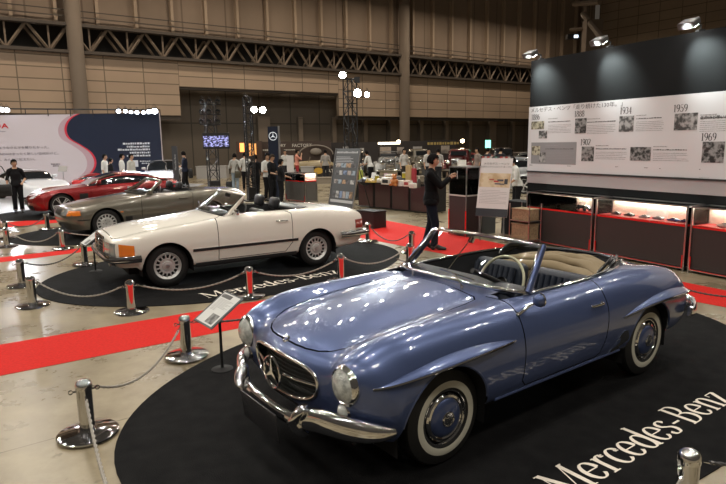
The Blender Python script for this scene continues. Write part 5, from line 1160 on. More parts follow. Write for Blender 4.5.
# ---------------------------------------------------------------- glass cabinets
panel_brown = mat('cabinet_panel', (.045, .035, .034), .5, spec=.3); panel_grey = mat('cabinet_grey', (.10, .095, .09), .35)
lit_back = mat('cabinet_back', (.80, .72, .60), .5); glow_strip = mat('strip_glow', (1, 1, 1), .5, emit=(1, .93, .82), es=5)
def cabinet(o, dx, W, D, label, group, H=1.02, zs=.72, power=3.2, frame=None, panel=panel_brown, legs=True):
    "o = front left foot; dx = direction of the front; local y points to the back"
    r = empty('glass_cabinet', (o[0], o[1], 0), math.atan2(dx[1], dx[0]), label, 'cabinet', group); fm = frame or satin
    mb = MB(); mb.box((W/2, D/2, zs/2+.03), (W-.05, D-.04, zs-.08)); mb.build('base', panel, r, smooth=0)
    for x0, x1, z in ((0.02, W-.02, .055), ):
        mb = MB(); mb.box((W/2, -.001, z), (W-.06, .010, .009)); mb.build('red_edging', red_trim, r, smooth=0)
    for x in (.035, W-.035): mb = MB(); mb.box((x, -.001, .16), (.014, .012, .20)); mb.build('red_edging', red_trim, r, smooth=0)
    for x in (.012, W-.012):
        for y in (.012, D-.012): mb = MB(); mb.box((x, y, H/2), (.024, .024, H)); mb.build('corner_post', fm, r, smooth=0)
    for z in (H, .05):
        mb = MB(); mb.box((W/2, .012, z), (W, .024, .022)); mb.box((W/2, D-.012, z), (W, .024, .022)); mb.box((.012, D/2, z), (.024, D, .022)); mb.box((W-.012, D/2, z), (.024, D, .022)); mb.build('rail_frame', fm, r, smooth=0)
    mb = MB(); mb.box((W/2, D/2, zs), (W-.04, D-.03, .035)); mb.build('shelf', red_trim, r, smooth=0)
    mb = MB(); mb.box((W/2, D/2, zs+.019), (W-.10, D-.10, .004)); mb.build('shelf_lining', mat('shelf_lining', (.55, .04, .035), .5), r, smooth=0)
    mb = MB(); mb.box((W/2, D-.03, (zs+H)/2), (W-.05, .012, H-zs-.03)); mb.build('back_panel', lit_back, r, smooth=0)
    for nm, c, d in (('front_glass', (W/2, .006, (zs+H)/2), (W-.05, .006, H-zs-.03)), ('top_glass', (W/2, D/2, H), (W-.05, D-.05, .006)), ('side_glass', (.006, D/2, (zs+H)/2), (.006, D-.05, H-zs-.03)), ('side_glass', (W-.006, D/2, (zs+H)/2), (.006, D-.05, H-zs-.03))):
        mb = MB(); mb.box(c, d); mb.build(nm, glass, r, smooth=0)
    mb = MB(); mb.box((W/2, D-.055, H-.028), (W-.14, .03, .012)); mb.build('light_strip', glow_strip, r, smooth=0)
    l = bpy.data.lights.new('cabinet_light', 'AREA'); l.energy = power*W; l.color = (1, .92, .80); l.shape = 'RECTANGLE'; l.size = W-.15; l.size_y = .04
    lo = bpy.data.objects.new('cabinet_light', l); col.objects.link(lo); lo.parent = r; lo.location = (W/2, D-.07, H-.05); lo.rotation_euler = (R(-12), 0, 0)
    if legs:
        for x in (.12, W-.12): mb = MB(); mb.lathe([(.03, 0), (.03, .03), (.015, .05)], T((x, .06, 0)), 12); mb.build('foot', black, r)
    return r
CD = (PD.x, PD.y); c0 = Vector((3.36, 11.95, 0))
cab = []
for i, (s, W, lb) in enumerate(((0, 1.66, 'glass cabinet with a black vintage model car, left end of the cabinet row'), (1.72, 1.72, 'glass cabinet with five small model cars, middle of the cabinet row'), (3.50, 1.72, 'glass cabinet cut by the right edge of the picture'))):
    o = c0+PD*s; cab.append(cabinet((o.x, o.y), CD, W, .46, lb, 'glass cabinets under the timeline wall'))
def mini(cabi, x, y, L, c, name='model_car', label='', old=False, z=.742, rz=0.):
    base = cab[cabi] if isinstance(cabi, int) else cabi; a = base.rotation_euler.z
    p = base.matrix_basis @ Vector((x, y, z)); k = L/4.3
    m = c if not isinstance(c, tuple) else mat('toy_%.2f_%.2f_%.2f' % c, c, .25, coat=1.); mb = MB()
    if old:
        G = []
        for X, w_, zt in ((2.1, .32, .95), (1.7, .36, 1.0), (.6, .42, 1.05), (.55, .68, 1.10), (-.9, .72, 1.10), (-1.6, .66, 1.0), (-2.1, .45, .6)):
            G.append([[X, y_*w_, z_] for y_, z_ in ((-1, .45), (-1, .8), (-.8, zt), (0, zt+.03), (.8, zt), (1, .8), (1, .45))])
        mb.grid(np.array(G)); mb.tube([(.3, .6, 1.1), (.15, .6, 1.5), (.15, -.6, 1.5), (.3, -.6, 1.1)], .03, 6, 1)
        for sg in (1, -1):
            for X, q in ((1.45, 1), (-1.35, -1)): mb.tube(spl([(X+.65, .72*sg, .45), (X+.3, .74*sg, .78), (X-.1, .74*sg, .80), (X-.8, .72*sg, .35)], 5), .10, 8, flat=(1.8, .6))
            mb.sphere((2.05, .42*sg, .9), .13, 10, 1)
        mb.box((2.14, 0, .78), (.06, .5, .5), mi=1)
    else:
        G = []
        for X, w_, zt in ((2.1, .55, .5), (2.0, .80, .68), (1.2, .86, .80), (.4, .88, .92), (-1.6, .88, .95), (-2.0, .82, .85), (-2.15, .6, .5)):
            G.append([[X, y_*w_, z_] for y_, z_ in ((-.96, .22), (-1, .5), (-.94, zt-.08), (-.7, zt), (0, zt+.03), (.7, zt), (.94, zt-.08), (1, .5), (.96, .22))])
        mb.grid(dense_simple(np.array(G), 2))
        G = [[[X, y_*w_, z_] for y_, z_ in ((-1.1, .85), (-1, zt-.1), (-.7, zt), (.7, zt), (1, zt-.1), (1.1, .85))] for X, w_, zt in ((.75, .62, .93), (.2, .6, 1.25), (-.6, .6, 1.32), (-1.5, .6, .98))]
        mb.grid(np.array(G), 1)
    rw = .36 if old else .31
    for X in (1.35, -1.35):
        for Y in (.74, -.74): mb.lathe([(0, -.1), (rw, -.1), (rw, .1), (rw*.6, .11), (0, .1)], T((X, Y, rw)) @ (YAX if Y > 0 else YNEG), 18, mis=[2, 2, 2, 3])
    for v in mb.bm.verts: v.co *= k
    o = mb.build(name, [m, dark_glass, rubber, chrome], smooth=50); o.location = p; o.rotation_euler = (0, 0, a+rz); tag(o, label, 'model car', 'model cars in the glass cabinets' if base in cab else None)
mini(0, 1.22, .22, .42, (.015, .015, .017), old=True, rz=PI, label='black vintage open model car in the left glass cabinet, biggest model there')
mini(0, .86, .25, .20, (.05, .05, .055), old=True, rz=PI*.8, label='small dark vintage model car in the middle of the left glass cabinet')
mini(0, .62, .28, .22, (.10, .10, .09), old=True, rz=PI, label='grey spidery vintage model car in the left glass cabinet, leftmost model')
for x, c, lb in ((.28, (.02, .02, .02), 'black model car at the left end of the middle glass cabinet'), (.55, (.06, .06, .05), 'dark grey model car second from left in the middle glass cabinet'), (.84, (.45, .45, .44), 'silver model car in the centre of the middle glass cabinet'), (1.10, (.30, .31, .30), 'grey-green model car just right of the cabinet centre'), (1.36, (.02, .05, .25), 'blue model car in the middle glass cabinet'), (1.56, (.03, .03, .12), 'dark blue model car at the right end of the middle glass cabinet')): mini(1, x, .2, .20, c, label=lb, rz=PI*.96)
mini(2, .40, .2, .22, (.7, .7, .68), label='white model car at the left of the right-hand glass cabinet', rz=PI); mini(2, .72, .2, .22, (.04, .04, .05), label='black model car in the right-hand glass cabinet', rz=PI)
# printed cards in the cabinets
for (ci, x, w_, lb) in ((0, .30, .34, 'open white booklet in the left glass cabinet'), (1, .95, .40, 'pale card with a winged drawing, standing in the middle glass cabinet')):
    b = cab[ci]; p = b.matrix_basis @ Vector((x, .36 if ci else .20, .745)); mb = MB()
    mb.prism([(-w_/2, 0), (w_/2, 0), (w_/2, .16), (-w_/2, .16)], Matrix.Rotation(R(75 if ci else 12), 4, 'X'), .004)
    o = mb.build('card', mat('card_white', (.75, .72, .66), .5), smooth=0); o.location = p; o.rotation_euler = (0, 0, b.rotation_euler.z); tag(o, lb, 'card')
# ---------------------------------------------------------------- merchandise counter
q0, q1 = Vector((*fl(374, 208.3), 0)), Vector((*fl(416, 212.7), 0)); cd = (q1-q0).normalized(); cn = Vector((-cd.y, cd.x, 0))
maroon = mat('maroon_panel', (.055, .018, .020), .35, coat=.4)
U = (q1-q0).length/2.35; st0 = q0-cd*U*1.0
for i, lb in enumerate(('dark maroon counter unit half hidden by the leaning poster', 'dark maroon counter unit, second from the leaning poster', 'dark maroon counter unit left of the man in black', 'dark maroon counter unit behind the man in black')):
    p = st0+cd*U*i; r = empty('counter_unit', tuple(p), math.atan2(cd.y, cd.x), lb, 'counter', 'maroon counter units')
    mb = MB(); mb.box((U/2, .40, .42), (U-.02, .76, .80)); mb.build('body', black, r, smooth=0)
    mb = MB(); mb.box((U/2, .012, .42), (U-.10, .02, .74), bev=.004); mb.build('front_panel', maroon, r, smooth=0); mb = MB(); mb.sphere((.14, -.003, .60), .012, 8); mb.build('lock', chrome, r)
mb = MB(); mb.box((U*2, .40, .835), (U*4+.06, .86, .03)); o = mb.build('worktop', mat('black_gloss', (.012, .012, .013), .12), smooth=0); o.location = st0; o.rotation_euler = (0, 0, math.atan2(cd.y, cd.x)); tag(o, 'long black glossy worktop carrying the souvenirs', 'worktop')
def onc(a, b, z=.852):
    x, y = fl(a, b, z); return (x, y, z)
CA = math.atan2(cd.y, cd.x)
def cm(c, r=.5): return mat('goods_%.2f_%.2f_%.2f' % c, c, r)
def goods(kind, a, b, c, size, label, cat='souvenir', group='souvenirs on the counter', z=.852, rz=0.):
    p = onc(a, b, z); mb = MB(); w, h = size; m = [cm(c), cm((.7, .68, .6)), black]
    if kind == 'box': mb.box((0, 0, h/2), (w, w*.7, h), bev=.008); mb.box((0, -w*.352, h*.5), (w*.7, .004, h*.5), mi=1)
    elif kind == 'bag': mb.prism([(-w/2, 0), (w/2, 0), (w*.42, h), (-w*.42, h)], T((0, w*.25, 0)) @ Matrix.Rotation(PI/2, 4, 'X'), w*.5); mb.tube(spl([(-w*.2, 0, h), (-w*.15, 0, h*1.25), (w*.15, 0, h*1.25), (w*.2, 0, h)], 5), .008, 6, 1)
    elif kind == 'plush':
        mb.sphere((0, 0, h*.32), h*.32, 14, sc=(1.1, .9, 1)); mb.sphere((0, -.02, h*.74), h*.24, 14)
        for s in (1, -1): mb.sphere((s*h*.18, 0, h*.94), h*.08, 8); mb.sphere((s*h*.30, -h*.15, h*.12), h*.13, 8, sc=(1, 1.5, .9)); mb.sphere((s*h*.34, -h*.05, h*.42), h*.10, 8, sc=(1, 1, 1.5)); mb.sphere((s*h*.08, -h*.235, h*.78), h*.025, 6, 2)
        mb.sphere((0, -h*.24, h*.70), h*.09, 8, 1)
    elif kind == 'tin': mb.lathe([(0, 0), (w/2, 0), (w/2, h*.8), (w*.52, h*.82), (w*.52, h), (0, h)], n=20, mis=[0, 0, 0, 1, 1])
    elif kind == 'bottle': mb.lathe([(0, 0), (w/2, 0), (w/2, h*.6), (w*.2, h*.78), (w*.18, h), (0, h)], n=18, mis=[0, 0, 0, 1, 1])
    elif kind == 'sign': mb.prism([(-w/2, 0), (w/2, 0), (w/2, h), (-w/2, h)], Matrix.Rotation(R(72), 4, 'X'), .008); mb.box((0, .05, .01), (w*.6, .10, .012), mi=2)
    elif kind == 'tray':
        mb.box((0, 0, .03), (w, w*.7, .05)); rnd = random.Random(int(a*7))
        for k in range(7): mb.sphere((rnd.uniform(-w*.4, w*.4), rnd.uniform(-w*.25, w*.25), .08), .045, 8, 1 if k % 2 else 0)
    elif kind == 'cap': mb.sphere((0, 0, .0), w/2, 16, sc=(1, 1, h/w*1.6)); mb.prism([(w*.45*math.cos(t), w*.45*math.sin(t)-w*.35) for t in [2*PI*k/16 for k in range(16)]], T((0, 0, .01)), .01)
    o = mb.build({'box': 'gift_box', 'bag': 'gift_bag', 'plush': 'teddy_bear', 'tin': 'tin', 'bottle': 'bottle', 'sign': 'price_card', 'tray': 'goods_tray', 'cap': 'cap'}[kind], m, smooth=45)
    o.location = p; o.rotation_euler = (0, 0, CA+rz); tag(o, label, cat, group)
for g_ in (('bag', 361, 180.5, (.45, .50, .10), (.14, .34), 'lime green bag right beside the leaning poster'), ('cap', 365, 181.5, (.02, .02, .03), (.40, .16), 'black cap next to the lime green bag'),
           ('tray', 372, 182.5, (.60, .42, .10), (.36, .1), 'tray of yellow pieces on the counter, left one'), ('tin', 377, 180.5, (.65, .50, .05), (.14, .18), 'yellow tin behind the trays'), ('tray', 380.5, 182.5, (.55, .50, .42), (.36, .1), 'tray of pale pieces on the counter, right one'),
           ('sign', 373, 178, (.70, .70, .70), (.20, .2), 'white card standing behind the yellow tray'), ('sign', 385, 179.5, (.62, .40, .60), (.16, .2), 'pink price card on the counter'), ('box', 390, 180.5, (.30, .17, .06), (.30, .20), 'brown box on the counter behind the teddy bear'),
           ('plush', 394.5, 186, (.42, .15, .03), (.3, .34), 'orange brown teddy bear sitting on the counter'), ('box', 388, 184.5, (.02, .02, .02), (.34, .20), 'black box left of the teddy bear'), ('tin', 401, 186, (.60, .60, .60), (.18, .16), 'white round tin right of the teddy bear'),
           ('box', 408, 186.5, (.35, .05, .06), (.22, .17), 'dark red box near the man in black'), ('bag', 409, 181, (.50, .36, .18), (.22, .50), 'tall straw coloured bag on the counter'), ('bag', 414, 182, (.40, .04, .05), (.16, .42), 'tall red bag behind the man in black'),
           ('tin', 404, 178, (.62, .50, .05), (.13, .2), 'yellow tin left of the straw coloured bag'), ('cap', 398, 179.5, (.05, .05, .06), (.34, .14), 'dark cap behind the white round tin'), ('box', 413, 188, (.55, .53, .50), (.18, .13), 'small pale box at the front edge of the counter'),
           ('bottle', 419, 187.5, (.05, .04, .03), (.10, .30), 'dark bottle behind the man in black')): goods(*g_)
bx = fl(365, 228); r = empty('black_box', (bx[0], bx[1], 0), CA, 'low black box on the floor behind the white tail', 'box'); mb = MB(); mb.box((0, .22, .20), (.62, .42, .40), bev=.01); mb.build('body', black, r, smooth=0); mb = MB(); mb.box((0, .22, .41), (.64, .44, .03), bev=.006); mb.build('lid', matt_black, r, smooth=0)
# ---------------------------------------------------------------- leaning dark poster, small cabinet, pylons
def board(bl, br, tl_px, m, name, label, cat, th=.03):
    "leaning board: bottom edge through two floor-level points, top edge seen at pixel tl_px"
    B0, B1 = Vector(bl), Vector(br); u = (B1-B0).normalized(); n = Vector((u.y, -u.x, 0)); return B0, B1, u, n
pb = fl(336, 213); Lx = Vector((*fl(328.5, 212.5), 0)); Rx = Vector((*fl(352.5, 216), 0)); u = (Rx-Lx); Wp = u.length; u.normalize(); back = Vector((-u.y, u.x, 0))
r = empty('leaning_poster', tuple(Lx), math.atan2(u.y, u.x), 'tall dark grey leaning poster covered with small photos, behind the white tail', 'poster')
LM = T((Wp*.0, 0, .08)) @ Matrix.Rotation(R(90-11), 4, 'X'); Hp = 1.86
mb = MB(); mb.prism([(0, 0), (Wp, 0), (Wp, Hp), (0, Hp)], LM, .02); mb.build('board', mat('poster_grey', (.075, .08, .085), .4), r, smooth=0)
mb = MB(); mb.prism(rect(-.015, 0, 0, Hp), LM @ T((0, 0, -.01)), .04); mb.prism(rect(Wp, Wp+.015, 0, Hp), LM @ T((0, 0, -.01)), .04); mb.build('edge_strip', satin, r, smooth=0)
mb = MB(); rnd = random.Random(11); xx = .07
while xx < Wp-.12: l = rnd.uniform(.02, .07); mb.prism(rect(xx, xx+l, Hp-.14, Hp-.14+rnd.uniform(.04, .055)), LM @ T((0, 0, .0205)), .001); xx += l+.012
mb.build('heading', mat('pale_print', (.45, .46, .48), .5), r, smooth=0)
mb = MB(); rnd = random.Random(3)
for k in range(6): mb.prism(rect(.08, Wp*(.55+.4*rnd.random()), Hp-.26-.045*k, Hp-.245-.045*k), LM @ T((0, 0, .0205)), .001)
mb.prism(rect(.05, Wp-.04, .26, .34), LM @ T((0, 0, .0205)), .001); mb.build('printed_lines', MATS['pale_print'], r, smooth=0)
pcs = [(.40, .36, .34), (.20, .28, .45), (.5, .5, .5), (.12, .12, .13), (.45, .30, .18), (.30, .38, .46)]
for ry, (n, h) in enumerate(((4, .13), (5, .13), (5, .12), (6, .20))):
    zz = (1.30, 1.08, .82, .40)[ry]
    for k in range(n):
        if ry == 1 and k > 4: continue
        x0 = .13+k*(Wp-.2)/n; mb = MB(); mb.prism(rect(x0, x0+(Wp-.2)/n-.025, zz, zz+h), LM @ T((0, 0, .0205)), .002); c = pcs[(k*5+ry*3) % 6]; mb.build('photo', mat('print_%d' % ((k*5+ry*3) % 6), c, .4, noise=(9, tuple(v*.35 for v in c), .45, .6)), r, smooth=0)
mb = MB()
for x in (.1, Wp-.1): mb.tube([LM @ Vector((x, Hp*.8, 0)), (x, .78, .01)], .014, 8)
mb.tube([(.1, .70, .2), (Wp-.1, .70, .2)], .012, 8); mb.build('easel_frame', black, r)
a_ = Vector((*fl(285.6, 201), 0)); b_ = Vector((*fl(305.4, 203.3), 0)); c_ = Vector((*fl(317, 202), 0)); u = (b_-a_).normalized()
sc = cabinet((a_.x, a_.y), u, (b_-a_).length, max(.45, min(.7, abs((c_-b_).dot(Vector((-u.y, u.x, 0)))))), 'small glass cabinet on wheels beside the dark star pylon', None, H=1.04, zs=.76, power=5, panel=panel_grey)
mini(sc, .35, .3, .22, (.5, .5, .5), label='silver model car in the small glass cabinet beside the pylon')
P0 = Vector((*fl(275.5, 198.5), 0)); r = empty('star_pylon', tuple(P0), R(8), 'tall navy pylon with a white three-pointed star in a ring near its top', 'pylon'); navy = mat('navy_panel', (.012, .018, .038), .3, coat=.4)
w_ = .38; hh = atd(275, 126.5, P0.y)[2]
mb = MB(); mb.box((0, 0, hh/2), (w_, .12, hh)); mb.build('panel', navy, r, smooth=0)
mb = MB(); mb.box((w_/2+.035, 0, hh/2+.01), (.07, .16, hh+.02)); mb.build('steel_edge', satin, r, smooth=0); mb = MB(); mb.box((0, 0, .015), (.7, .5, .03)); mb.build('foot_plate', satin, r, smooth=0)
mb = MB(); star(mb, T((0, -.062, hh-.36)) @ Matrix.Rotation(PI/2, 4, 'X'), .145, .16, .01, rr=.08); mb.build('star_emblem', mat('white_sign', (.8, .82, .85), .3, emit=(.8, .9, 1), es=.35), r)
P1 = Vector((*fl(177.8, 197), 0)); r = empty('name_pylon', tuple(P1), R(8), 'slim dark pylon standing beside the man with a backpack', 'pylon')
h1 = 2.06*1.0; mb = MB(); mb.box((0, 0, 1.03), (.22, .12, 2.06)); mb.build('panel', mat('slate_panel', (.06, .065, .075), .4), r, smooth=0)
mb = MB(); mb.box((0, 0, .01), (.6, .45, .02)); mb.build('foot_plate', satin, r, smooth=0)
o = font_mesh('Mercedes-Benz', .10, 'lettering', mat('pale_print', (.45, .46, .48), .5), r, .001); o.matrix_local = T((.035, -.062, 1.10)) @ Matrix.Rotation(PI/2, 4, 'X') @ Matrix.Rotation(PI/2, 4, 'Z')
# ---------------------------------------------------------------- truss towers with lamps
truss_m = mat('truss_black', (.03, .03, .032), .4, .4)
def tower(a, b, h, w, label, rz=.5):
    x, y = fl(a, b); r = empty('truss_tower', (x, y, 0), rz, label, 'truss tower')
    mb = MB()
    for sx_ in (-1, 1):
        for sy_ in (-1, 1): mb.tube([(sx_*w/2, sy_*w/2, 0), (sx_*w/2, sy_*w/2, h)], .025, 8)
    mb.build('uprights', truss_m, r); mb = MB(); n = int(h/w/1.1)
    for k in range(n):
        z0, z1 = h*k/n, h*(k+1)/n
        for i, (p, q) in enumerate((((-1, -1), (1, -1)), ((1, -1), (1, 1)), ((1, 1), (-1, 1)), ((-1, 1), (-1, -1)))):
            if (k+i) % 2: p, q = q, p
            mb.tube([(p[0]*w/2, p[1]*w/2, z0), (q[0]*w/2, q[1]*w/2, z1)], .014, 5); mb.tube([(p[0]*w/2, p[1]*w/2, z1), (q[0]*w/2, q[1]*w/2, z1)], .014, 5)
    mb.build('bracing', truss_m, r); mb = MB(); mb.box((0, 0, .02), (w*2.2, w*2.2, .04)); mb.box((0, 0, .28), (w*1.1, w*1.1, .45)); mb.build('foot', black, r, smooth=0)
    return r, x, y
def glow_lamp(loc, r_, label, es, group, col_=(.95, 1, .95), power=0, tgt=None, body=True):
    e = empty('stage_lamp', tuple(loc), 0, label, 'lamp', group); d = (Vector(tgt or (0, 2, 0))-Vector(loc)); q = d.to_track_quat('Z', 'Y').to_matrix().to_4x4()
    mb = MB(); mb.lathe([(0, -.26), (r_*.6, -.24), (r_*.8, -.16), (r_*1.05, 0), (r_*1.1, .03), (r_*.98, .03)], q, 20); mb.tube([q @ Vector((r_*1.2, 0, -.06)), (0, 0, r_*1.9+.05), q @ Vector((-r_*1.2, 0, -.06))], .014, 6); mb.build('housing', truss_m, e)
    mb = MB(); mb.lathe([(r_*.98, .015), (r_*.6, .035), (0, .04)], q, 20); mb.build('lens', mat('stage_glow_%g' % es, (1, 1, 1), .5, emit=col_, es=es) if es > 1 else dark_glass, e)
    if power:
        l = bpy.data.lights.new('stage_light', 'SPOT'); l.energy = power; l.color = col_; l.spot_size = R(95); l.spot_blend = .6; l.shadow_soft_size = r_
        o = bpy.data.objects.new('stage_light', l); col.objects.link(o); o.parent = e; o.location = q.to_3x3() @ Vector((0, 0, .09)); o.rotation_euler = d.to_track_quat('-Z', 'Y').to_euler()
    return e
t1, x1, y1 = tower(214.5, 192, 3.9, .42, 'black truss tower carrying the screen and nine unlit lamps')
y1d = y1
for j, b in enumerate((104.5, 114.5, 124.5)):
    mb = MB(); A, B = atd(200, b, y1-.25), atd(221, b, y1-.25); mb.tube([A, B], .03, 8); o = mb.build('lamp_bar', truss_m, t1); o.matrix_parent_inverse = t1.matrix_basis.inverted()
    for i, a in enumerate((201.5, 209, 217.5)):
        p = atd(a, b-3, y1-.32); e = glow_lamp(p, .10, 'unlit black stage lamp, %s in the %s row on the screen tower' % (('left', 'middle', 'right')[i], ('top', 'middle', 'bottom')[j]), .25, 'unlit lamps on the screen tower', tgt=(p[0]+(i-1)*3, 8, 0))
p = atd(216.2, 140.8, y1-.45); Wt = 26*(y1-.45)/CF; r = empty('screen', p, R(3), 'flat screen with a glowing violet crowd picture, on the truss tower', 'screen')
mb = MB(); mb.box((0, 0, 0), (Wt, .09, Wt*.60), bev=.01); mb.build('housing', black, r, smooth=0)
scr = bpy.data.materials.new('screen_picture'); scr.use_nodes = True; nt = scr.node_tree; bs = nt.nodes['Principled BSDF']; bs.inputs['Base Color'].default_value = (.01, .01, .02, 1)
tc = nt.nodes.new('ShaderNodeTexCoord'); n = nt.nodes.new('ShaderNodeTexNoise'); mp = nt.nodes.new('ShaderNodeMapping'); mp.inputs['Scale'].default_value = (5, 1, 16); n.inputs['Scale'].default_value = 1.6; n.inputs['Detail'].default_value = 3
cr = nt.nodes.new('ShaderNodeValToRGB'); cr.color_ramp.elements[0].position = .47; cr.color_ramp.elements[0].color = (.004, .004, .012, 1); cr.color_ramp.elements[1].position = .62; cr.color_ramp.elements[1].color = (.50, .50, 1, 1)
nt.links.new(tc.outputs['Object'], mp.inputs['Vector']); nt.links.new(mp.outputs['Vector'], n.inputs['Vector']); nt.links.new(n.outputs['Fac'], cr.inputs['Fac']); nt.links.new(cr.outputs['Color'], bs.inputs['Emission Color']); bs.inputs['Emission Strength'].default_value = 1.3
mb = MB(); mb.box((0, -.048, -.02), (Wt*.93, .004, Wt*.40)); mb.build('picture', scr, r, smooth=0)
t2, x2, y2 = tower(252, 201, 3.75, .25, 'slim black truss tower with two blazing lamps, left of the star pylon')
G2 = 'blazing lamps on the slim towers'
for a, b, lb in ((254, 109.5, 'blazing stage lamp at the top of the middle tower, left one'), (262.7, 110, 'blazing stage lamp at the top of the middle tower, right one')): glow_lamp(atd(a, b, y2-.25), .11, lb, 55, G2, power=260)
for a, b in ((245, 98), (248, 104)): glow_lamp(atd(a, b, y2-.2), .07, 'small unlit lamp at the top of the middle tower, %s' % ('upper' if b < 100 else 'lower'), .5, 'unlit small lamps on the middle tower', tgt=(-6, 10, 0))
mb = MB(); mb.tube([atd(247, 112, y2-.15), atd(266, 113, y2-.15)], .02, 8); o = mb.build('lamp_bar', truss_m, t2); o.matrix_parent_inverse = t2.matrix_basis.inverted()
t3, x3, y3 = tower(352, 199, 4.35, .36, 'black truss tower with three blazing lamps behind the leaning poster')
for a, b, lb, s in ((342.6, 75, 'blazing stage lamp at the top left of the right-hand tower', .12), (357.5, 93, 'biggest blazing stage lamp, on the right-hand tower', .14), (367, 94.5, 'blazing stage lamp out to the right of the right-hand tower', .09)): glow_lamp(atd(a, b, y3-.3), s, lb, 55, G2, power=260)
mb = MB(); mb.tube([atd(343, 79, y3-.15), atd(357, 80, y3-.15)], .02, 8); mb.tube([atd(345, 97, y3-.15), atd(369, 97, y3-.15)], .02, 8); mb.box(atd(357, 80, y3-.2), (.2, .2, .2)); o = mb.build('lamp_bar', truss_m, t3, smooth=0); o.matrix_parent_inverse = t3.matrix_basis.inverted()
# ---------------------------------------------------------------- white and navy booth wall on the left
YL = 30.0
HW = Vector((atd(-60, 114, YL)[0], YL, 0)); HE = Vector((atd(159, 114, YL+.8)[0], YL+.8, 0)); hu = (HE-HW).normalized(); hn = Vector((hu.y, -hu.x, 0)); ztop = atd(80, 113.6, YL)[2]
def hp(a, b): q = onwall(a, b, (HW.x, HW.y), (hn.x, hn.y)); return ((Vector(q)-HW).dot(hu), float(q[2]))
def HM(off=0): return Matrix(((hu.x, 0, hn.x, HW.x+hn.x*off), (hu.y, 0, hn.y, HW.y+hn.y*off), (0, 1, 0, 0), (0, 0, 0, 1)))
r = empty('booth_wall', tuple(HW), 0, 'broad curved-pattern booth wall, white on the left and navy on the right', 'booth wall'); inv = Matrix.Translation(-HW)
def hpart(name, m, poly, off, th):
    mb = MB(); mb.prism(poly, HM(off), th); o = mb.build(name, m, smooth=0); o.parent = r; o.matrix_parent_inverse = inv; return o
Lw = (HE-HW).length
hpart('white_panel', mat('booth_white', (.60, .55, .60), .5), [(0, 0), (Lw, 0), (Lw, ztop), (0, ztop)], -.2, .2)
Sc = [hp(a, b) for a, b in ((80, 113.8), (73, 117.5), (68.3, 123), (66.8, 130.5), (70.5, 138.4), (81.8, 145.2), (91.5, 152), (96.2, 160), (95.5, 168), (89.8, 174.8), (77.3, 181.6), (62, 186), (40, 190))]
Sp = [(v.x, v.y) for v in spl([(x, y, 0) for x, y in Sc], 6)]
ed = [(x-.10, y-.02) for x, y in Sp]
def strip_poly(A, B, m, name, off, th):
    mb = MB(); n = len(A)
    for k in range(n-1):
        mb.prism([A[k], B[k], B[k+1], A[k+1]], HM(off), th)
    bmesh.ops.remove_doubles(mb.bm, verts=mb.bm.verts, dist=1e-4); o = mb.build(name, m, smooth=0); o.parent = r; o.matrix_parent_inverse = inv
navyb = mat('booth_navy', (.014, .022, .050), .35)
strip_poly(Sp, [(Lw, y) for x, y in Sp], navyb, 'navy_panel', .0, .012)
strip_poly(Sp, [(x-.11, y) for x, y in Sp], mat('red_line', (.60, .03, .06), .5), 'red_line', .0, .015)
strip_poly([(x-.11, y) for x, y in Sp], [(x-.30-.18*math.sin(PI*k/len(Sp)), y) for k, (x, y) in enumerate(Sp)], mat('blush_band', (.50, .36, .42), .5), 'blush_band', .0, .008)
hpart('skirting', mat('grey_base', (.25, .25, .27), .5), [(0, 0), (Lw, 0), (Lw, .12), (0, .12)], .0, .03)
def htext(txt, a, b, size, m, sx=1., align='LEFT'):
    s, z = hp(a, b); o = font_mesh(txt, size, 'lettering', m, None, .002, align=align, sx=sx, bold=.004 if size > .2 else 0); o.parent = r; o.matrix_parent_inverse = inv; o.matrix_basis = HM(.014) @ T((s, z, 0)); return o
hred = mat('sign_red', (.62, .02, .03), .4); ink2 = mat('ink_violet', (.12, .10, .13), .6); wprint = mat('white_print', (.65, .70, .78), .5)
htext('HONDA', 8.6, 128.2, .34, hred, 1.5, 'RIGHT'); htext('The Power of Dreams', 5.6, 131.8, .09, ink2, 1, 'RIGHT')
htext('とりこになるようなクルマを贈りたかった。', 51.5, 148.2, .145, ink2, 1.28, 'RIGHT'); htext('まだHONDAはまったく新しい世代だけど、', 61, 154.2, .145, ink2, 1.28, 'RIGHT'); htext('楽しさを、みんなに伝えたい。', 38, 160.2, .145, ink2, 1.28, 'RIGHT')
def hlines(a0, a1, b, m, seed, h=.055):
    rnd = random.Random(seed); s0, z = hp(a0, b); s1, _ = hp(a1, b); mb = MB(); s = s0
    while s < s1: l = rnd.uniform(.04, .14); mb.prism(rect(s, min(s+l, s1), z, z+h*rnd.uniform(.8, 1.15)), HM(.013), .002); s += l+rnd.uniform(.012, .04)
    o = mb.build('printed_line', m, smooth=0); o.parent = r; o.matrix_parent_inverse = inv
for i, (a0, a1, b) in enumerate(((123, 150, 144.6), (127, 150, 147.6), (118, 150, 150.7), (130, 150.5, 153.6), (127, 150.5, 156.6))): hlines(a0, a1, b, wprint, i, .085)
for i, (a0, a1, b) in enumerate(((51, 60, 164.6), (53, 59, 166.5), (140, 151, 161.7), (142, 149, 163.8))): hlines(a0, a1, b, ink2 if a0 < 100 else wprint, i+9, .05)
s0, z0 = hp(133, 166.8); s1, z1 = hp(138, 160.2); hpart('logo_block', wprint, rect(s0, s1, z0, z1), .012, .003); 
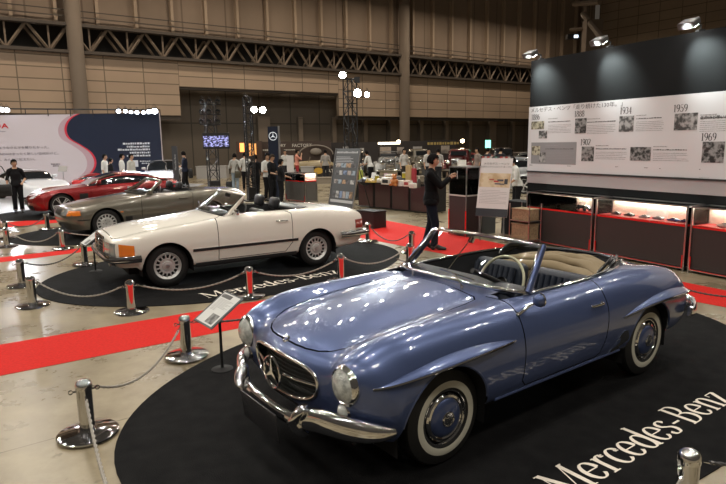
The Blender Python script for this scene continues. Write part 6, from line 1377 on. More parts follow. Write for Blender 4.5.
# lamp rail above the booth wall
tr = empty('lamp_rail', atd(80, 111, YL+.35), 0, 'long thin lamp rail above the booth wall', 'lamp rail')
mb = MB(); A, B = Vector(atd(-20, 108.5, YL+.35)), Vector(atd(160, 110, YL+.35)); O = Vector(tr.location); mb.tube([A-O, B-O], .035, 8)
for k in range(9): q = A.lerp(B, k/8)-O; mb.tube([q, q-Vector((0, 0, .35))], .02, 6)
mb.build('rail', truss_m, tr)
for i, (a, b, s) in enumerate(((2, 109.5, .13), (6.8, 110, .13), (118.5, 111, .11), (125.5, 111, .10), (131, 112, .09), (137, 112.3, .10), (143.5, 112.3, .09), (149, 111.5, .12), (154.5, 111, .16))):
    glow_lamp(atd(a, b, YL+.1), s, 'glowing lamp above the booth wall, number %s from the left' % ('first', 'second', 'third', 'fourth', 'fifth', 'sixth', 'seventh', 'eighth', 'ninth')[i] if 0 else ('first', 'second', 'third', 'fourth', 'fifth', 'sixth', 'seventh', 'eighth', 'brightest ninth')[i]+' glowing lamp from the left above the booth wall', 12, 'lamps above the booth wall', tgt=(atd(a, 150, YL-6)[0], YL-6, 0), col_=(.86, .92, 1), power=(900 if i == 8 else 330 if i < 2 else 160))
# ---------------------------------------------------------------- people
def skin_mat(c=(.50, .30, .20)): return mat('skin_%.2f' % c[0], c, .5)
def person(x, y, head_dir, label, hands=None, stride=0., lean=0., shirt=(.02, .02, .02), pants=(.02, .02, .022), shoes=(.015, .015, .015), hair=(.012, .01, .009),
           long_sleeve=False, shorts=False, H=1.70, look=0., nod=0., vox=.012, group=None, fem=False, hair_long=.0, bald=False, jacket=False):
    k = H/1.72; J = {}
    V3 = lambda a: Vector(a)
    ln = lambda v: Vector((v[0]+math.sin(lean)*(v[2]-.93), v[1], .93+math.cos(lean)*(v[2]-.93))) if v[2] > .93 else Vector(v)
    verts, edges, rad, wid = [], [], [], {}
    def add(p, r, par=None):
        verts.append(Vector(p)); rad.append(r if isinstance(r, tuple) else (r, r)); i = len(verts)-1
        if par is not None: edges.append((par, i))
        return i
    sw = .175 if not fem else .155
    pel = add((0, 0, .93), (.115, .15)); wai = add(ln((0, 0, 1.08)), (.095, .128 if not fem else .11), pel); che = add(ln((.0, 0, 1.27)), (.115, .155 if not fem else .135), wai)
    nb = add(ln((-.005, 0, 1.42)), (.085, .10), che); nk = add(ln((.01, 0, 1.50)), .052, nb); hd = add(ln((.02, 0, 1.555)), .058, nk)
    segs = [('torso', verts[pel], verts[wai]), ('torso', verts[wai], verts[che]), ('torso', verts[che], verts[nb]), ('neck', verts[nb]+Vector((0, 0, .05)), verts[hd])]
    for s in (1, -1):
        st = stride*s; hip = add((0, .085*s, .87), .093, pel)
        kx = .03+st*.55+abs(stride)*.12*(1 if s > 0 else .6); kn = add((kx, .095*s, .49+(.01 if stride else 0)), .060, hip); ax = st; lift = .05*max(0, -s*stride)*1.2
        an = add((ax-.02, .10*s, .095+abs(lift)), .042, kn); he = add((ax-.045, .10*s, .045+abs(lift)), .038, an); ba = add((ax+.09, .105*s, .035), .037, an); to = add((ax+.17, .11*s, .028), .026, ba)
        segs += [('thigh', verts[hip], verts[kn]), ('shin', verts[kn], verts[an]), ('foot', verts[an]-Vector((0, 0, .03)), verts[to]), ('foot', verts[he], verts[ba])]
        sh = add(ln((-.005, sw*s, 1.39)), .057, nb); S_ = verts[sh]
        tgt = (hands or {}).get(s, (.06, .25*s, .84)); W_ = Vector(tgt); U_, F_ = .285, .25; d = W_-S_; L = min(d.length, U_+F_-.01); d.normalize(); W_ = S_+d*L
        a = (U_*U_-F_*F_+L*L)/(2*L); h = math.sqrt(max(0, U_*U_-a*a)); pole = Vector((-.35, .5*s, -1)); pole -= d*pole.dot(d); pole.normalize(); E_ = S_+d*a+pole*h
        el = add(E_, .042, sh); wr = add(W_, .027, el); fd = (W_-E_).normalized(); down = Vector((0, 0, -1)); cr = fd.cross(Vector((1, 0, 0)) if abs(fd.z) > .8 else Vector((0, 0, 1))).normalized(); up = cr.cross(fd)
        pa = add(W_+fd*.055, (.016, .036), wr); pm = add(W_+fd*.085, (.013, .036), pa); wid[pa] = wid[pm] = cr if abs(fd.z) <= .8 else Vector((1, 0, 0))
        segs += [('uarm', S_, E_), ('farm', E_, W_), ('hand', W_, W_+fd*.18)]
        cs = cr*(1 if (abs(fd.z) <= .8) else 1); curl = (up*-1) if abs(fd.z) <= .8 else Vector((0, -s, 0))*1.
        if abs(fd.z) > .8: cs = Vector((1, 0, 0)); curl = Vector((0, -s, 0))
        for q, ln_ in zip((-1.5, -.5, .5, 1.5), (.062, .075, .072, .055) if s > 0 else (.062, .075, .072, .055)):
            b = W_+fd*.088+cs*q*.020; f0 = add(b, .0105, pm); f1 = add(b+fd*ln_*.55+curl*.008, .0095, f0); f2 = add(b+fd*ln_*.9+curl*.030, .0085, f1)
        tb = W_+fd*.035+cs*.028; t0 = add(tb, .013, pa); t1 = add(tb+fd*.030+cs*.022+curl*.01, .011, t0); add(tb+fd*.058+cs*.026+curl*.022, .0095, t1)
    bm = bmesh.new()
    def limb(p, q, ra, rb, wax):                    # closed tapering limb with rounded ends; r = (depth, width)
        d = q-p; L = d.length; d = d.normalized() if L > 1e-6 else Vector((0, 0, 1)); e1 = wax-d*wax.dot(d)
        if e1.length < .1: e1 = Vector((1, 0, 0))-d*d.x
        e1.normalize(); e2 = d.cross(e1); rings = []; N = 14
        pr = [(-math.cos(t)*1.0, math.sin(t), 0) for t in (R(15), R(40), R(65))]+[(0, 1, u) for u in (0, .25, .5, .75, 1)]+[(math.cos(t), math.sin(t), 1) for t in (R(65), R(40), R(15))]
        for c, sn, u in pr:
            r0, r1 = ra[0]+(rb[0]-ra[0])*u, ra[1]+(rb[1]-ra[1])*u; o_ = p+(q-p)*u+d*c*min(r0, r1)
            rings.append([bm.verts.new(o_+e1*(math.cos(2*PI*k/N)*r1*sn)+e2*(math.sin(2*PI*k/N)*r0*sn)) for k in range(N)])
        for a_, b_ in zip(rings, rings[1:]):
            for k in range(N): bm.faces.new((a_[k], a_[(k+1) % N], b_[(k+1) % N], b_[k]))
        bm.faces.new(rings[0][::-1]); bm.faces.new(rings[-1])
    for a_, b_ in edges: limb(verts[a_], verts[b_], rad[a_], rad[b_], wid.get(b_, Vector((0, 1, 0))))
    bmesh.ops.recalc_face_normals(bm, faces=bm.faces)
    # head: sculpted ellipsoid with brow, nose, lips, chin, ears
    hc = verts[hd]+Vector((.012, 0, .075)); HR = Matrix.Rotation(look, 3, 'Z') @ Matrix.Rotation(nod+lean*.4, 3, 'Y')
    r = bmesh.ops.create_uvsphere(bm, u_segments=28, v_segments=22, radius=1)
    hv = r['verts']
    for v in hv:
        c = v.co.copy(); X, Y, Z = c.x*.098, c.y*.076, c.z*.120
        if Z < 0: t = -Z/.12; Y *= 1-.28*t; X = X*(1-.18*t)+.012*t if X > 0 else X*(1-.35*t)
        if X > .05:
            g = lambda yc, zc, sy, sz: math.exp(-((Y-yc)/sy)**2-((Z-zc)/sz)**2)
            X += .022*g(0, -.020, .011, .018)+.010*g(0, .005, .009, .02)+.007*g(0, -.058, .022, .009)+.008*g(0, -.095, .02, .016)+.005*g(0, .026, .05, .010)-.010*g(.030, .008, .014, .010)-.010*g(-.030, .008, .014, .010)
        v.co = HR @ Vector((X, Y, Z))+hc
    for s in (1, -1):
        bmesh.ops.create_uvsphere(bm, u_segments=10, v_segments=8, radius=1, matrix=Matrix.Translation(hc) @ HR.to_4x4() @ T((-.004, .076*s, -.008)) @ Matrix.Diagonal((.020, .012, .032, 1)))
    me2 = bpy.data.meshes.new('b2'); bm.to_mesh(me2); bm.free(); o = bpy.data.objects.new('b2', me2); col.objects.link(o)
    rm = o.modifiers.new('r', 'REMESH'); rm.mode = 'VOXEL'; rm.voxel_size = vox; rm.use_smooth_shade = True; sm = o.modifiers.new('cs', 'SMOOTH'); sm.factor = .5; sm.iterations = 3
    bpy.context.view_layer.update(); dg = bpy.context.evaluated_depsgraph_get(); body = bpy.data.meshes.new_from_object(o.evaluated_get(dg)); bpy.data.objects.remove(o)
    root = empty('person', (x, y, 0), head_dir, label, 'person', group); root.scale = (k, k, k)
    body.materials.clear(); body.materials.append(skin_mat()); bo = bpy.data.objects.new('body', body); col.objects.link(bo); bo.parent = root
    for p in body.polygons: p.use_smooth = True
    # labels
    n = len(body.vertices); co = np.empty(n*3); body.vertices.foreach_get('co', co); co = co.reshape(-1, 3); no = np.array([v.normal[:] for v in body.vertices])
    best = np.full(n, 9.); lab = np.zeros(n, int); names = ['torso', 'neck', 'thigh', 'shin', 'foot', 'uarm', 'farm', 'hand', 'head']
    for nm, a, b in segs+[('head', hc, hc+Vector((0, 0, .03)))]:
        a, b = np.array(a), np.array(b); t = np.clip(((co-a)@(b-a))/max(1e-9, (b-a)@(b-a)), 0, 1); d = np.linalg.norm(co-(a+t[:, None]*(b-a)), axis=1)
        d = d-{'torso': .10, 'neck': .05, 'thigh': .07, 'shin': .045, 'foot': .035, 'uarm': .05, 'farm': .03, 'hand': .03, 'head': .085}[nm]
        w_ = d < best; best[w_] = d[w_]; lab[w_] = names.index(nm)
    L_ = lambda *q: np.isin(lab, [names.index(v) for v in q])
    def cloth(name, mask, off, m, rag=0.):
        idx = {}; vs = []; fs = []
        rnd = random.Random(5)
        for p in body.polygons:
            if all(mask[i] for i in p.vertices):
                f = []
                for i in p.vertices:
                    if i not in idx: idx[i] = len(vs); oo = off[i] if hasattr(off, '__len__') else off; vs.append(co[i]+no[i]*(oo+(rnd.random()*rag)))
                    f.append(idx[i])
                fs.append(f)
        if not fs: return
        mm = bpy.data.meshes.new(name); mm.from_pydata([tuple(v) for v in vs], [], fs); mm.materials.append(m)
        for p in mm.polygons: p.use_smooth = True
        oo = bpy.data.objects.new(name, mm); col.objects.link(oo); oo.parent = root; so = oo.modifiers.new('t', 'SOLIDIFY'); so.thickness = .006; so.offset = -1
        return oo
    z = co[:, 2]
    tr = L_('thigh', 'shin') | (L_('torso') & (z < 1.0))
    if shorts: tr &= z > .50
    cloth('trousers' if not shorts else 'shorts', tr, np.clip(.013+(.60-z)*.022, .013, .024), mat('cloth_%.3f_%.3f_%.3f' % pants, pants, .9, spec=.15))
    sh_ = (L_('torso', 'uarm') | (L_('thigh') & (z > .84))) & (z > (.84 if jacket else .88)) & ~((z > 1.455+0*z) & (np.abs(co[:, 1]) < .07))
    if long_sleeve: sh_ |= L_('farm')
    cloth('jacket' if jacket else 'shirt', sh_, np.clip(.014+(1.12-z)*.10, .014, .032)*np.where(L_('torso', 'thigh'), 1, .8) if not jacket else np.clip(.018+(1.15-z)*.10, .018, .038)*np.where(L_('torso', 'thigh'), 1, .75), mat('cloth_%.3f_%.3f_%.3f' % shirt, shirt, .9, spec=.15))
    cloth('shoes', L_('foot'), .010, mat('shoe_%.2f' % shoes[0], shoes, .4))
    hl = (co-np.array(hc))@np.array(HR)           # head-local coordinates
    if not bald:
        hm = (L_('head') | (L_('neck') & (hair_long > 0))) & ((hl[:, 2] > .048) | ((hl[:, 0] < .012) & (hl[:, 2] > -.045-hair_long) & (hl[:, 0] < .03)) | ((hl[:, 0] < .035) & (hl[:, 2] > .015)))
        cloth('hair', hm, .016 if not fem else .022, mat('hair_%.2f' % hair[0], tuple(c*.6 for c in hair), .9, spec=.15), .008)
    eye = mat('eye_dark', (.01, .008, .008), .2)
    mb = MB()
    for s in (1, -1): mb.sphere(HR @ Vector((.083, .030*s, .008))+hc, .0105, 8, sc=(.7, 1.1, .6))
    mb.build('eyes', eye, root); mb = MB()
    for s in (1, -1): mb.tube([HR @ Vector((.094, .016*s, .030))+hc, HR @ Vector((.092, .03*s, .034))+hc, HR @ Vector((.080, .046*s, .030))+hc], .0035, 5)
    mb.build('eyebrows', MATS.get('hair_%.2f' % hair[0]) or black, root); mb = MB(); mb.tube([HR @ Vector((.088, .022, -.060))+hc, HR @ Vector((.099, 0, -.058))+hc, HR @ Vector((.088, -.022, -.060))+hc], .004, 6); mb.build('lips', mat('lips', (.35, .13, .11), .5), root)
    root['_hands'] = 0; del root['_hands']
    return root
def pf(a, b): return fl(a, b)
def ph(a, b, h=None): return None
px_, py_ = fl(431, 249)
man = person(px_, py_, R(-12), 'man in a black jacket and dark jeans holding up a phone, standing beside the counter', hands={1: (.33, .06, 1.33), -1: (.35, -.03, 1.32)}, stride=-.09, shirt=(.005, .005, .006), pants=(.008, .011, .020), long_sleeve=True, jacket=True, H=1.80, vox=.0075, nod=.12, hair=(.010, .008, .008))
mb = MB(); mb.prism(rrect(.075, .145, .01), Matrix.Identity(4), .009, 0); mb.prism(rrect(.066, .13, .006), T((0, 0, .009)), .001, 1); ph_ = mb.build('phone', [mat('phone_white', (.6, .6, .62), .25), dark_glass], smooth=0)
k_ = 1.80/1.72; mm_ = Matrix.Translation((px_, py_, 0)) @ Matrix.Rotation(R(-12), 4, 'Z') @ T(Vector((.475, .0, 1.375))*k_) @ Matrix.Rotation(R(-90), 4, 'Y') @ Matrix.Rotation(R(90), 4, 'Z'); ph_.matrix_world = mm_; tag(ph_, 'small pale phone held up by the man in the black jacket', 'phone')
W_ = (.62, .62, .60); K_ = (.012, .012, .014)
def P(a, b, hd, lb, **k): x, y = fl(a, b); return person(x, y, R(hd), lb, vox=k.pop('vox', .013), **k)
P(19.5, 212.5, -60, 'man in a black T-shirt and black trousers standing left of the dark red coupe', hands={1: (.16, .20, 1.02), -1: (.05, -.26, .86)}, shirt=K_, pants=K_, look=.5, H=1.68)
P(186.5, 192, 185, 'man in a dark T-shirt with a backpack, beside the slim dark pylon', hands={1: (.26, .10, 1.12), -1: (.30, -.12, 1.10)}, shirt=(.018, .022, .04), pants=K_, stride=.08, H=1.78, look=-.6)
P(236, 192, 75, 'man seen from behind in a grey shirt and pale jeans with a shoulder bag', shirt=(.40, .40, .38), pants=(.26, .32, .38), H=1.66, hands={1: (.20, .16, 1.15), -1: (.18, -.2, 1.1)})
P(246.5, 190.5, 100, 'man in a white shirt and black trousers behind the one with the shoulder bag', shirt=W_, pants=K_, H=1.70)
P(256.5, 199, 80, 'person in black standing right behind the middle truss tower', shirt=K_, pants=K_, H=1.66, hands={1: (.2, .15, 1.1), -1: (.1, -.25, .9)}, stride=.07)
P(268.5, 201, -40, 'man in a white shirt, left of the group by the star pylon', shirt=W_, pants=K_, H=1.72, nod=.25, hands={1: (.22, .12, 1.1), -1: (.22, -.10, 1.08)})
P(273, 202.5, -25, 'man dressed all in black, middle of the group by the star pylon', shirt=K_, pants=K_, H=1.68, nod=.35, hands={1: (.25, .10, 1.08), -1: (.25, -.10, 1.05)}, hair=(.05, .035, .025))
P(281.5, 203.5, 20, 'short woman in black with black hair at the small glass cabinet', shirt=K_, pants=K_, H=1.52, fem=True, hair_long=.05, nod=.2, hands={1: (.30, .12, 1.05), -1: (.30, -.10, 1.05)})
for a, b, hd, lb, sh in ((109.5, 193, 0, 'man in a white shirt behind the dark red coupe, left of four', W_), (114, 192.5, 40, 'person in black low behind the dark red coupe, second of four', K_), (123, 193, 20, 'man in a white shirt behind the dark red coupe, third of four', W_), (130.5, 192.5, -10, 'man in a pale grey shirt behind the dark red coupe, right of four', (.50, .50, .47))):
    P(a+(a-118)*.25, b+(2.6 if a in (114, 130.5) else 1.2), hd, lb, shirt=sh, pants=K_, H=1.72 if sh != K_ else 1.56, stride=.1)
P(297.5, 181, 10, 'man in a pink shirt and red shorts holding up a camera', shirt=(.60, .26, .20), pants=(.35, .04, .05), shorts=True, H=1.70, hands={1: (.26, .06, 1.45), -1: (.26, -.06, 1.45)})
P(371, 183.5, 150, 'man in a white shirt bending beside the old black car', shirt=W_, pants=K_, H=1.66, lean=.35, hands={1: (.45, .2, 1.0), -1: (.45, -.2, 1.0)})
P(404, 183, -60, 'man in a white shirt right of the old silver car', shirt=(.50, .48, .46), pants=(.05, .045, .04), H=1.7)
P(516.5, 216, 190, 'man in a white T-shirt half hidden behind the white poster', shirt=W_, pants=K_, H=1.62, lean=.25, hands={1: (.35, .15, .95), -1: (.35, -.2, .95)})
# the passer-by at the left edge of the frame, with a black shoulder bag
xw, yw = fl(-9, 231); person(xw, yw, R(200), 'person walking out past the left edge, bare arm and legs', shirt=K_, pants=(.03, .03, .035), shorts=True, H=1.62, stride=.22, vox=.011, fem=True, hair_long=.04)
def bag(p, rz, size, c, label, name='shoulder_bag', strap=.45):
    r = empty(name, tuple(p), rz, label, 'bag'); w_, d_, h_ = size; m = mat('bag_%.2f_%.2f' % c[:2], c, .6)
    mb = MB(); rounded_box(mb, (0, 0, 0), (w_, d_, h_), min(size)*.3); mb.build('pouch', m, r, smooth=50); mb = MB(); rounded_box(mb, (0, -d_*.5, h_*.12), (w_*.8, d_*.25, h_*.5), .012); mb.build('flap', m, r, smooth=50)
    if strap: mb = MB(); mb.tube(spl([(-w_*.45, 0, h_*.4), (-w_*.25, 0, h_*.5+strap*.6), (0, 0, h_*.5+strap), (w_*.25, 0, h_*.5+strap*.6), (w_*.45, 0, h_*.4)], 5), .012, 6); mb.build('strap', m, r)
d_ = math.hypot(*fl(-9, 231)); p = atd(3, 190.5, fl(-9, 231)[1]-.30); bag(p, .5, (.38, .14, .30), (.012, .012, .013), 'black shoulder bag swinging at the left edge of the picture')
p = atd(237.8, 174.5, fl(236, 192)[1]-.24); bag(p, .1, (.26, .10, .30), (.06, .055, .035), 'dark olive shoulder bag on the back of the man in the grey shirt', strap=.30)
p = atd(190.6, 173.5, fl(186.5, 192)[1]+.02); bag(p, .3, (.20, .28, .42), (.012, .012, .014), 'black backpack of the man beside the slim pylon', 'backpack', 0)
p = atd(229.5, 187, 26.5); bag(p, .1, (.30, .2, .5), (.02, .02, .02), 'black travel bag standing on the floor left of the man with the shoulder bag', 'travel_bag', .12)
# ---------------------------------------------------------------- tall glass case, plinth, white poster on a stand
g1 = Vector((*fl(448.6, 234.5), 0)); g2 = Vector((*fl(465.5, 237.5), 0)); u = (g2-g1).normalized(); Wg = (g2-g1).length; an = math.atan2(u.y, u.x)
r = empty('tall_glass_case', tuple(g1), an, 'narrow glass case with red edges, right of the man with the phone', 'cabinet')
mb = MB(); mb.box((Wg/2, .2, .46), (Wg-.03, .40, .84)); mb.build('base', panel_brown, r, smooth=0)
for x in (.006, Wg-.006):
    mb = MB(); mb.box((x, .0, .30), (.022, .02, .56)); mb.build('red_edging', red_trim, r, smooth=0)
    for y in (0.01, .40): mb = MB(); mb.box((x, y, .76), (.020, .020, 1.52)); mb.build('corner_post', satin, r, smooth=0)
mb = MB(); mb.box((Wg/2, .2, .90), (Wg, .42, .03)); mb.build('shelf', mat('pale_shelf', (.55, .53, .50), .4), r, smooth=0); mb = MB(); mb.box((Wg/2, .2, 1.515), (Wg, .42, .03)); mb.build('top', satin, r, smooth=0)
for nm, c, d in (('front_glass', (Wg/2, .004, 1.2), (Wg-.04, .006, .58)), ('side_glass', (Wg-.006, .2, 1.2), (.006, .38, .58)), ('side_glass', (.006, .2, 1.2), (.006, .38, .58))): mb = MB(); mb.box(c, d); mb.build(nm, glass, r, smooth=0)
mb = MB(); mb.sphere((Wg*.25, .05, 1.46), .028, 10); mb.build('red_lamp', mat('red_glow', (1, .1, .1), .5, emit=(1, .12, .10), es=6), r); mb = MB(); mb.box((Wg*.5, .2, 1.30), (Wg*.7, .25, .14), bev=.05); o = mb.build('silver_model', mat('goods_silver', (.45, .46, .46), .25, .6), smooth=50); o.matrix_world = r.matrix_basis @ T((0, 0, -.31)); tag(o, 'silver streamlined model in the narrow glass case', 'model car')
mb = MB(); mb.box((Wg/2, .12, 1.60), (.26, .012, .13)); mb.box((Wg/2, .14, 1.545), (.1, .05, .03)); o = mb.build('table_sign', mat('card_white', (.75, .72, .66), .5), smooth=0); o.matrix_world = r.matrix_basis; tag(o, 'small white sign standing on top of the narrow glass case', 'sign')
g3 = Vector((*fl(468.5, 233), 0)); r = empty('plinth', tuple(g3), an, 'grey plinth between the narrow glass case and the white poster', 'plinth'); Wq = .39
mb = MB(); mb.box((Wq/2, .25, .48), (Wq, .42, .96), bev=.006); mb.build('base', mat('plinth_grey', (.11, .12, .12), .4), r, smooth=0); mb = MB(); mb.box((Wq/2, .25, .965), (Wq+.02, .44, .02)); mb.build('top', satin, r, smooth=0)
mb = MB(); mb.box((Wq/2-.0, .25, 1.24), (Wq, .38, .50), bev=.01); o = mb.build('black_case', matt_black, smooth=0); o.matrix_world = r.matrix_basis; tag(o, 'tall matt black case on top of the grey plinth', 'case')
b1, b2 = Vector((*fl(477, 243), 0)), Vector((*fl(508, 246), 0)); Y_ = b1.y
q = [Vector(atd(*t, yy)) for t, yy in (((475.3, 215.7), 12.2), ((506.7, 217.6), 11.9), ((512.3, 157.8), 12.2), ((480.8, 157.8), 12.5))]
u = (q[1]-q[0]); Wb = u.length; u.normalize(); v = (q[3]-q[0]); v -= u*v.dot(u); Hb = v.length; v.normalize(); n = u.cross(v)
r = empty('poster_stand', (q[0].x+.3, q[0].y, 0), 0, 'white poster with a picture of small cars on a slim metal easel', 'poster'); inv = Matrix.Translation((-r.location.x, -r.location.y, 0))
BM = Matrix(((u.x, v.x, n.x, q[0].x), (u.y, v.y, n.y, q[0].y), (u.z, v.z, n.z, q[0].z), (0, 0, 0, 1)))
def bpart(name, m, poly, off, th, parent=None):
    mb = MB(); mb.prism(poly, BM @ T((0, 0, off)), th); o = mb.build(name, m, smooth=0); o.parent = r; o.matrix_parent_inverse = inv; return o
bpart('board', mat('poster_white', (.62, .60, .60), .45), rect(0, Wb, 0, Hb), -.02, .02); bpart('dark_band', mat('band_dark', (.02, .022, .03), .4), rect(0, Wb, 0, Hb*.135), .0, .003)
sand = mat('sand_print', (.46, .33, .18), .5, noise=(6, (.62, .52, .36), .4, .6)); bpart('picture', sand, rect(.01, Wb-.01, Hb*.50, Hb*.74), .0, .003)
for sx_, sz_, w_, h_, c in ((.55, .60, .10, .035, (.45, .03, .03)), (.68, .62, .13, .04, (.06, .05, .07)), (.60, .56, .12, .03, (.10, .09, .12)), (.86, .60, .07, .11, (.03, .03, .04)), (.40, .63, .10, .03, (.35, .08, .05)), (.74, .555, .10, .03, (.12, .10, .10))): bpart('printed_car', mat('print_c_%.2f%.2f' % c[:2], c, .5), rect(Wb*sx_-w_/2, Wb*sx_+w_/2, Hb*sz_-h_/2, Hb*sz_+h_/2), .003, .002)
mb = MB(); rnd = random.Random(8)
for i in range(9):
    z = Hb*(.44-.027*i); s = Wb*.07; e = Wb*(.93 if i % 3 else .7)
    while s < e: l = rnd.uniform(.01, .04); mb.prism(rect(s, min(e, s+l), z, z+.008), BM @ T((0, 0, .0005)), .001); s += l+.006
o = mb.build('printed_lines', inkg, smooth=0); o.parent = r; o.matrix_parent_inverse = inv
for tx, yy, sz in (('メルセデス・ベンツ', .885, .060), ('公式オンラインストア オープン', .835, .046)):
    o = font_mesh(tx, sz, 'heading', ink, None, .0008, align='CENTER'); o.parent = r; o.matrix_parent_inverse = inv; o.matrix_basis = BM @ T((Wb/2, Hb*yy, .001))
mb = MB()
for i in range(12): c = (i*37 % 7); mb.box(BM @ Vector((Wb*(i+.5)/12, Hb+.012, -.01)), (.045, .02, .04), mi=c % 4)
o = mb.build('coloured_top_edge', [cm((.45, .05, .05)), cm((.05, .05, .06)), cm((.5, .48, .45)), cm((.12, .3, .25))], smooth=0); o.parent = r; o.matrix_parent_inverse = inv
for s_ in (.12, .88):
    mb = MB(); t = BM @ Vector((Wb*s_, Hb*.8, -.03)); b = BM @ Vector((Wb*s_, 0, -.05)); mb.tube([t, b, (b.x, b.y-.10, .01)], .012, 8); mb.tube([t, (t.x+.05, t.y+.55, .01)], .012, 8); o = mb.build('easel_leg', satin, r); o.matrix_parent_inverse = inv
# draped black table and shelf of boxes behind the poster
dt = Vector((*fl(495, 238), 0)); r = empty('draped_table', tuple(dt), an, 'low table under a black floor-length cloth behind the white poster', 'table')
mb = MB(); P_ = rrect(.75, .50, .05, 5); N_ = len(P_); G = []
for zz, k in ((.0, 1.06), (.35, 1.03), (.73, 1.0), (.745, .985)): G.append([[px*k*(1+.025*math.sin(i*2.4)*(zz < .7)), .85+py*k*(1+.03*math.sin(i*1.9)*(zz < .7)), zz] for i, (px, py) in enumerate(P_)])
mb.grid(np.array(G), closedv=True); mb.bm.faces.new([mb.bm.verts.new((px*.985, .85+py*.985, .745)) for px, py in P_]); mb.build('cloth', mat('black_cloth', (.008, .008, .009), .9), r, smooth=40)
sh = Vector((*fl(509, 243), 0)); r = empty('wire_shelf', tuple(sh), an, 'open metal shelf holding woven boxes, between the white poster and the black wall', 'shelf'); Ws = .50
for x in (0, Ws):
    for y in (0, .35): mb = MB(); mb.tube([(x, y, 0), (x, y, .82)], .010, 6); mb.build('shelf_post', satin, r)
for z in (.10, .48): mb = MB(); mb.box((Ws/2, .175, z), (Ws, .36, .012)); mb.build('shelf_board', satin, r, smooth=0)
card = mat('wicker_card', (.34, .25, .15), .8, noise=(50, (.20, .14, .08), .4, .6))
for z, h_, lb in ((.106, .30, 'brown box on the lower shelf beside the black wall'), (.486, .22, 'brown woven box on the upper shelf beside the black wall')):
    mb = MB(); mb.box((Ws/2, .175, h_/2), (Ws-.06, .30, h_), bev=.008); mb.box((Ws/2, .175, h_+.005), (Ws-.04, .32, .02), bev=.004); o = mb.build('storage_box', card, smooth=0); o.matrix_world = r.matrix_basis @ T((0, 0, z)); tag(o, lb, 'box')
# ---------------------------------------------------------------- far booths
far_dark = mat('far_banner', (.022, .016, .014), .6); far_brown = mat('far_banner_brown', (.05, .030, .022), .6); wtxt = mat('far_white_print', (.55, .52, .46), .6)
def banner(a0, a1, bt, bb, Y, m, label, rz=0., texts=(), th=.12):
    A, B = Vector(atd(a0, bt, Y)), Vector(atd(a1, bt, Y)); zt = A.z; zb = 0 if bb is None else atd(a0, bb, Y)[2]
    r = empty('banner_wall', (A.x, A.y, 0), 0, label, 'banner wall'); W = B.x-A.x
    mb = MB(); mb.box((W/2, 0, (zt+zb)/2), (W, th, zt-zb)); mb.build('panel', m, r, smooth=0)
    for tx, a, b, sz, mt_ in texts:
        q = Vector(atd(a, b, Y-th/2-.01))
        if tx[0] == '~':                            # lettering too small to read: a row of short strokes
            mb = MB(); rnd = random.Random(len(tx)); xx = 0
            for _ in tx: l = sz*rnd.uniform(.35, .7); mb.box((q.x-A.x+xx+l/2, -th/2-.005, q.z+sz*.3), (l, .01, sz*rnd.uniform(.5, .7))); xx += l+sz*.2
            mb.build('faded_lettering', mt_, r, smooth=0); continue
        o = font_mesh(tx, sz, 'lettering', mt_, r, .003, bold=.003); o.matrix_local = T((q.x-A.x, -th/2-.01, q.z)) @ Matrix.Rotation(PI/2, 4, 'X')
    return r, A
YB = 40.5
banner(236, 331, 142.3, None, YB, far_brown, 'long brown-black banner wall with white workshop lettering, left of the far booths', texts=(('FACTORY', 268, 147, .27, wtxt), ('FACTORY', 292, 147, .30, wtxt), ('~~~~~~', 261, 151, .18, wtxt), ('~~~~~~~~~~', 284, 150.4, .10, wtxt)))
rr, A = banner(331, 378, 142.6, None, YB+1.2, far_dark, 'black banner wall with small pictures, behind the right-hand truss tower')
r2, A2 = banner(378, 424, 141.5, None, YB+2.6, far_dark, 'black banner wall with two grey pictures and a bright strip lamp', texts=())
r3, A3 = banner(424, 456, 140.5, None, YB+3.6, far_dark, 'black banner wall with gold lettering left of the warm lamp', texts=(('~~~~~~~~~~~', 427.5, 144.8, .30, mat('gold_print', (.45, .33, .10), .5)),))
banner(236, 262, 141.5, None, YB-.6, far_brown, 'dark brown banner wall behind the middle tower')
def far_pic(a0, b0, a1, b1, c, label, glow=0, name='wall_picture'):
    Yp = (YB+1.1 if a0 < 378 else YB+2.5 if a0 < 424 else YB+3.5) if name != 'glow_sign' else (YB-1. if a0 < 300 else YB+1.6)
    A, B = Vector(atd(a0, b1, Yp)), Vector(atd(a1, b0, Yp)); mb = MB(); mb.box((0, 0, 0), (B.x-A.x, .05, B.z-A.z), bev=.01); m = mat('far_%.2f_%.2f_%g' % (c[0], c[1], glow), c, .5, noise=None if glow else (1.5, tuple(v*.4 for v in c), .45, .6), emit=c if glow else None, es=glow)
    o = mb.build(name, m, smooth=0); o.location = (A+B)/2; tag(o, label, 'picture' if not glow else 'sign')
for q_ in ((380, 147, 391, 155.5, (.36, .30, .26), 'brownish picture under the bright strip lamp, far booths'), (397, 147, 404, 154, (.35, .30, .27), 'small picture right of the brownish one, far booths'), (413, 146.5, 422, 154, (.40, .38, .36), 'grey picture of a car on the far black banner wall'), (441, 145.5, 449.5, 153.5, (.42, .36, .30), 'picture below the gold lettering, far booths'), (343, 146.5, 349, 150, (.35, .34, .33), 'small emblem picture seen through the right-hand tower'), (360, 148, 364, 154, (.5, .48, .45), 'tiny white notice on the far black wall')): far_pic(*q_)
far_pic(377.5, 142, 400, 144.5, (1, .82, .58), 'bright warm strip lamp above the far booths', 4, 'glow_sign'); far_pic(240, 143, 244, 152, (1, .38, .10), 'glowing orange strip sign left of the middle tower', 1.6, 'glow_sign'); far_pic(249.5, 143.5, 256, 156, (.9, .40, .12), 'orange patterned light panel seen through the middle tower', .7, 'glow_sign')
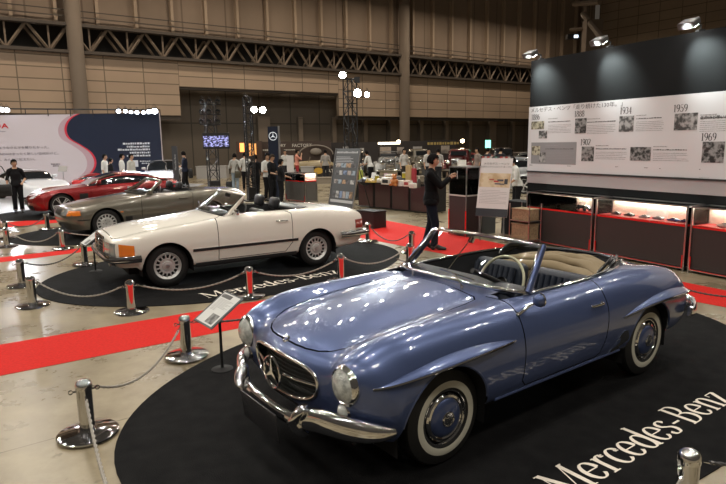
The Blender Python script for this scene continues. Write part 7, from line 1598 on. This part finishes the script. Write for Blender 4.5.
mb = MB(); mb.tube([(.5*0+1.15*math.cos(t), 0, .62*math.sin(t)) for t in [PI*k/20 for k in range(21)]], .05, 6); mb.sphere((0, 0, .2), .4, 12, sc=(1, .3, .6)); o = mb.build('round_emblem', mat('dull_emblem', (.22, .19, .16), .6), smooth=40); o.location = atd(316, 154.5, YB-.35); tag(o, 'pale arched emblem on the long brown banner wall', 'emblem')
for a, b in ((398.5, 141.8), (462.5, 141)): 
    e = glow_lamp(atd(a, b, YB+1.6), .14, 'warm glowing lamp over the far booths, %s' % ('left' if a < 420 else 'right'), 14, 'warm lamps over the far booths', col_=(1, .75, .45), tgt=(5, 20, 0))
def counter(a0, a1, b0, b1, Y, m, label, texts=()):
    A, B = Vector(atd(a0, b1, Y)), Vector(atd(a1, b0, Y)); r = empty('far_counter', (A.x, A.y, 0), 0, label, 'counter'); W, Hc = B.x-A.x, B.z
    mb = MB(); mb.box((W/2, .4, Hc/2), (W, .8, Hc)); mb.build('body', m, r, smooth=0); mb = MB(); mb.box((W/2, .4, Hc+.02), (W+.06, .86, .04)); mb.build('top', m, r, smooth=0)
    for tx, a, b, sz, mt_ in texts: q = Vector(atd(a, b, Y-.01)); o = font_mesh(tx, sz, 'lettering', mt_, r, .003, bold=.004); o.matrix_local = T((q.x-A.x, -.01, q.z)) @ Matrix.Rotation(PI/2, 4, 'X')
    return r
counter(301, 314, 167, 176, 37, mat('far_white', (.36, .35, .34), .5), 'pale counter beside the man in the pink shirt'); rc = counter(314, 338, 167.3, 175.5, 36.6, far_dark, 'black counter front with pale lettering and a yellow oval', texts=(('FLATTOP', 323, 172.5, .30, wtxt),))
mb = MB(); mb.lathe([(0, 0), (.26, 0), (.26, .02), (0, .02)], T((0, 0, 0)) @ Matrix.Rotation(PI/2, 4, 'X') @ Matrix.Diagonal((1.1, .75, 1, 1)), 24); o = mb.build('yellow_oval', mat('oval_yellow', (.55, .33, .04), .5), rc); q = Vector(atd(318.5, 170.8, 36.58)); o.location = (q.x-rc.location.x, -.02, q.z)
counter(300, 350, 178, 186.5, 30.6, mat('far_tan', (.26, .22, .17), .6), 'long low tan platform in front of the far counters'); counter(352, 424, 177, 186.5, 30.6, mat('far_tan', (.26, .22, .17), .6), 'long low tan platform under the old cars')
counter(196, 226, 166.5, 168.5, 37, mat('far_white', (.36, .35, .34), .5), 'white table far behind the slim pylon'); counter(150, 178, 166, 170, 35.5, mat('far_white', (.36, .35, .34), .5), 'pale low display far behind the bright silver car')
sx2 = fl(289, 196); r = empty('notice_stand', (sx2[0], sx2[1]+6, 0), 0, 'white notice board standing behind the small glass cabinet', 'notice'); A = Vector(atd(286.5, 155.5, sx2[1]+6)); B = Vector(atd(294, 172, sx2[1]+6)); r.location = (A.x, A.y, 0)
mb = MB(); mb.box(((B.x-A.x)/2, 0, (A.z+B.z)/2), (B.x-A.x, .03, A.z-B.z)); mb.build('board', MATS['poster_white'], r, smooth=0); mb = MB(); mb.box(((B.x-A.x)/2, .03, A.z/2), (.05, .03, A.z)); mb.box(((B.x-A.x)/2, .0, .02), (.4, .3, .04)); mb.build('post', satin, r, smooth=0)
# ---------------------------------------------------------------- old cars on the platforms, modern cars beyond
def oldtimer(a, D_, rz, c, label, closed=False, z=0., k=1., group='old cars in the far booths'):
    x, y = atd(a, 170, D_)[0], D_; r = empty('old_car', (x, y, z), rz, label, 'car', group); r.scale = (k, k, k); m = mat('old_%.2f_%.2f_%.2f' % c, c, .25, coat=1.)
    G = []
    for X, w_, zt in ((1.75, .26, 1.02), (1.3, .30, 1.10), (.5, .42, 1.16), (.45, .62, 1.18), (-.8, .68, 1.18), (-1.5, .62, 1.05), (-2.0, .4, .62)): G.append([[X, q*w_, z_] for q, z_ in ((-1, .45), (-1.05, .8), (-.85, zt), (0, zt+.04), (.85, zt), (1.05, .8), (1, .45))])
    mb = MB(); mb.grid(dense_simple(np.array(G), 3)); mb.build('body', m, r, smooth=50)
    mb = MB(); mb.box((1.80, 0, .80), (.10, .56, .62), bev=.05); mb.build('radiator', chrome, r, smooth=50)
    for s in (1, -1):
        mb = MB(); mb.tube(spl([(2.05, .70*s, .42), (1.85, .72*s, .78), (1.45, .74*s, .86), (.95, .74*s, .72), (.4, .72*s, .34), (-.3, .72*s, .30)], 6), .13, 10, flat=(1.4, .45)); mb.build('fender', m, r, smooth=60)
        mb = MB(); mb.tube(spl([(-.6, .72*s, .32), (-.85, .74*s, .72), (-1.35, .74*s, .86), (-1.8, .72*s, .66), (-2.0, .70*s, .4)], 6), .13, 10, flat=(1.4, .45)); mb.build('fender', m, r, smooth=60)
        mb = MB(); mb.lathe([(0, -.12), (.08, -.1), (.13, 0), (.13, .04), (.10, .06), (0, .07)], T((1.9, .44*s, .92)) @ XAX, 18); mb.build('headlamp', chrome, r)
        for X in (1.4, -1.35):
            mb = MB(); mb.lathe([(0, -.08), (.34, -.08), (.36, -.05), (.36, .05), (.34, .08), (.24, .085), (.22, .05), (.08, .06), (.06, .10), (0, .10)], T((X, .70*s, .36)) @ (YAX if s > 0 else YNEG), 28, mis=[0, 0, 0, 0, 0, 1, 1, 1, 1]); mb.build('wheel', [rubber, satin], r)
    mb = MB(); mb.tube([(2.15, .75, .5), (2.2, 0, .5), (2.15, -.75, .5)], .05, 8); mb.build('front_bumper', chrome, r)
    if closed:
        G = [[[X, q*w_, z_] for q, z_ in ((-1.1, 1.1), (-1, zt-.12), (-.75, zt), (.75, zt), (1, zt-.12), (1.1, 1.1))] for X, w_, zt in ((.5, .55, 1.15), (.3, .56, 1.55), (-.4, .58, 1.62), (-1.1, .56, 1.58), (-1.5, .50, 1.1))]; mb = MB(); mb.grid(dense_simple(np.array(G), 3)); mb.build('cabin', m, r, smooth=50)
        for s in (1, -1): mb = MB(); mb.box((-.35, .615*s, 1.36), (1.1, .02, .28), bev=.004); mb.build('side_window', dark_glass, r, smooth=0)
        mb = MB(); mb.box((.46, 0, 1.38), (.02, .9, .28), tilt=(-.45, 'Y')); mb.build('windscreen', dark_glass, r, smooth=0)
    else:
        mb = MB(); mb.tube([(.42, .58, 1.15), (.28, .56, 1.52), (.28, -.56, 1.52), (.42, -.58, 1.15)], .025, 8); mb.build('windscreen_frame', chrome, r); mb = MB(); rounded_box(mb, (-.75, 0, 1.22), (.2, 1.0, .35), .06); mb.build('seat', leather_black, r, smooth=50)
    return r
ZP = .0
oldtimer(353, 36, R(-96), (.03, .032, .035), 'black old car with bright headlamps seen nose-on, right of the tower', True)
oldtimer(389, 36, R(-90), (.40, .40, .39), 'silver old car with a wide chrome grille facing the camera', False)
oldtimer(421, 37.6, R(-80), (.16, .14, .11), 'brown closed old car right of the silver one', True)
oldtimer(314, 38.9, R(183), (.35, .28, .16), 'beige open old car behind the black counter front', False, k=.8)
oldtimer(459, 35.2, R(-105), (.10, .015, .015), 'dark red old car behind the head of the man with the phone', True)
oldtimer(502, 37, R(-95), (.02, .02, .022), 'black old car above the tall black case', True)
for a, D_, rz, c, lb, kk in ((529, 23.5, 152, (.34, .35, .36), 'silver modern car behind the white poster and the shelf', .98), (470, 26.5, 172, (.30, .31, .32), 'grey car seen through the narrow glass case', 1.), (440, 41.5, 180, (.34, .03, .03), 'red car far behind the dark red old car', .95), (545, 41, 20, (.35, .35, .34), 'pale car far behind the top of the white poster', .95), (160, 28.6, -78, (.62, .64, .68), 'bright silver car nose-on behind the red tail, under strong lamps', 1.), (122, 28.6, 25, (.50, .02, .02), 'bright red small car in front of the navy booth wall', .62)):
    x, y = atd(a, 170, D_)[0], D_; cc = coupe('parked_car', (x, y, R(rz)), lb, mat('paint_%.2f_%.2f' % c[:2], c, .25, .2, coat=1.), sub=2, det=False, H=1.36); cc.root.scale = (kk, kk, kk)
x, y = fl(27, 203); nsx = coupe('coupe', (x, y+1.2, R(-42)), 'white sports coupe with a yellow number plate, left behind the man in black', mat('pearl_white', (.70, .72, .76), .22, coat=1.), L=(.86, 2.5, -3.35), H=1.19, sub=4, det=True, hood=.74, belt=.86)
fpatch(nsx, (-.20, .20, .36, .50), 'number_plate', mat('plate_yellow', (.75, .52, .06), .4), .03)
xs, ys = fl(65, 192); r = empty('slim_stand', (xs, ys, 0), 0, 'slim grey information stand right of the white sports coupe', 'stand'); mb = MB(); mb.tube([(0, 0, .02), (0, 0, 1.0)], .02, 8); mb.box((0, 0, .01), (.4, .3, .02)); mb.build('pole', satin, r); mb = MB(); mb.box((0, 0, 1.08), (.40, .03, .28), tilt=(-.5, 'X')); mb.build('sheet', mat('far_white', (.36, .35, .34), .5), r, smooth=0)
for i, (a, b, c, lb) in enumerate(((430, 173, (.05, .05, .05), 'low black crate right behind the man with the phone'), (505, 174, (.04, .03, .03), 'dark crate behind the top of the white poster'))):
    x, y = fl(a, b+6); r = empty('crate', (x, y, 0), .3*i, lb, 'crate'); mb = MB(); mb.box((0, 0, .35), (.9, .6, .7), bev=.03); mb.build('body', mat('crate_%d' % i, c, .6), r, smooth=0); mb = MB(); mb.box((0, 0, .72), (.94, .64, .05), bev=.01); mb.build('lid', matt_black, r, smooth=0)
for i, (a, b, hd, sh) in enumerate(((487, 184, 30, (.05, .05, .06)), (477, 184, 200, (.25, .2, .18)), (438, 184.5, 90, (.4, .38, .36)), (428, 184, -60, (.5, .48, .46)), (338.5, 183.5, -30, (.04, .04, .05)), (326, 182, 100, (.3, .28, .26)), (286, 181, -80, (.5, .5, .48)), (500, 183, 60, (.03, .03, .035)))):
    P(a, b, hd, ('man in dark clothes just left of the top of the white poster', 'person in brown above the white table sign', 'person in pale grey far behind, right of the head of the man with the phone', 'person in a pale shirt, left of the head of the man with the phone', 'person in dark clothes at the left foot of the right-hand tower', 'person in a grey-brown shirt near the arched emblem', 'person in a white shirt far behind, just right of the star pylon', 'person in dark clothes above the top edge of the white poster')[i], shirt=sh, pants=(.03, .03, .035), vox=.02)
# ---------------------------------------------------------------- light and view
w = bpy.data.worlds.new('hall'); scn.world = w; w.use_nodes = True
w.node_tree.nodes['Background'].inputs['Color'].default_value = (.55, .47, .38, 1); w.node_tree.nodes['Background'].inputs['Strength'].default_value = .085
def area(loc, size, e, c=(1, .93, .82), rot=(0, 0, 0), shape='DISK', size_y=None, spread=180, name='hall_lamp'):
    l = bpy.data.lights.new(name, 'AREA'); l.energy = e; l.color = c; l.shape = shape; l.size = size
    if size_y: l.size_y = size_y
    l.spread = R(spread)
    o = bpy.data.objects.new(name, l); col.objects.link(o); o.location = loc; o.rotation_euler = rot; return o
ca, sa = math.cos(R(36)), math.sin(R(36))
for i in range(-3, 8):
    for j in range(5, 9):
        if j % 2 == 0: continue
        a0, b0 = i*6.5+2, j*6.5+2; area((a0*ca-b0*sa, a0*sa+b0*ca, 13), .9, 230, (1, .84, .66))
for i in range(-2, 4):
    for j in range(-1, 5):
        a0, b0 = i*6.5+2, j*6.5+2; x, y = a0*ca-b0*sa, a0*sa+b0*ca
        for k, (dx, dy) in enumerate(((-.55, -.4), (.55, -.4), (-.55, .4), (.55, .4))):
            area((x+dx, y+dy, 11.5), .17, 47)
scn.view_settings.view_transform = 'Standard'; scn.view_settings.look = 'None'; scn.view_settings.exposure = .22; scn.view_settings.gamma = 1.; scn.view_settings.use_curve_mapping = False
scn.render.film_transparent = False
scn.cycles.use_denoising = True
scn.cycles.max_bounces = 8; scn.cycles.transparent_max_bounces = 16; scn.cycles.sample_clamp_indirect = 6.
